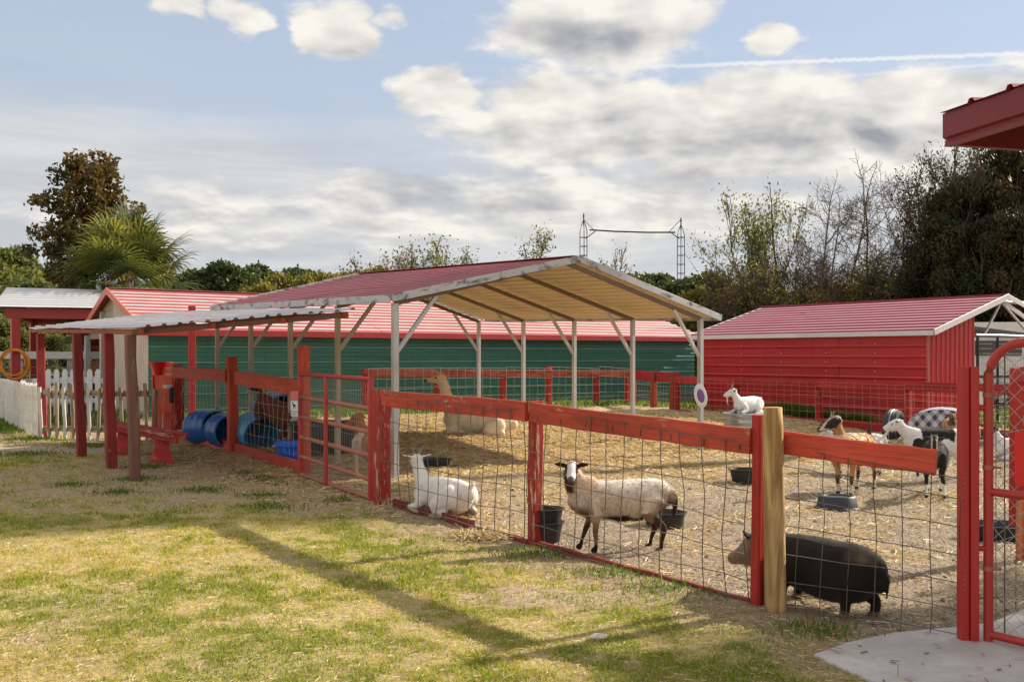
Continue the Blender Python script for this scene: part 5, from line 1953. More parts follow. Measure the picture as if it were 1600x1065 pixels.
def barrel(name, c, axis, r, L, mat, label, hole=True, ends=(True, True)):
    """plastic drum lying down, one end cut open"""
    e = empty(name, c, 0, label, 'barrel', 'blue plastic barrels lying in the pen')
    ax = Vector(axis).normalized()
    up = Vector((0, 0, 1)); s = up.cross(ax).normalized(); u2 = ax.cross(s)
    M = Matrix((s, u2, ax)).transposed()
    prof = [(.0, -L / 2 + .03), (r * .86, -L / 2 + .03), (r * .90, -L / 2), (r * .98, -L / 2 + .015), (r, -L / 2 + .06), (r, -L * .2), (r * 1.03, -L * .18), (r * 1.03, -L * .15), (r, -L * .13),
            (r, L * .13), (r * 1.03, L * .15), (r * 1.03, L * .18), (r, L * .2), (r, L / 2 - .06), (r * .98, L / 2 - .015), (r * .93, L / 2), (r * .88, L / 2 - .0)]
    inner = [(r * .88, L / 2 - .02), (r * .95, L / 2 - .06), (r * .95, -L / 2 + .08), (0, -L / 2 + .07)]
    mb = MB(); mb.lathe(prof + inner, 28, c, 1, 1, M); mb.build('drum', mat, e, True)
    mb = MB(); mb.lathe([(r * .93, L / 2 - .01), (r * .955, L / 2 + .012), (r * .90, L / 2 + .012), (r * .87, L / 2 - .01)], 28, c, 1, 1, M)
    mb.build('rim', M_blue2 if mat is M_blue else M_blue, e, True)
    for k in (-.35, .0, .33):
        mb = MB(); mb.lathe([(r * 1.001, L * k - .012), (r * 1.022, L * k), (r * 1.001, L * k + .012)], 28, c, 1, 1, M); mb.build('hoop', mat, e, True)
    return e


def BG(px, py, Y, dz=0):
    x = (px - CX) / F * Y
    return Vector((x, Y, float(gz(x, Y)) + dz))


barrel('barrel', BG(322, 0, 16.75, .30), (.62, -.55, .06), .29, .66, M_blue, 'glossy blue barrel at the left end, lying with a hole cut in its top')
barrel('barrel', BG(352, 0, 16.1, .27), (.55, -.83, 0), .285, .6, M_blue, 'dark blue barrel lying second from the left behind the wire')
barrel('barrel', BG(400, 0, 15.6, .27), (.50, -.80, -.12), .30, .6, M_blue2, 'pale blue barrel lying under the front hooves of the brown goat')
barrel('barrel', BG(432, 0, 16.9, .42), (.6, -.75, .05), .31, .75, M_blue, 'dark blue barrel lying behind the rump of the brown goat')
# galvanised tub turned over, a goat lies on it
p = Vector(((1166 - CX) / F * 17.0, 17.0, 0)); p.z = float(gz(p.x, p.y))
TUB_TOP = .56
e = empty('stock_tank', p, 0, 'upturned galvanised stock tank with ribs and a white goat on it', 'tub')
mb = MB()
prof = [(.40, 0)]
for k in range(5):
    z = .05 + k * .11
    prof += [(.39, z), (.405, z + .02), (.405, z + .045), (.39, z + .065)]
prof += [(.39, TUB_TOP - .01), (.40, TUB_TOP), (.385, TUB_TOP + .006), (0, TUB_TOP + .004)]
mb.lathe(prof, 36, p); mb.build('tank', M_galv, e, True)
mb = MB(); mb.lathe([(.392, TUB_TOP - .02), (.412, TUB_TOP - .015), (.412, TUB_TOP + .006), (.392, TUB_TOP + .010)], 36, p); mb.build('rim', M_galv, e, True)
TUB = p.copy()
# old tyre standing half buried
p = BG(1397, 0, 18.2)
e = empty('tyre', p, 0, 'black tyre standing half sunk in the dirt by the barn fence', 'tyre')
Mx = Matrix.Rotation(R(90), 3, 'X')
Mx = Matrix.Rotation(R(52), 3, 'Z') @ Mx
mb = MB()
prof = [(.21, -.10), (.30, -.125), (.345, -.11), (.365, -.05), (.365, .05), (.345, .11), (.30, .125), (.21, .10), (.19, .07), (.26, 0), (.19, -.07), (.21, -.10)]
mb.lathe(prof, 30, p + Vector((0, 0, .20)), 1, 1, Mx); mb.build('tread', M_tyre, e, True)
for k in (-.045, 0, .045):
    mb = MB(); mb.lathe([(.362, k - .012), (.372, k), (.362, k + .012)], 30, p + Vector((0, 0, .20)), 1, 1, Mx); mb.build('tread_ring', M_greypost if k == 0 else M_tyre, e, True)


def cloth_shelter():
    p = BG(1473, 0, 17.6)
    e = empty('goat_shelter', p, 0, 'rounded shelter draped with blue and white checked cloth by the barn', 'shelter')
    M = frame_from(p, p + Vector((.80, -.42, 0)))
    nu, nv = 14, 12
    vs, uv, fs = [], [], []
    for j in range(nv + 1):
        for i in range(nu + 1):
            u, v = i / nu, j / nv
            a = math.pi * (.02 + .96 * u)
            w = .62
            x = -w * math.cos(a); z = .66 * (abs(math.sin(a)) ** .6)
            y = -.45 + .9 * v
            z += .02 * mnoise.noise((x * 4, y * 4, 1)) + (-.03 * abs(v - .5))
            y += .02 * mnoise.noise((x * 5, z * 5, 4))
            vs.append(M @ Vector((x, y, z))); uv.append((u, v))
    for j in range(nv):
        for i in range(nu):
            k = j * (nu + 1) + i
            fs.append((k, k + 1, k + nu + 2, k + nu + 1))
    me = bpy.data.meshes.new('cover'); me.from_pydata(vs, [], fs); me.materials.append(M_plaid)
    ul = me.uv_layers.new(name='UVMap')
    for l in me.loops: ul.data[l.index].uv = uv[l.vertex_index]
    me.polygons.foreach_set('use_smooth', [True] * len(me.polygons)); me.update()
    o = link('cover', me, e)
    sm = o.modifiers.new('thickness', 'SOLIDIFY'); sm.thickness = .012
    # the end towards the viewer is covered too
    poly = [M @ Vector((-.60 * math.cos(math.pi * (.02 + .96 * k / 14)), -.44, .635 * abs(math.sin(math.pi * (.02 + .96 * k / 14))) ** .6)) for k in range(15)]
    me = bpy.data.meshes.new('front_cover'); me.from_pydata(poly + [M @ Vector((0, -.44, .0))], [], [(k, k + 1, 15) for k in range(14)]); me.materials.append(M_plaid)
    ul = me.uv_layers.new(name='UVMap'); Mi = M.inverted()
    for l in me.loops:
        q = Mi @ me.vertices[l.vertex_index].co
        ul.data[l.index].uv = (q.x / 1.2 + .5, q.z * .9)
    me.update(); o = link('front_cover', me, e)
    sm = o.modifiers.new('thickness', 'SOLIDIFY'); sm.thickness = .012
    mb = MB()
    mb.tube([M @ Vector((.5, -.1, .5)), M @ Vector((.62, -.2, .95))], .02, 6)
    mb.build('pole', M_whitetrim, e, True)
    mb = MB(); mb.prism([M @ Vector((.55, -.2, .78)), M @ Vector((.86, -.2, .62)), M @ Vector((.70, -.2, .95)), M @ Vector((.52, -.2, .98))], M.to_3x3() @ Vector((0, .02, 0)))
    mb.build('flap', M_whitetrim, e)


cloth_shelter()
# small pale stone and scraps on the lawn
q = G(935, 998)
o = MB().lathe([(0, -.01), (.05, 0), (.055, .015), (.03, .03), (0, .034)], 9, q, .95, .6).build('pale_stone', M_fruit, None, True)
tag(o, 'small pale flat stone lying in the front lawn', 'stone')
mb = MB()
q = G(755, 838)
o = link('hay_heap', straws('hay_heap', q.x + RN.randn(900) * .13, q.y + RN.randn(900) * .09, .05 + .1 * RN.rand(900), .006, RN.rand(900), LF_straw, .5, .02))
tag(o, 'small tuft of hay at the fence foot behind the lawn', 'hay', kind='stuff')


def masts():
    for (px, top, lab) in ((912, 345, 'taller dark lattice mast rising directly behind the carport ridge'), (1064, 352, 'dark lattice mast standing clear to the side of the carport roof')):
        Y = 45.0
        b = Vector(((px - CX) / F * Y, Y, 0)); b.z = float(gz(b.x, b.y))
        H = EYE + (HY - top) / F * Y
        t = empty('lattice_mast', b, 0, lab, 'mast', 'lattice masts joined by a bar')
        r = .19
        legs = [b + Vector((r * math.cos(a), r * math.sin(a), 0)) for a in (R(200), R(320), R(80))]
        top_n = H - .5
        for l in legs:
            mb = MB(); tp = Vector((l.x, l.y, top_n)); c = Vector((b.x, b.y, H + .05))
            mb.tube([l, tp, tp.lerp(c, .6) + (tp - Vector((b.x, b.y, top_n))) * .12, c], .020, 5); mb.build('leg', M_mast, t)
        k = 0; z = .4
        while z < top_n:
            mb = MB()
            mb.tube([Vector((l.x, l.y, z)) for l in legs + legs[:1]], .016, 4, False)
            mb.build('rung', M_mast, t); z += .42
        mb = MB(); mb.tube([Vector((b.x, b.y, H - .2)), Vector((b.x, b.y, H + .35))], .03, 6); mb.lathe([(0, -.06), (.06, 0), (0, .06)], 8, (b.x, b.y, H + .22)); mb.build('finial', M_mast, t)
        sgn = -1 if px < 1000 else 1
        g = b + Vector((sgn * (1.2 if px < 1000 else 4.0), 1.0, 0))
        mb = MB(); mb.tube([Vector((b.x + sgn * .2, b.y, H - 1.3 if px > 1000 else H - 2.4)), Vector((g.x, g.y, 1.2))], .022, 4); mb.build('guy_wire', M_mast, t)
        mb = MB(); zb = EYE + (HY - 361) / F * Y
        mb.tube([Vector((b.x - sgn * .1, b.y, zb - .35)), Vector((b.x - sgn * .55, b.y, zb))], .022, 5)
        mb.tube([Vector((b.x, b.y, zb + .55)), Vector((b.x - sgn * .5, b.y, zb + .02))], .015, 5); mb.build('arm', M_mast, t)
    Y = 45.0
    t = empty('cross_bar', W(988, 362, Y), 0, 'thin dark bar spanning between the tops of the two lattice masts', 'bar')
    mb = MB(); mb.tube([W(921, 359, Y), W(960, 361.5, Y), W(1010, 363, Y), W(1055, 363, Y)], .038, 6); mb.build('bar', M_mast, t, True)


masts()
# ------------------------------------------------------------------ trees
ORD = 'first second third fourth fifth sixth seventh eighth ninth tenth eleventh twelfth thirteenth fourteenth'.split()


def leaf_quads(c, size, t, aspect=1.6, droop=0.0, rs=RN):
    """flat leaf-shaped quads at points c"""
    n = len(c)
    a = rs.randn(n, 3); a /= np.linalg.norm(a, axis=1)[:, None] + 1e-9
    a[:, 2] -= droop; a /= np.linalg.norm(a, axis=1)[:, None] + 1e-9
    b = rs.randn(n, 3); b -= a * (a * b).sum(1)[:, None]; b /= np.linalg.norm(b, axis=1)[:, None] + 1e-9
    s = (size * (.6 + .8 * rs.rand(n)))[:, None]
    p = np.empty((n, 4, 3))
    p[:, 0] = c - a * s * aspect / 2
    p[:, 1] = c + b * s * .5
    p[:, 2] = c + a * s * aspect / 2
    p[:, 3] = c - b * s * .5
    return p.reshape(-1, 3), np.arange(4 * n).reshape(n, 4), np.repeat(t, 4)


def crown_points(centres, radii, per, rs=RN, shell=.5):
    out, tv = [], []
    for c, r in zip(centres, radii):
        n = int(per * (r.mean() if hasattr(r, 'mean') else r) ** 1.6)
        d = rs.randn(n, 3); d /= np.linalg.norm(d, axis=1)[:, None]
        q = rs.rand(n) ** (1 / 3.0 * shell + .1)
        q = .25 + .75 * q
        jit = 1 + .25 * rs.randn(n)
        out.append(np.asarray(c) + d * (q * jit)[:, None] * np.asarray(r))
        tv.append(np.full(n, rs.rand()) )
    return np.concatenate(out), np.concatenate(tv)


def branchy(rs, base, height, r0, levels=4, spread=.55, nb=(3, 5), lean=(0, 0), up=.25, taper=.62, first=.35, wig=.12):
    segs, tips = [], []

    def grow(p, d, L, r, lev):
        n = 4 if lev == 0 else 3
        pts = [p]
        dd = d.copy()
        for i in range(n):
            dd = dd + rs.randn(3) * wig + np.array([0, 0, up * .3])
            dd /= np.linalg.norm(dd)
            pts.append(pts[-1] + dd * L / n)
        rr = [r * (1 - (1 - taper) * i / n) for i in range(n + 1)]
        segs.append((pts, rr, lev))
        if lev >= levels - 1:
            tips.append(pts[-1]); tips.append(pts[-2]); return
        k = rs.randint(nb[0], nb[1] + 1)
        for j in range(k):
            u = first + (1 - first) * (j + rs.rand()) / k if lev == 0 else .35 + .65 * (j + rs.rand()) / k
            f = u * n; i = min(int(f), n - 1)
            q = pts[i] + (pts[i + 1] - pts[i]) * (f - i)
            side = rs.randn(3); side -= dd * side.dot(dd); side /= np.linalg.norm(side)
            nd = dd * (1 - spread) + side * spread + np.array([0, 0, up])
            nd /= np.linalg.norm(nd)
            grow(q, nd, L * (.45 + .3 * rs.rand()) * (1.15 - .45 * u), rr[i] * (.45 + .15 * rs.rand()), lev + 1)
        grow(pts[-1], dd, L * .5, rr[-1], lev + 1)

    d0 = np.array([lean[0], lean[1], 1.0]); d0 /= np.linalg.norm(d0)
    grow(np.array(base, float), d0, height, r0, 0)
    return segs, tips


def seg_mesh(name, segs, mat, rmin=.006):
    mb = MB()
    for pts, rr, lev in segs:
        mb.tube([Vector(p) for p in pts], [max(r, rmin) for r in rr], 7 if lev == 0 else (5 if lev == 1 else 3), cap=False)
    return mb.mesh(name, mat, True)


def place_tree(name, label, cat, group, loc, trunk_me, crown_me, rotz=0.0, scale=1.0):
    e = empty(name, loc, 0, label, cat, group)
    if trunk_me: link('trunk', trunk_me, e, Matrix.Translation(loc))
    if crown_me: link('crown', crown_me, e, Matrix.Translation(loc))
    e.rotation_euler = (0, 0, rotz)
    e.scale = (scale,) * 3 if not hasattr(scale, '__len__') else scale
    return e


def leafy(seed, height, rad, zlo, leaf, mat, bark, nclump=26, per=260, trunk_r=.14, levels=3, aspect=1.6, shape=1.0, flat=.75, clump=(.16, .30), spread=.55, bare=0):
    """trunk mesh and crown mesh of a broad tree of the given height and crown radius"""
    rs = np.random.RandomState(seed)
    segs, tips = branchy(rs, (0, 0, -.1), height * .55, trunk_r, levels, spread, (3, 5), up=.25)
    cs, rr = [], []
    for i in range(nclump):
        u = rs.rand()
        z = zlo + (height - zlo) * (u ** .85)
        w = rad * (math.sin(math.pi * min(max((u * .80 + .17), 0), 1)) ** .7) * shape
        a = rs.rand() * 6.283
        d = w * (rs.rand() ** .45) * .85
        cs.append((d * math.cos(a), d * math.sin(a), min(z, height - .3)))
        q = rad * (clump[0] + (clump[1] - clump[0]) * rs.rand()) * 1.5
        rr.append(np.array([q, q, q * flat]))
        # a limb reaches to each clump
        p0 = np.array([0, 0, zlo * .7 + (z - zlo) * .45]); p1 = np.array(cs[-1])
        segs.append(([p0, p0 * .5 + p1 * .5 + rs.randn(3) * .1, p1], [trunk_r * .34, trunk_r * .22, trunk_r * .08], 2))
    pts, tv = crown_points(cs, rr, per / (rad ** 1.6) * 4, rs)
    tv = np.clip(tv * .6 + .4 * rs.rand(len(tv)), 0, 1)
    v, f, t = leaf_quads(pts, np.full(len(pts), leaf), tv, aspect, .1, rs)
    me = np_mesh('crown', v, f, mat); tint(me, t)
    return seg_mesh('trunk', segs, bark), me, len(pts)


def bare_tree(seed, height, r0, bark, levels=5, spread=.5, nb=(3, 5), up=.3, leaves=0, leaf=.06, mat=None, first=.3, base=(0, 0, -.1), lean=(0, 0), hf=.6):
    rs = np.random.RandomState(seed)
    segs, tips = branchy(rs, base, height * hf, r0, levels, spread, nb, lean=lean, up=up, first=first)
    cm = None
    if leaves:
        T = np.array(tips)
        idx = rs.randint(0, len(T), leaves)
        pts = T[idx] + rs.randn(leaves, 3) * .22
        tv = np.clip(.5 + .3 * rs.randn(leaves), 0, 1)
        v, f, t = leaf_quads(pts, np.full(leaves, leaf), tv, 2.0, .15, rs)
        cm = np_mesh('crown', v, f, mat); tint(cm, t)
    return seg_mesh('trunk', segs, bark, .008), cm


def GP(px, Y):
    x = (px - CX) / F * Y
    return Vector((x, Y, float(gz(x, Y))))


def magnolia():
    rs = np.random.RandomState(3)
    Y = 34.0
    loc = GP(137, Y)
    top = EYE + (HY - 240) / F * Y - loc.z
    s = Y / F
    # clump centres follow the crown's outline in width and height
    prof = [(258, -4, 30), (280, 2, 50), (305, 8, 58), (335, 4, 62), (365, -6, 58), (395, -22, 46), (420, -32, 36)]
    cs, rr = [], []
    segs, tips = branchy(rs, (0, 0, -.1), top * .62, .17, 1, .5, (3, 5), up=.3)
    for (py, dx, w) in prof:
        z = EYE + (HY - py) / F * Y - loc.z
        for k in range(max(3, int(w / 4.2))):
            a = rs.rand() * 6.283; d = (rs.rand() ** .5) * w * s
            cs.append((dx * s + d * math.cos(a), d * math.sin(a) * .9, z + rs.randn() * .22))
            q = .24 + .20 * rs.rand(); rr.append(np.array([q, q, q * .85]))
            p1 = np.array(cs[-1]); p0 = np.array([0, 0, max(1.2, z - 1.3)])
            segs.append(([p0, (p0 + p1) / 2 + rs.randn(3) * .08, p1], [.05, .035, .012], 2))
    for c in ((1.75, 0, (HY - 335) / F * Y + EYE), (.75, .2, (HY - 262) / F * Y + EYE), (-1.75, 0, (HY - 322) / F * Y + EYE), (-1.85, 0, (HY - 372) / F * Y + EYE), (-2.1, .1, (HY - 400) / F * Y + EYE)):
        cs.append(c); rr.append(np.array([.30, .3, .26]))
    pts, tv = crown_points(cs, rr, 600, rs)
    tv = np.clip(tv * .55 + .45 * rs.rand(len(tv)), 0, 1)
    v, f, t = leaf_quads(pts, np.full(len(pts), .105), tv, 1.9, .1, rs)
    me = np_mesh('crown', v, f, LF_magnolia); tint(me, t)
    place_tree('magnolia_tree', 'dark bronze leaved magnolia tree rising behind the palm', 'tree', None, loc, seg_mesh('trunk', segs, M_bark), me)


magnolia()


def palm():
    rs = np.random.RandomState(9)
    Y = 31.0
    loc = GP(196, Y)
    e = empty('cabbage_palm', loc, 0, 'bushy fan palm with drooping fronds behind the pale red shed roof', 'palm tree')
    zc = EYE + (HY - 432) / F * Y - loc.z
    # trunk with old leaf bases
    mb = MB(); mb.tube([Vector((loc.x, loc.y, loc.z - .1)), Vector((loc.x + .1, loc.y, loc.z + zc * .5)), Vector((loc.x, loc.y, loc.z + zc))], [.24, .21, .24], 10); mb.build('trunk', M_bark, e, True)

    def frond(origin, az, el, plen, flen, mat_list, tv, dead=False):
        d = np.array([math.cos(az) * math.cos(el), math.sin(az) * math.cos(el), math.sin(el)])
        hub = origin + d * plen + np.array([0, 0, -.12 * plen * plen])
        side = np.cross(d, [0, 0, 1.0]); side /= np.linalg.norm(side) + 1e-9
        nrm = np.cross(side, d)
        vs, fs, ts = [], [], []
        n = 26
        for k in range(n):
            a = (k / (n - 1) - .5) * R(245)
            ld = d * math.cos(a) + side * math.sin(a) + nrm * (.18 * math.cos(a) - .1)
            L = flen * (1 - .28 * abs(a / R(122))) * (.9 + .2 * rs.rand())
            w = .036 * (1.0 if not dead else .7)
            bdir = np.cross(ld, nrm); bdir /= np.linalg.norm(bdir) + 1e-9
            dr = (.26 if not dead else .9) + .35 * rs.rand()
            p = [hub, hub + ld * L * .35 + np.array([0, 0, -.03 * dr]), hub + ld * L * .7 + np.array([0, 0, -.20 * dr * L]), hub + ld * L * .93 + np.array([0, 0, -.55 * dr * L])]
            ws = [w * .4, w, w * .7, .004]
            b = len(vs)
            for q, ww in zip(p, ws):
                vs.append(q + bdir * ww); vs.append(q - bdir * ww); ts += [tv + rs.randn() * .06] * 2
            for j in range(3): fs.append((b + 2 * j, b + 2 * j + 1, b + 2 * j + 3, b + 2 * j + 2))
        # stalk
        b = len(vs)
        for q, ww in ((origin, .03), (origin + (hub - origin) * .5 + np.array([0, 0, .04]), .024), (hub + d * .25, .012)):
            vs.append(q + side * ww); vs.append(q - side * ww); ts += [.75, .75]
        fs += [(b, b + 1, b + 3, b + 2), (b + 2, b + 3, b + 5, b + 4)]
        me = np_mesh('frond', np.array(vs), np.array(fs), mat_list); tint(me, np.clip(ts, 0, 1))
        return me
    o0 = np.array([loc.x, loc.y, loc.z + zc])
    N = 105
    for i in range(N):
        u = i / N
        el = R(82) - u * R(125) + rs.randn() * .2
        az = i * 2.39996 + rs.randn() * .15
        org = o0 + np.array([.35 * math.cos(az) * u, .35 * math.sin(az) * u, .35 - 1.3 * u])
        tv = np.clip(.02 + .62 * rs.rand() + (.14 if u > .7 else 0), 0, 1)
        link('frond', frond(org, az, el, .7 + .85 * rs.rand(), 1.25 + .35 * rs.rand(), LF_palm, tv), e)
    for i in range(44):
        az = i * 2.4 + rs.randn() * .2
        link('dead_frond', frond(o0 + np.array([0, 0, -.3 - .8 * rs.rand()]), az, R(-30 - 40 * rs.rand()), .8 + .6 * rs.rand(), 1.1, LF_dead, rs.rand() * .8, True), e)


palm()

# ------------------------------------------------ far wood: separate trees, a few shapes shared
FAR = [leafy(20 + k, 10 + k, 2.6, 2.0, .30, LF_pine, M_bark, 34, 620, .2, 2, clump=(.14, .28)) for k in range(3)]
MIDT = [leafy(40 + k, 7, 2.2, 1.0, .15, LF_mid, M_bark, 30, 800, .13, 3) for k in range(3)]
YEL = [leafy(60 + k, 5, 1.9, .4, .11, LF_yellow, M_bark2, 30, 900, .09, 3, 1.8) for k in range(2)]
THK = [leafy(80 + k, 4.6, 2.0, .2, .085, LF_brown, M_bark, 34, 1500, .08, 3, 1.8) for k in range(3)]
DKO = [leafy(100 + k, 6.0, 2.4, .3, .07, LF_oak, M_bark, 64, 1750, .12, 3, 2.0, clump=(.07, .18)) for k in range(2)]
rs = np.random.RandomState(77)
far_px = [(-40, 421), (8, 405), (42, 418), (70, 428), (92, 430), (112, 436), (300, 432), (322, 425), (343, 416), (368, 428), (388, 422), (404, 420), (424, 433), (445, 428), (463, 426), (482, 432), (503, 434), (525, 438), (548, 440),
          (940, 452), (965, 438), (990, 436), (1012, 432), (1030, 434), (1048, 446), (1066, 440), (1090, 438), (1108, 433), (1126, 448), (-90, 430)]
for i, (px, top) in enumerate(far_px):
    Y = 78 + 26 * rs.rand()
    loc = GP(px, Y)
    tr, cr, _ = FAR[i % 3]
    h = EYE + (HY - top) / F * Y - loc.z
    base_h = 10 + (i % 3)
    lab = ('dark pine of the far wood above the long shed roof, %s from the left' % ORD[[q for q, _ in far_px if 250 < q < 600].index(px)] if 250 < px < 600 else
           'round topped far pine beyond the carport gable, %s from the left' % ORD[[q for q, _ in far_px if q > 900].index(px)] if px > 900 else 'green far pine at the left edge, %s from the left' % ORD[sorted(q for q, _ in far_px if q < 250).index(px)])
    place_tree('pine_tree', lab, 'tree', 'trees of the far wood' + (' left' if px < 250 else ' middle' if px < 700 else ' right'), loc, tr, cr, rs.rand() * 6, (1.0 * (.8 + .4 * rs.rand()), 1.0, h / base_h))
# nearer bright green trees at left edge
for i, (px, top, Y) in enumerate([(18, 398, 46), (50, 432, 40), (-30, 410, 44), (30, 500, 36), (75, 520, 34), (110, 530, 35), (-10, 500, 35)]):
    loc = GP(px, Y); tr, cr, _ = MIDT[i % 3]
    h = EYE + (HY - top) / F * Y - loc.z
    place_tree('green_tree', ['light green tree above the grey pavilion roof, %s from the left' % ORD[[-30, 18, 50].index(px) if top < 450 else 0], 'green bush beneath the pavilion roof, %s from the left' % ORD[sorted([30, 75, 110, -10]).index(px) if top > 450 else 0]][top > 450], 'tree' if top < 450 else 'bush', 'bushes under the pavilion' if top > 450 else 'light green trees at left', loc, tr, cr, rs.rand() * 6, (h / 7 * 1.1, h / 7 * 1.1, h / 7))
for i, (px, top, Y) in enumerate([(410, 442, 56), (440, 434, 58), (470, 440, 60), (498, 430, 57), (525, 424, 58), (552, 432, 56), (580, 415, 60), (1100, 452, 50), (1085, 462, 48), (1120, 468, 46), (930, 440, 60)]):
    loc = GP(px, Y); tr, cr, _ = YEL[i % 2]
    h = EYE + (HY - top) / F * Y - loc.z
    place_tree('yellow_bush', 'yellow green sapling thicket before the far wood, %s from the left' % ORD[[410, 440, 470, 498, 525, 552, 580].index(px)] if px < 700 else 'yellow green bush beyond the carport near the masts, %s from the left' % ORD[[930, 1085, 1100, 1120].index(px)], 'bush', 'yellow green bushes' + (' left' if px < 700 else ' right'), loc, tr, cr, rs.rand() * 6, (h / 5 * .8, h / 5 * .8, h / 5))
# half bare trees above the carport roof
for i, (px, top, Y, n) in enumerate([(578, 402, 52, 900), (615, 392, 54, 600), (648, 388, 52, 420), (690, 378, 52, 1500), (722, 398, 54, 1100), (972, 392, 55, 300)]):
    tr, cr = bare_tree(200 + i, 7, .11, M_bark, 5, .55, (3, 4), .25, int(n * 1.6), .075, LF_mid if i in (3, 4) else LF_brown, hf=.5)
    loc = GP(px, Y); h = EYE + (HY - top) / F * Y - loc.z
    lab = ['dark leafy half bare tree, first above the carport roof edge', 'thin bare tree second above the carport roof edge', 'wide bare branched tree above the carport roof', 'tall leafy green tree above the carport roof', 'pale leafed small tree above the carport roof', 'bare bushy tree beyond the carport gable beside the mast'][i]
    place_tree('bare_tree', lab, 'tree', None, loc, tr, cr, rs.rand() * 6, h / 7.0 * np.array([.95, .95, 1.12]))
tr, cr = bare_tree(230, 7, .12, M_bark, 5, .6, (3, 4), .2, 2200, .08, LF_mid, hf=.55)
loc = GP(812, 50); h = EYE + (HY - 368) / F * 50 - loc.z
place_tree('green_tree', 'sparse green tree standing above the middle of the carport ridge', 'tree', None, loc, tr, cr, 1.0, h / 7.0 * np.array([.8, .8, 1.1]))
# light tree right of the masts
for i, (px, top, w) in enumerate([(1170, 372, 1.0), (1196, 345, 1.0), (1232, 352, 1.05)]):
    tr, cr = bare_tree(240 + i, 7, .085, M_bark, 4, .42, (4, 6), .30, 1500, .075, LF_mid, hf=.62, first=.2)
    loc = GP(px, 42); h = EYE + (HY - top) / F * 42 - loc.z
    place_tree('thin_tree', ['short sparse leafed tree of three left of the birches', 'middle sparse leafed tree of three left of the birches', 'sparse leafed tree nearest the birches of three'][i], 'tree', 'sparse trees beside the birches', loc, tr, cr, i * 2.0, h / 7.0 * np.array([.85, .85, 1.1]))
# bare birches
BIRCH = {1288: 345, 1318: 332, 1332: 285, 1362: 320, 1398: 288, 1428: 266, 1444: 305}
for i, (px, top) in enumerate(BIRCH.items()):
    tr, _ = bare_tree(260 + i, 7, .075, M_bark, 5, .62, (4, 6), .06, 0, hf=.74, first=.22)
    Y = 40 + (i * 7 % 5)
    loc = GP(px, Y); h = EYE + (HY - top) / F * Y - loc.z
    place_tree('bare_birch', 'slender leafless tree above the red barn, %s from the left' % ORD[sorted(BIRCH).index(px)], 'tree', 'leafless trees above the barn', loc, tr, None, i * 1.3, h / 7.0 * np.array([.85, .85, .92]))
# thicket along the right: twiggy half bare shrubs before low leafy ones
TWG = [bare_tree(310 + k, 4.8, .05, M_bark, 5, .5, (4, 6), .16, (200, 700, 1200)[k], (.06, .065, .065)[k], (LF_brown, LF_brown, LF_yellow)[k], hf=.62, first=.12) for k in range(3)]
for i in range(30):
    px = 1100 + 17.5 * i + rs.randn() * 8
    top = 440 + rs.randn() * 12
    Y = 37 + 6 * rs.rand()
    loc = GP(px, Y); h = EYE + (HY - top) / F * Y - loc.z
    k = rs.randint(0, 3) if px < 1440 else 1
    tr, cr = TWG[k]
    place_tree('twiggy_shrub', 'twiggy half bare shrub in the thicket behind the red barn', 'shrub', 'twiggy shrubs of the thicket behind the barn', loc, tr, cr, rs.rand() * 6, (h / 4.8 * .95, h / 4.8 * .95, h / 4.8))
for i in range(22):
    px = 1095 + 25 * i + rs.randn() * 8
    top = 466 - (16 if px > 1300 else 0) + rs.randn() * 12
    Y = 39 + 6 * rs.rand()
    loc = GP(px, Y); h = EYE + (HY - top) / F * Y - loc.z
    tr, cr, _ = (THK[i % 3] if i % 6 else YEL[i % 2])
    place_tree('thicket_shrub', 'low leafy shrub in the thicket behind the red barn', 'shrub', 'leafy shrubs of the thicket behind the barn', loc, tr, cr, rs.rand() * 6, (h / 4.8, h / 4.8, h / 4.8))
# big dark evergreen at the right edge: leaning crowns
for i, (px, top, Y, k) in enumerate([(1500, 283, 37, 0), (1545, 262, 38, 1), (1590, 228, 37, 0), (1640, 240, 38, 1), (1470, 345, 36, 1), (1520, 350, 35, 0), (1580, 330, 35, 1), (1690, 260, 40, 0), (1630, 380, 34, 1)]):
    loc = GP(px, Y); h = EYE + (HY - top) / F * Y - loc.z
    tr, cr, _ = DKO[k]
    place_tree('dark_oak', 'dark dense evergreen behind the barn cage, %s from the left' % ORD[[1470, 1500, 1520, 1545, 1580, 1590, 1630, 1640, 1690].index(px)], 'tree', 'dark evergreens at right', loc, tr, cr, 1.7 * i, (h / 6 * .66, h / 6 * .66, h / 6))
for i, (px, top) in enumerate([(1486, 262), (1530, 240), (1462, 300)]):
    tr, cr = bare_tree(290 + i, 7, .10, M_bark, 5, .5, (4, 5), .3, 2600, .055, LF_oak, hf=.55)
    loc = GP(px, 37.5); h = EYE + (HY - top) / F * 37.5 - loc.z
    place_tree('wispy_tree', ['wispy thin tree in the middle of the wispy three', 'tallest wispy thin tree below the dark red roof corner', 'wispy thin tree closest to the leafless trees'][i], 'tree', 'wispy trees among the evergreens', loc, tr, cr, i * 1.1, h / 7.0 * np.array([.8, .8, 1.1]))


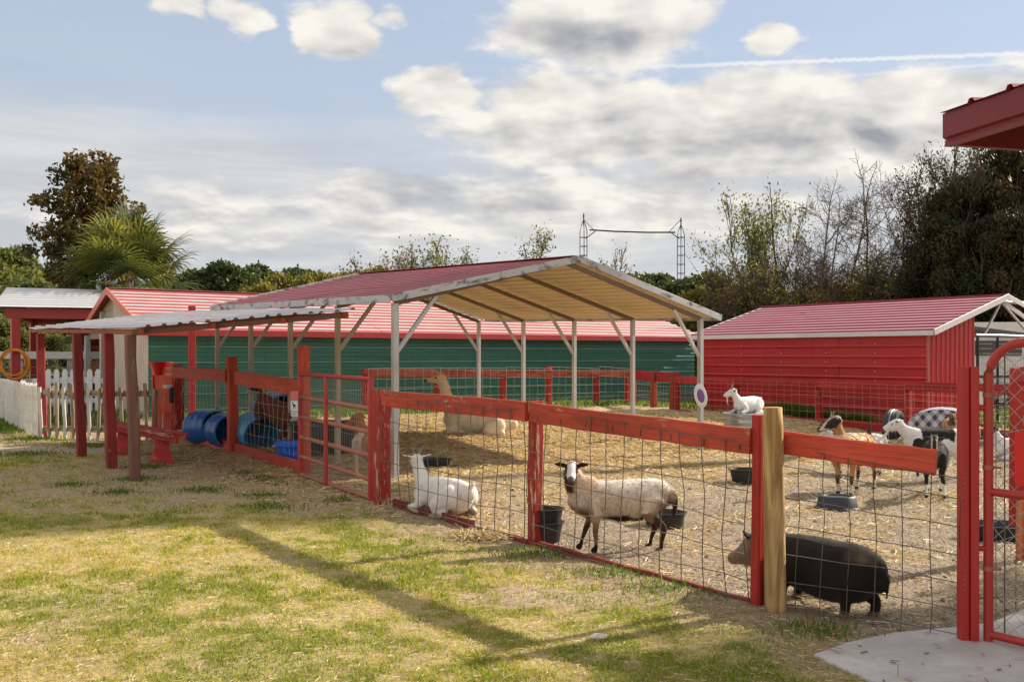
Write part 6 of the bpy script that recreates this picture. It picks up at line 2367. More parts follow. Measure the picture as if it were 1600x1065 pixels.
def added_shade_pine():  # unseen tree, added for its shadow on the lawn
    """an added tall tree, out of frame to the right, whose flat crown shades the far lawn"""
    rs = np.random.RandomState(41)
    loc = GP(800 + F * (14.2 / 20.6), 20.6)
    segs = [([np.array([0, 0, -.1]), np.array([.1, 0, 5]), np.array([-.5, -.1, 9.5]), np.array([-1.5, -.4, 11.8])], [.28, .24, .18, .10], 0)]
    cs, rr = [], []
    for k in range(60):
        a = rs.rand() * 6.283; d = rs.rand() ** .5
        c = np.array([-1.6 + 3.6 * d * math.cos(a), -.5 + 1.25 * d * math.sin(a), 11.9 + rs.randn() * .45])
        cs.append(c); q = .42 + .3 * rs.rand(); rr.append(np.array([q, q, q * .6]))
        p0 = np.array([-.8, -.2, 10.2]) ; segs.append(([p0, (p0 + c) / 2 + rs.randn(3) * .15, c], [.07, .05, .02], 2))
    pts, tv = crown_points(cs, rr, 420, rs)
    v, f, t = leaf_quads(pts, np.full(len(pts), .16), np.clip(tv * .5 + .5 * rs.rand(len(tv)), 0, 1), 2.0, .1, rs)
    me = np_mesh('crown', v, f, LF_pine); tint(me, t)
    place_tree('added_shade_pine', 'unseen flat crowned pine added to shade the lawn', 'tree', None, loc, seg_mesh('trunk', segs, M_bark), me)


added_shade_pine()


def added_shade_tree():  # second unseen tree, shaped and placed to shade the slab
    """an added leafy tree, out of frame to the right, that keeps the concrete in shade"""
    rs = np.random.RandomState(52)
    loc = Vector((9.0, 8.45, 0)); loc.z = float(gz(loc.x, loc.y))
    segs = [([np.array([0, 0, -.1]), np.array([.05, 0, 1.5]), np.array([-.05, .1, 3.2])], [.16, .13, .09], 0)]
    cs, rr = [], []
    for k in range(46):
        d = rs.randn(3); d /= np.linalg.norm(d)
        c = np.array([0, 0, 4.2]) + d * (rs.rand() ** .4) * np.array([1.5, 1.25, 1.6])
        cs.append(c); q = .32 + .2 * rs.rand(); rr.append(np.array([q, q, q * .8]))
        p0 = np.array([0, .05, 2.4]); segs.append(([p0, (p0 + c) / 2 + rs.randn(3) * .1, c], [.05, .035, .012], 2))
    pts, tv = crown_points(cs, rr, 900, rs)
    v, f, t = leaf_quads(pts, np.full(len(pts), .09), np.clip(tv * .5 + .5 * rs.rand(len(tv)), 0, 1), 1.8, .1, rs)
    me = np_mesh('crown', v, f, LF_mid); tint(me, t)
    place_tree('added_shade_tree', 'unseen round tree added to shade the concrete', 'tree', None, loc, seg_mesh('trunk', segs, M_bark), me)


added_shade_tree()
# ------------------------------------------------------------------ animals
def V(*a): return Vector(a)


def catmull(pts, rads, k=4):
    P = [np.array(p, float) for p in pts]; Q = [np.array(r, float) for r in rads]
    if len(P) < 3: 
        n = 6
        return [P[0] + (P[1] - P[0]) * i / n for i in range(n + 1)], [Q[0] + (Q[1] - Q[0]) * i / n for i in range(n + 1)]
    def ev(A, i, t):
        a = A[max(i - 1, 0)]; b = A[i]; c = A[i + 1]; d = A[min(i + 2, len(A) - 1)]
        return .5 * ((2 * b) + (c - a) * t + (2 * a - 5 * b + 4 * c - d) * t * t + (3 * b - a - 3 * c + d) * t ** 3)
    op, orr = [], []
    for i in range(len(P) - 1):
        for j in range(k):
            op.append(ev(P, i, j / k)); orr.append(np.maximum(ev(Q, i, j / k), .004))
    op.append(P[-1]); orr.append(Q[-1])
    return op, orr


class Body:
    def __init__(s):
        s.mb = MB(); s.samples = []   # (point, radius, tag, t)

    def chain(s, tag_, pts, rads, side=(0, 1, 0), n=14):
        rads = [r if hasattr(r, '__len__') else (r, r) for r in rads]
        P, Rr = catmull(pts, rads)
        m = len(P)
        side = np.array(side, float)
        rings = []
        ext_P, ext_R = [], []
        t0 = P[0] - P[1]; t0 /= np.linalg.norm(t0); t1 = P[-1] - P[-2]; t1 /= np.linalg.norm(t1)
        r0, r1 = Rr[0], Rr[-1]
        ext_P = [P[0] + t0 * r0.min() * .92, P[0] + t0 * r0.min() * .65] + P + [P[-1] + t1 * r1.min() * .65, P[-1] + t1 * r1.min() * .92]
        ext_R = [r0 * .35, r0 * .76] + Rr + [r1 * .76, r1 * .35]
        M = len(ext_P)
        vs = []
        for i in range(M):
            t = ext_P[min(i + 1, M - 1)] - ext_P[max(i - 1, 0)]
            t = t / (np.linalg.norm(t) + 1e-9)
            a = side - t * side.dot(t)
            a /= np.linalg.norm(a) + 1e-9
            b = np.cross(t, a)
            for k in range(n):
                q = 2 * math.pi * k / n
                vs.append(ext_P[i] + a * math.cos(q) * ext_R[i][0] + b * math.sin(q) * ext_R[i][1])
        fs = []
        for i in range(M - 1):
            for k in range(n):
                fs.append((i * n + k, i * n + (k + 1) % n, (i + 1) * n + (k + 1) % n, (i + 1) * n + k))
        fs.append(tuple(range(n))[::-1]); fs.append(tuple((M - 1) * n + k for k in range(n)))
        s.mb.add([Vector(v) for v in vs], fs)
        for i in range(m):
            s.samples.append((P[i], float(np.mean(Rr[i])), tag_, i / (m - 1)))
        return s


def hash3(p, f, seed=0.0):
    return mnoise.noise((p[0] * f + seed, p[1] * f + seed * .7, p[2] * f - seed))


def make_animal(name, label, cat, body, coat, loc, rotz, scale=1.0, voxel=.014, smooth_n=5, eyes=(), eye_r=.012, horns=(), fur=None, group=None, mat=None, lumpy=0.0, pitch=0.0):
    e = empty(name, loc, 0, label, cat, group)
    S = Matrix.Translation(Vector(loc)) @ Matrix.Rotation(rotz, 4, 'Z') @ Matrix.Rotation(pitch, 4, 'Y') @ Matrix.Scale(scale, 4)
    me0 = body.mb.mesh('body_source', None)
    b = bmesh.new(); b.from_mesh(me0); bmesh.ops.recalc_face_normals(b, faces=b.faces); b.to_mesh(me0); b.free()
    tmp = bpy.data.objects.new('body_source', me0); COL.objects.link(tmp)
    rm = tmp.modifiers.new('r', 'REMESH'); rm.mode = 'VOXEL'; rm.voxel_size = voxel; rm.use_smooth_shade = True
    sm = tmp.modifiers.new('s', 'SMOOTH'); sm.factor = .5; sm.iterations = smooth_n
    bpy.context.view_layer.update()
    dg = bpy.context.evaluated_depsgraph_get()
    me = bpy.data.meshes.new_from_object(tmp.evaluated_get(dg))
    bpy.data.objects.remove(tmp); bpy.data.meshes.remove(me0)
    n = len(me.vertices)
    co = np.empty(n * 3, np.float32); me.vertices.foreach_get('co', co); co = co.reshape(-1, 3)
    nr = np.empty(n * 3, np.float32); me.vertices.foreach_get('normal', nr); nr = nr.reshape(-1, 3)
    sp = np.array([q[0] for q in body.samples]); sr = np.array([q[1] for q in body.samples])
    best = np.empty(n, int)
    for i in range(0, n, 4000):
        d = np.linalg.norm(co[i:i + 4000, None] - sp[None], axis=2) - sr[None]
        best[i:i + 4000] = d.argmin(1)
    if lumpy:
        lum = np.array([hash3(p, 9, 3) + .6 * hash3(p, 22, 8) for p in co])
        torso = np.array([body.samples[k][2] in ('torso', 'neck') for k in best])
        co = co + nr * (lum * lumpy * torso)[:, None]
        me.vertices.foreach_set('co', co.astype(np.float32).ravel())
    col = np.ones((n, 4), np.float32)
    for i in range(n):
        tg, t = body.samples[best[i]][2], body.samples[best[i]][3]
        col[i, :3] = coat(tg, t, co[i], nr[i])
    a = me.color_attributes.new('coat', 'FLOAT_COLOR', 'POINT'); a.data.foreach_set('color', col.ravel())
    me.materials.clear(); me.materials.append(mat or M_coat)
    me.polygons.foreach_set('use_smooth', [True] * len(me.polygons)); me.update()
    link('body', me, e, S)
    for p in eyes:
        mb = MB(); mb.lathe([(0, -1), (.6, -.8), (1, 0), (.6, .8), (0, 1)], 10)
        mb.v = [tuple(Vector(q) * eye_r + Vector(p)) for q in mb.v]
        o = mb.build('eye', M_eye, e, True); o.matrix_basis = S
    for hp, hr in horns:
        mb = MB(); P, Rr = catmull(hp, [(r, r) for r in hr])
        mb.tube([Vector(p) for p in P], [r[0] for r in Rr], 8)
        o = mb.build('horn', M_hornm, e, True); o.matrix_basis = S
    if fur:
        cnt, ln, wd, back, tags = fur
        ok = np.array([body.samples[k][2] in tags for k in best])
        idx = np.nonzero(ok)[0]
        if len(idx):
            idx = idx[RN.randint(0, len(idx), cnt)]
            p = co[idx]; nn = nr[idx]
            d = nn * .55 + np.array(back)[None] + RN.randn(cnt, 3) * .25
            d /= np.linalg.norm(d, axis=1)[:, None]
            L = (ln * (.5 + .9 * RN.rand(cnt)))[:, None]
            sdv = np.cross(d, RN.randn(cnt, 3)); sdv /= np.linalg.norm(sdv, axis=1)[:, None]
            q = np.empty((cnt, 3, 3)); p = p + RN.randn(cnt, 3) * .004
            q[:, 0] = p - sdv * wd; q[:, 1] = p + sdv * wd; q[:, 2] = p + d * L
            hv = np.array([.78 + .35 * max(-.6, min(.6, hash3(x_, 26, 5))) + .14 * RN.randn() for x_ in p])
            fm = np_mesh('hair', q.reshape(-1, 3), np.arange(cnt * 3).reshape(-1, 3), M_fur)
            c = col[idx].copy(); c[:, :3] = np.clip(c[:, :3] * (np.clip(hv, .3, 1.3) * 1.12)[:, None], 0, .9)
            at = fm.color_attributes.new('coat', 'FLOAT_COLOR', 'POINT'); at.data.foreach_set('color', np.repeat(c, 3, axis=0).ravel())
            o = link('hair', fm, e, S); o['kind'] = 'stuff'
    return e


def goat_body(head=(.46, 0, .80), hd=(.8, 0, -.35), ear=(0, 1, -.1), stance=None, lying=False, tailup=.10, belly=1.0, beard=0.0, neck_w=1.0, leg=1.0, ear_len=.115, hl=.21):
    b = Body()
    dz = -.30 if lying else 0.0
    b.chain('torso', [(.34, 0, .52 + dz), (.27, 0, .51 + dz), (.12, 0, .50 + dz), (-.08, 0, .485 + dz), (-.25, 0, .51 + dz), (-.36, 0, .54 + dz), (-.42, 0, .55 + dz)],
            [(.06, .09), (.10, .145), (.132, .165), (.155 * belly, .185), (.135, .165), (.10, .12), (.055, .07)], n=20)
    st = stance or [(.0, .0), (.0, .0), (.0, .0), (.0, .0)]
    if not lying:
        for i, (s_, x) in enumerate(((1, .25), (-1, .25), (1, -.30), (-1, -.30))):
            dx, dy = st[i]
            y = .085 * s_
            if i < 2:
                b.chain('fleg', [(x, y * 1.15, .50), (x + .005, y * 1.2, .38), (x + dx * .25 - .01, y * 1.05, .29), (x + dx * .5 + .008, y + dy * .5, .20), (x + dx * .8, y + dy * .8, .09), (x + dx, y + dy, .045), (x + dx + .016, y + dy, .012)],
                        [(.055, .08), (.042, .06), (.030, .034), (.027, .029), (.0175, .019), (.021, .023), (.025, .032)], n=10)
            else:
                b.chain('hleg', [(x + .03, y * 1.1, .52), (x + .05, y * 1.3, .40), (x - .035 + dx * .4, y * 1.1, .29), (x - .075 + dx * .7, y + dy * .6, .235), (x - .06 + dx * .9, y + dy * .8, .11), (x - .05 + dx, y + dy, .045), (x - .034 + dx, y + dy, .012)],
                        [(.08, .125), (.065, .085), (.033, .04), (.026, .032), (.0175, .02), (.021, .023), (.025, .032)], n=10)
    else:
        for s_ in (1, -1):
            y = .10 * s_
            b.chain('fleg', [(.24, y, .20), (.18, y * 1.35, .10), (.34, y * 1.35, .055)], [(.05, .07), (.04, .045), (.028, .03)], n=10)
            b.chain('fleg', [(.34, y * 1.35, .055), (.25, y * 1.5, .03), (.18, y * 1.4, .022)], [(.028, .03), (.02, .02), (.024, .022)], n=10)
            b.chain('hleg', [(-.28, y * 1.1, .22), (-.14, y * 1.75, .14), (-.12, y * 1.8, .09)], [(.09, .12), (.07, .085), (.045, .05)], n=10)
            b.chain('hleg', [(-.12, y * 1.8, .08), (-.30, y * 1.75, .04), (-.12, y * 1.95, .025), (-.06, y * 1.95, .02)], [(.04, .045), (.027, .03), (.02, .02), (.024, .022)], n=10)
    H_ = np.array(head, float) + np.array([0, 0, dz]); d = np.array(hd, float); d /= np.linalg.norm(d)
    nk = np.array([.28, 0, .57 + dz])
    b.chain('neck', [nk - np.array([.06, 0, .03]), nk, nk * .45 + H_ * .55 + np.array([.012, 0, -.01]), H_], [(.085, .12), (.078 * neck_w, .115), (.058 * neck_w, .075), (.052, .06)], n=14)
    sd = np.cross([0, 0, 1.0], d); sd /= np.linalg.norm(sd) + 1e-9
    hl = hl * .94
    b.chain('head', [H_ - d * .02, H_ + d * hl * .3, H_ + d * hl * .62, H_ + d * hl * .85, H_ + d * hl], [(.054, .066), (.060, .072), (.044, .054), (.036, .041), (.030, .033)], side=sd, n=14)
    up = np.cross(d, sd)
    for s_ in (1, -1):
        o = H_ + sd * s_ * .045 + up * .035 - d * .005
        ev = sd * s_ * ear[1] + up * (ear[2]) + d * ear[0]
        ev = ev / np.linalg.norm(ev)
        b.chain('ear', [o, o + ev * ear_len * .45, o + ev * ear_len * .95], [(.016, .010), (.028, .010), (.010, .006)], side=np.cross(ev, up) if abs(ev.dot(up)) < .9 else d, n=10)
    if beard:
        p = H_ + d * hl * .75 - up * .03
        b.chain('beard', [p, p - np.array([0, 0, beard * .5]) + d * .01, p - np.array([.02, 0, beard])], [(.016, .02), (.013, .016), (.004, .005)], n=8)
    t0 = np.array([-.42, 0, .60 + dz])
    b.chain('tail', [t0 + np.array([.04, 0, -.02]), t0 + np.array([-.035, 0, .03 + tailup * .3]), t0 + np.array([-.05, 0, .03 + tailup])], [(.028, .022), (.03, .02), (.012, .01)], n=10)
    eyes = [tuple(H_ + d * hl * .33 + sd * s_ * .050 + up * .022) for s_ in (1, -1)]
    def horn(L, back=.5, out=.25, r=.016, curl=0.0):
        hs = []
        for s_ in (1, -1):
            p = H_ + up * .05 + sd * s_ * .022 + d * .02
            q = p + (up * .75 - d * back * .5 + sd * s_ * out * .3) * L * .5
            k = p + (up * (1 - curl) - d * back + sd * s_ * out) * L
            hs.append(([p - up * .02, p * .5 + q * .5, q, k], [r, r * .9, r * .7, r * .25]))
        return hs
    return b, eyes, horn


def nz(p, f, s=0.0):
    return hash3(p, f, s) + .5 * hash3(p, f * 2.3, s + 5)


WHT = (.78, .76, .74)
ALLF = ('torso', 'neck', 'hleg', 'fleg', 'tail', 'beard', 'head')


# ---- the sheep: side on, looking at the viewer
def sheep():
    b = Body()
    b.chain('torso', [(.40, 0, .47), (.31, 0, .46), (.14, 0, .455), (-.06, 0, .45), (-.24, 0, .47), (-.36, 0, .49), (-.42, 0, .48)],
            [(.07, .11), (.115, .155), (.145, .17), (.165, .18), (.15, .17), (.115, .145), (.055, .085)], n=22)
    for s_, x, dx in ((1, .23, .0), (-1, .25, .10)):
        y = .085 * s_
        b.chain('fleg', [(x, y, .46), (x + .005, y * 1.1, .34), (x + dx * .3, y, .25), (x + dx * .5 + .005, y, .185), (x + dx * .9, y, .085), (x + dx, y, .042), (x + dx + .02, y, .012)],
                [(.06, .085), (.045, .06), (.03, .034), (.026, .028), (.0165, .018), (.02, .022), (.025, .034)], n=10)
    for s_, x, dx in ((1, -.29, .0), (-1, -.29, .07)):
        y = .085 * s_
        b.chain('hleg', [(x + .02, y, .47), (x + .05, y * 1.25, .36), (x - .03 + dx * .4, y * 1.1, .27), (x - .08 + dx * .7, y, .21), (x - .065 + dx, y, .10), (x - .055 + dx, y, .042), (x - .035 + dx, y, .012)],
                [(.085, .13), (.07, .085), (.034, .042), (.026, .033), (.0165, .019), (.02, .022), (.025, .034)], n=10)
    H_ = np.array([.44, .03, .735]); d = np.array([.10, .9, -.42]); d /= np.linalg.norm(d)
    b.chain('neck', [(.26, 0, .49), (.36, 0, .56), (.42, .005, .64), tuple(H_)], [(.11, .15), (.095, .135), (.074, .09), (.055, .062)], n=16)
    sd = np.cross([0, 0, 1.0], d); sd /= np.linalg.norm(sd); up = np.cross(d, sd)
    hl = .20
    b.chain('head', [H_ - d * .03, H_ + d * .06, H_ + d * .125, H_ + d * .17, H_ + d * hl], [(.052, .062), (.056, .064), (.042, .048), (.036, .038), (.030, .030)], side=sd, n=14)
    for s_ in (1, -1):
        o = H_ + sd * s_ * .045 + up * .03
        ev = sd * s_ * 1.0 + up * .06 - d * .12; ev /= np.linalg.norm(ev)
        b.chain('ear', [o, o + ev * .05, o + ev * .105], [(.016, .011), (.030, .011), (.016, .008)], side=np.cross(ev, d), n=10)
    b.chain('tail', [(-.42, 0, .56), (-.475, 0, .50), (-.485, 0, .40), (-.475, 0, .30)], [(.035, .03), (.032, .028), (.028, .026), (.016, .014)], n=10)
    eyes = [tuple(H_ + d * .07 + sd * s_ * .052 + up * .018) for s_ in (1, -1)]

    def coat(tg, t, p, n):
        k = nz(p, 7, 1)
        brown = np.array((.11, .048, .026)); dark = np.array((.035, .016, .010)); cream = np.array((.80, .74, .66)); grey = np.array((.64, .54, .44))
        if tg == 'head':
            q = np.array(p) - H_; sx = abs(q.dot(sd)); al = q.dot(d); u = q.dot(up)
            if al > .185: return np.array((.10, .08, .08))
            if sx > .036 and .0 < al < .115 and u > -.02: return dark
            if u < -.035 and al < .12: return dark * 1.5
            return np.array((.62, .62, .64))
        if tg == 'ear': return dark
        if tg in ('fleg', 'hleg') and p[2] < (.335 if tg == 'fleg' else .36) + .03 * k:
            z = p[2]
            if z < .07: return np.array((.014, .010, .008))
            if tg == 'fleg':
                w = np.clip((z - .20 + k * .05) / .12, 0, 1)
                base = brown * (.45 + .5 * max(0, k)) if p[1] > 0 else brown * .3
                mixc = np.array((.46, .30, .18))
                front = .4 if p[1] > 0 else .05
                return (base * (1 - front * .7) + mixc * front * .7) * (1 - w) + mixc * w
            w = np.clip((z - .34 + k * .07) / .12, 0, 1)
            rim = np.array((.26, .15, .085)) if p[0] > -.27 and z > .2 else brown * .42
            return rim * (1 - w) * .8 + (grey * .75) * w + brown * .12
        if tg == 'tail':
            return dark if p[1] > -.008 else brown
        # fleece
        z, x = p[2], p[0]
        side_ = np.clip((.60 - z + k * .05) / .12, 0, 1)
        c = cream * (1 - side_) + grey * side_
        low = np.clip((.335 - z + k * .03) / .03, 0, 1)
        if tg == 'neck':
            fr = np.clip((x - .395 + k * .02) / .05, 0, 1)
            c = np.array((.72, .58, .43)) * (1 - fr) + brown * fr
            low = np.clip((.46 - z) / .08, 0, 1) * .8
            return c * (1 - low) + brown * low
        if x < -.14:
            w = np.clip((-.20 - x + k * .08) / .20, 0, 1) * np.clip((.57 - z + k * .04) / .16, 0, 1)
            c = c * (1 - w) + np.array((.13, .052, .027)) * w
        c = c * (1 + .22 * hash3(p, 34, 2) + .12 * hash3(p, 70, 4))
        if -.25 < x < .16:
            c = c * (1 - low) + dark * .8 * low
        if x > .25:
            w = np.clip((.44 - z + k * .04) / .10, 0, 1)
            c = c * (1 - w) + np.array((.26, .12, .06)) * w
        return c
    loc = Vector((.905, 7.98, float(gz(.905, 7.98)) - .004))
    make_animal('sheep', 'brown and cream sheep standing side on and facing the viewer behind the wire', 'sheep', b, coat, loc, R(180), .93, .011, 4, eyes, .012, (), (17000, .019, .0020, (-.2, 0, -.6), ('torso', 'neck')), mat=M_wool, lumpy=.007)


sheep()


# ---- llama lying in the straw
def llama():
    b = Body()
    b.chain('torso', [(.52, 0, .32), (.42, 0, .30), (.18, 0, .31), (-.10, 0, .31), (-.38, 0, .29), (-.54, 0, .25), (-.62, 0, .22)],
            [(.09, .13), (.17, .25), (.24, .29), (.26, .30), (.25, .27), (.20, .21), (.10, .12)], n=22)
    for s_ in (1, -1):
        b.chain('hleg', [(-.40, .2 * s_, .22), (-.20, .27 * s_, .13), (-.48, .26 * s_, .07)], [(.13, .17), (.10, .11), (.06, .06)], n=10)
        b.chain('fleg', [(.36, .13 * s_, .20), (.48, .17 * s_, .07), (.25, .18 * s_, .05)], [(.08, .10), (.06, .06), (.045, .045)], n=10)
    H_ = np.array([.66, 0, 1.03]); d = np.array([1, 0.10, -.16]); d /= np.linalg.norm(d)
    b.chain('neck', [(.36, 0, .36), (.48, 0, .52), (.55, 0, .74), (.60, 0, .92), tuple(H_)], [(.15, .20), (.115, .15), (.085, .105), (.080, .095), (.072, .082)], n=16)
    sd = np.cross([0, 0, 1.0], d); sd /= np.linalg.norm(sd); up = np.cross(d, sd)
    b.chain('head', [H_ - d * .05, H_ + d * .06, H_ + d * .14, H_ + d * .215, H_ + d * .265], [(.068, .078), (.070, .082), (.050, .058), (.044, .046), (.036, .036)], side=sd, n=14)
    for s_ in (1, -1):
        o = H_ + sd * s_ * .045 + up * .06 - d * .03
        ev = up * .62 + d * .62 + sd * s_ * .15; ev /= np.linalg.norm(ev)
        b.chain('ear', [o, o + ev * .08, o + ev * .165], [(.020, .014), (.028, .014), (.010, .008)], side=sd, n=10)
    b.chain('tail', [(-.60, 0, .33), (-.68, 0, .26), (-.70, 0, .16)], [(.06, .05), (.06, .05), (.035, .03)], n=10)
    eyes = [tuple(H_ + d * .075 + sd * s_ * .067 + up * .028) for s_ in (1, -1)]

    def coat(tg, t, p, n):
        k = nz(p, 6, 2)
        c = np.array((.82, .70, .53)) * (1 + .08 * k)
        if tg == 'head':
            q = np.array(p) - H_; al = q.dot(d)
            if al > .245 and q.dot(up) > -.02: return np.array((.09, .05, .035))
            if al > .20 and q.dot(up) < -.025: return np.array((.5, .42, .36))
            return np.array((.80, .58, .36)) * (1 + .08 * k)
        if tg == 'ear': return np.array((.68, .58, .46))
        if tg == 'neck' and p[2] > .6: return np.array((.84, .70, .50)) * (1 + .08 * k)
        if tg == 'torso':
            return np.array((.80, .69, .53)) * (1 + .10 * k)
        return c
    Y = 17.2
    x = (745 - CX) / F * Y
    loc = Vector((x, Y, float(gz(x, Y)) - .05))
    make_animal('llama', 'cream llama lying in straw beneath the carport with its head up', 'llama', b, coat, loc, R(180 - 4), 1.0, .020, 5, eyes, .018, (), (9000, .022, .0022, (-.3, 0, -.9), ('torso', 'neck', 'hleg', 'tail')), lumpy=.012)


llama()


# ---- pot-bellied pig
def pig():
    b = Body()
    b.chain('torso', [(.34, 0, .34), (.22, 0, .345), (.02, 0, .33), (-.22, 0, .315), (-.42, 0, .335), (-.54, 0, .33), (-.60, 0, .30)],
            [(.12, .15), (.155, .195), (.19, .225), (.215, .235), (.20, .215), (.145, .165), (.07, .09)], n=22)
    H_ = np.array([.50, .0, .36]); d = np.array([1, .12, -.42]); d /= np.linalg.norm(d)
    b.chain('neck', [(.24, 0, .35), (.38, 0, .37), tuple(H_)], [(.15, .19), (.145, .18), (.13, .16)], n=16)
    sd = np.cross([0, 0, 1.0], d); sd /= np.linalg.norm(sd); up = np.cross(d, sd)
    b.chain('head', [H_ - d * .04, H_ + d * .07, H_ + d * .17, H_ + d * .25, H_ + d * .28], [(.13, .16), (.12, .14), (.085, .09), (.06, .06), (.058, .056)], side=sd, n=14)
    for s_ in (1, -1):
        o = H_ + sd * s_ * .06 + up * .085
        ev = up * .8 + d * .25 + sd * s_ * .4; ev /= np.linalg.norm(ev)
        b.chain('ear', [o, o + ev * .06, o + ev * .12], [(.03, .012), (.045, .012), (.012, .008)], side=sd, n=10)
    for s_ in (1, -1):
        b.chain('fleg', [(.20, .10 * s_, .28), (.20, .105 * s_, .17), (.20, .10 * s_, .09), (.205, .10 * s_, .035), (.22, .10 * s_, .012)], [(.075, .095), (.05, .06), (.036, .04), (.034, .036), (.036, .045)], n=12)
        dx = .05 * s_
        b.chain('hleg', [(-.40, .11 * s_, .30), (-.40 + dx * .3, .12 * s_, .19), (-.44 + dx, .115 * s_, .12), (-.43 + dx, .11 * s_, .04), (-.415 + dx, .11 * s_, .012)], [(.095, .14), (.06, .08), (.038, .045), (.035, .037), (.036, .045)], n=12)
    b.chain('tail', [(-.59, 0, .40), (-.66, .01, .36), (-.67, .01, .26), (-.655, .0, .20)], [.018, .014, .012, .012], n=8)
    eyes = [tuple(H_ + d * .08 + sd * s_ * .078 + up * .045) for s_ in (1, -1)]

    def coat(tg, t, p, n):
        k = nz(p, 8, 4)
        c = np.array((.014, .010, .008)) * (1 + .35 * k)
        if tg in ('fleg', 'hleg') and p[2] < .07: return np.array((.20, .12, .085)) if p[2] < .05 else c
        if tg == 'torso':
            w = float(np.clip((-.38 - p[0]) / .12, 0, 1) * np.clip((p[2] - .42 + .06 * k) / .08, 0, 1)) * (.5 + .5 * k)
            return c * (1 - w) + np.array((.16, .12, .085)) * max(w, 0)
        if tg in ('head', 'neck') and p[0] > .40:
            w = float(np.clip((p[0] - .40) / .16, 0, 1))
            return c * (1 - w) + np.array((.20, .135, .09)) * (1 + .3 * k) * w
        return c
    dirv = Vector((-.58, .81, 0))
    rz = math.atan2(dirv.y, dirv.x)
    c = Vector((1.92, 6.16, 0))
    loc = Vector((c.x, c.y, float(gz(c.x, c.y)) - .01))
    make_animal('pig', 'black pot-bellied pig walking behind the fence past the log post', 'pig', b, coat, loc, rz, .82, .013, 5, eyes, .012, (), (5000, .022, .0012, (-.55, 0, -.35), ('torso', 'neck', 'head', 'hleg')))


pig()


# ---- goats
def goat_lying_white():
    b, eyes, horn = goat_body((.40, .0, .80), (.55, -.30, -.15), (-.1, 1, .18), lying=True, beard=0, neck_w=1.1, tailup=.03, belly=.84)

    def coat(tg, t, p, n):
        k = nz(p, 9, 6)
        c = np.array((.74, .70, .66)) * (1 + .06 * k)
        if tg in ('fleg', 'hleg') and p[2] < .06: return np.array((.50, .40, .30))
        if k > .55 and tg == 'torso': return np.array((.60, .48, .38))
        if tg == 'torso' and p[2] < .08: return np.array((.62, .50, .38))
        return c
    p = lerp(FA, FB, .36) + D2 * .16
    dirv = D1.lerp(Vector((-.9, .45, 0)), .25)
    loc = Vector((p.x, p.y, float(gz(p.x, p.y)) + .0))
    make_animal('goat', 'white horned goat lying against the foot of the front fence', 'goat', b, coat, loc, math.atan2(dirv.y, dirv.x), 1.03, .013, 4, eyes, .012, horn(.085, 1.0, .5, .014), (9000, .014, .0016, (-.5, 0, -.5), ALLF))


goat_lying_white()


def goat_on_tub():
    b, eyes, horn = goat_body((.42, -.02, .78), (.67, -.52, -.38), (-.5, 1, .0), lying=True, beard=.20, tailup=.0, neck_w=1.1)

    def coat(tg, t, p, n):
        c = np.array((.80, .80, .80))
        if tg == 'head' and .0 < (p[0] - .43) < .045 and p[2] > .47 and abs(p[1]) > .02: return np.array((.04, .035, .035))
        if tg == 'ear': return np.array((.05, .045, .04)) if t > .3 else c
        if tg == 'fleg' and p[2] < .05 and p[0] < .26: return np.array((.03, .03, .03))
        return c
    loc = Vector((TUB.x + .02, TUB.y + .02, TUB.z + TUB_TOP - .012))
    make_animal('goat', 'white bearded goat lying on top of the galvanised tank', 'goat', b, coat, loc, R(180 + 38), .84, .012, 4, eyes, .012, horn(.12, .7, .2, .014), (6000, .02, .002, (-.4, 0, -.45), ALLF))


goat_on_tub()


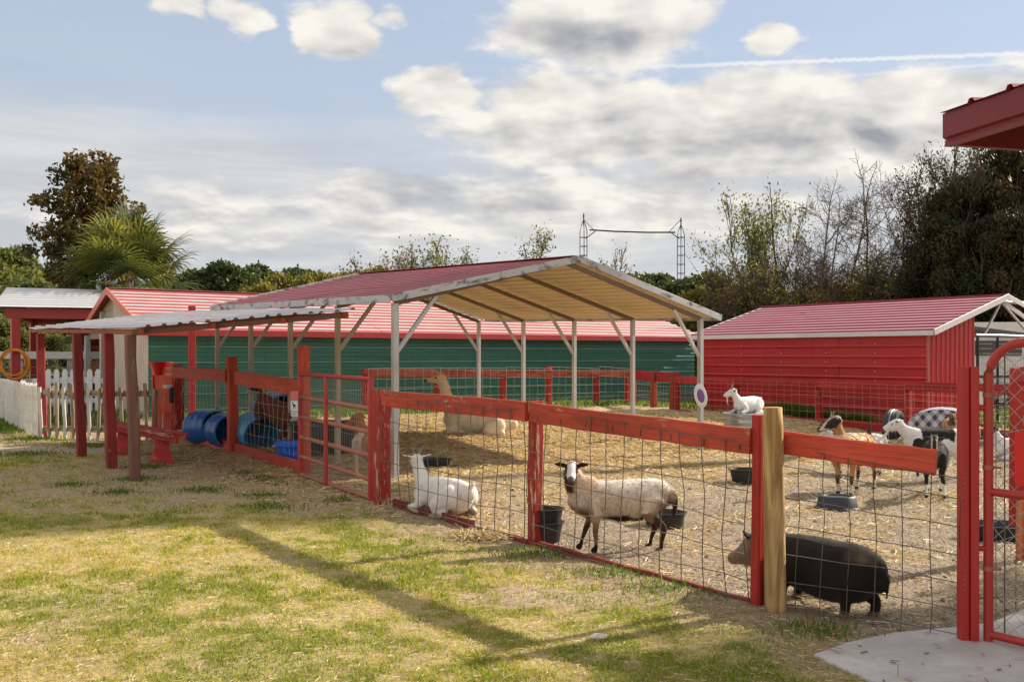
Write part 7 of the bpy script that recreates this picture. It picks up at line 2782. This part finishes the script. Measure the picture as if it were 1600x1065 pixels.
def goat_tan():
    b, eyes, horn = goat_body((.45, -.02, .835), (.62, -.62, -.45), (-.15, 1, .05), stance=[(.02, 0), (-.03, 0), (-.02, 0), (.05, 0)], tailup=.13, belly=1.08)
    H_ = np.array((.45, -.02, .835))

    def coat(tg, t, p, n):
        k = nz(p, 7, 9)
        tan = np.array((.46, .255, .105)) * (1 + .15 * k)
        if tg == 'head':
            q = np.array(p) - H_
            d = np.array((.62, -.62, -.45)); d /= np.linalg.norm(d)
            sd = np.cross([0, 0, 1.0], d); sd /= np.linalg.norm(sd)
            s_ = abs(q.dot(sd))
            if .022 < s_ < .036: return np.array((.62, .52, .42))
            return np.array((.04, .03, .028))
        if tg == 'ear': return np.array((.50, .40, .32)) if t > .4 else np.array((.08, .06, .05))
        if tg in ('fleg', 'hleg'):
            if p[2] < .04: return np.array((.03, .025, .02))
            if .12 < p[2] < .22: return np.array((.10, .055, .03))
            if p[2] < .12: return np.array((.58, .50, .42))
            return tan
        if tg == 'tail': return np.array((.05, .04, .035))
        if tg == 'torso' and p[2] > .44:
            st = math.sin(p[0] * 38 + 6 * k)
            if st > .55: return np.array((.70, .55, .38))
            if st < -.75: return np.array((.14, .07, .035))
        if tg == 'neck' and p[2] < .68 and p[0] > .36: return np.array((.66, .58, .50))
        return tan
    Y = 11.3
    x = (1334 - CX) / F * Y
    loc = Vector((x, Y, float(gz(x, Y)) - .004))
    make_animal('goat', 'tan goat with black striped face standing behind the upturned pan', 'goat', b, coat, loc, R(180 + 48), 1.04, .014, 4, eyes, .011, horn(.06, .8, .2, .012), (7000, .02, .002, (-.4, 0, -.45), ALLF))
    # a pale goat stands beyond it
    b, eyes, horn = goat_body((.44, 0, .66), (.8, .0, -.6), (-.1, 1, -.1))
    def coat2(tg, t, p, n):
        if tg in ('fleg', 'hleg') and p[2] < .06: return np.array((.05, .045, .04))
        return np.array((.64, .60, .57)) * (1 + .08 * nz(p, 8, 3))
    Y = 13.2; x = (1338 - CX) / F * Y
    loc = Vector((x, Y, float(gz(x, Y)) - .004))
    make_animal('goat', 'pale grey white goat mostly hidden behind the tan goat', 'goat', b, coat2, loc, R(180 - 10), .86, .016, 4, eyes, .011, (), (4000, .02, .002, (-.4, 0, -.45), ALLF))


goat_tan()


def goats_pied():
    # white faced goat with black saddle, side on
    b, eyes, horn = goat_body((.47, 0, .725), (.80, -.40, -.38), (-.25, 1, .05), stance=[(.0, 0), (.06, 0), (-.04, 0), (.03, 0)], tailup=.17)

    def coat(tg, t, p, n):
        k = nz(p, 6, 12)
        blk = np.array((.022, .02, .02)); w = np.array((.76, .75, .74))
        if tg == 'ear': return np.array((.22, .20, .19))
        if tg == 'head':
            q = np.array(p) - np.array((.47, 0, .725))
            if q.dot(np.array((.80, -.35, -.42))) > .185: return np.array((.10, .08, .08))
            return w
        if tg == 'torso' and p[2] > .50 + .06 * k and -.22 < p[0] < .20: return blk
        if tg == 'fleg' and p[1] > 0 and p[2] > .06: return blk * 1.2
        return w
    Y = 12.3; x = (1461 - CX) / F * Y
    loc = Vector((x, Y, float(gz(x, Y)) - .004))
    make_animal('goat', 'white faced goat with black saddle and raised white tail behind the rail end', 'goat', b, coat, loc, R(180 - 4), .98, .014, 4, eyes, .012, (), (7000, .022, .0022, (-.4, 0, -.45), ALLF))
    # black goat with striped face, front on
    b, eyes, horn = goat_body((.42, 0, .70), (.75, 0, -.75), (-.1, 1, .10), stance=[(.0, .03), (.02, .0), (0, 0), (0, .02)], ear_len=.10)

    def coat2(tg, t, p, n):
        k = nz(p, 7, 15)
        blk = np.array((.026, .020, .018)); w = np.array((.74, .72, .70))
        if tg == 'head':
            if .020 < abs(p[1]) < .036: return np.array((.60, .52, .42))
            return blk
        if tg in ('fleg', 'hleg'):
            if p[2] < .035: return np.array((.05, .04, .035))
            if p[2] < .17 + .04 * k: return w
            return blk
        if tg == 'torso' and p[2] < .42 and p[0] < .1: return w
        return blk * (1 + .2 * k)
    Y = 10.9; x = (1459 - CX) / F * Y
    loc = Vector((x, Y, float(gz(x, Y)) - .004))
    make_animal('goat', 'black goat with striped face and white feet, front on at the rail end', 'goat', b, coat2, loc, R(247), .92, .013, 4, eyes, .011, horn(.06, .5, .2, .012), (6000, .02, .002, (-.4, 0, -.45), ALLF))
    # small brown goat by the shelter
    b, eyes, horn = goat_body((.43, 0, .72), (.85, 0, -.45), (0, 1, .15), ear_len=.12)

    def coat3(tg, t, p, n):
        k = nz(p, 7, 18)
        c = np.array((.20, .095, .04)) * (1 + .2 * k)
        if tg == 'head' and p[0] > .55: return np.array((.05, .03, .025))
        if tg in ('fleg', 'hleg') and p[2] < .2: return np.array((.07, .035, .02))
        if tg == 'ear': return np.array((.06, .035, .025))
        if tg == 'torso' and p[2] > .5: return np.array((.42, .26, .13))
        return c
    Y = 15.4; x = (1486 - CX) / F * Y
    loc = Vector((x, Y, float(gz(x, Y)) - .004))
    make_animal('goat', 'small brown goat facing the viewer in front of the checked shelter', 'goat', b, coat3, loc, R(249), .88, .014, 4, eyes, .012, (), (4000, .02, .002, (-.4, 0, -.45), ALLF))
    # black and white goat lying beyond the pipe gate
    b, eyes, horn = goat_body((.40, 0, .80), (.85, 0, -.4), (0, 1, .1), lying=True)

    def coat4(tg, t, p, n):
        k = nz(p, 6, 21)
        if tg in ('head', 'ear'): return np.array((.03, .028, .03))
        if tg == 'torso' and (p[0] < -.05 + .1 * k and p[2] > .2): return np.array((.03, .028, .03))
        return np.array((.74, .74, .76))
    Y = 14.6; x = (1592 - CX) / F * Y
    loc = Vector((x, Y, float(gz(x, Y)) - .01))
    make_animal('goat', 'black and white goat lying beyond the pipe gate', 'goat', b, coat4, loc, R(180), .95, .016, 4, eyes, .012, ())


goats_pied()


def goat_brown_climbing():
    # reared on a barrel: the body slopes up to the front, fore hooves on the drum
    b, eyes, horn = goat_body((.42, -.05, .69), (.45, .80, -.30), (-.3, 1, -.55), stance=[(-.02, 0), (.03, 0), (.16, 0), (.22, 0)], ear_len=.14, tailup=.02)

    def coat(tg, t, p, n):
        k = nz(p, 6, 24)
        c = np.array((.15, .05, .03)) * (1 + .3 * k)
        if tg == 'tail' or (tg in ('torso', 'hleg') and p[0] < -.36 and p[2] > .25): return np.array((.72, .70, .68))
        if tg == 'ear': return np.array((.42, .30, .22))
        if tg == 'head':
            if p[2] < .66: return np.array((.45, .40, .36))
            return np.array((.028, .016, .014))
        if tg == 'hleg' and p[2] < .16 and k > .0: return np.array((.6, .55, .5))
        return c
    Y = 15.35; x = (419 - CX) / F * Y
    loc = Vector((x, Y, float(gz(x, Y)) + .10))
    make_animal('goat', 'dark brown goat with white rump climbing on the pale blue barrel', 'goat', b, coat, loc, R(180 - 24), 1.08, .014, 4, eyes, .012, (), (6000, .02, .002, (-.4, 0, -.45), ALLF), pitch=R(-19))


goat_brown_climbing()


def goat_behind_gate():
    b, eyes, horn = goat_body((.42, 0, .80), (.5, .55, -.45), (-.2, 1, -.6), ear_len=.16, neck_w=1.25, tailup=.0)

    def coat(tg, t, p, n):
        k = nz(p, 6, 27)
        if tg in ('head', 'ear') or (tg == 'neck' and p[2] > .60 + .03 * k): return np.array((.32, .105, .035)) * (1 + .2 * k)
        return np.array((.62, .50, .42)) * (1 + .1 * k) if p[0] > -.1 else np.array((.40, .20, .10)) * (1 + .2 * k)
    Y = 12.35; x = -1.83
    loc = Vector((x, Y, float(gz(x, Y)) - .01))
    make_animal('goat', 'white goat with russet head standing behind the tube gate post', 'goat', b, coat, loc, R(180 - 62), 1.0, .014, 4, eyes, .012, (), (6000, .022, .002, (-.4, 0, -.45), ALLF))


goat_behind_gate()
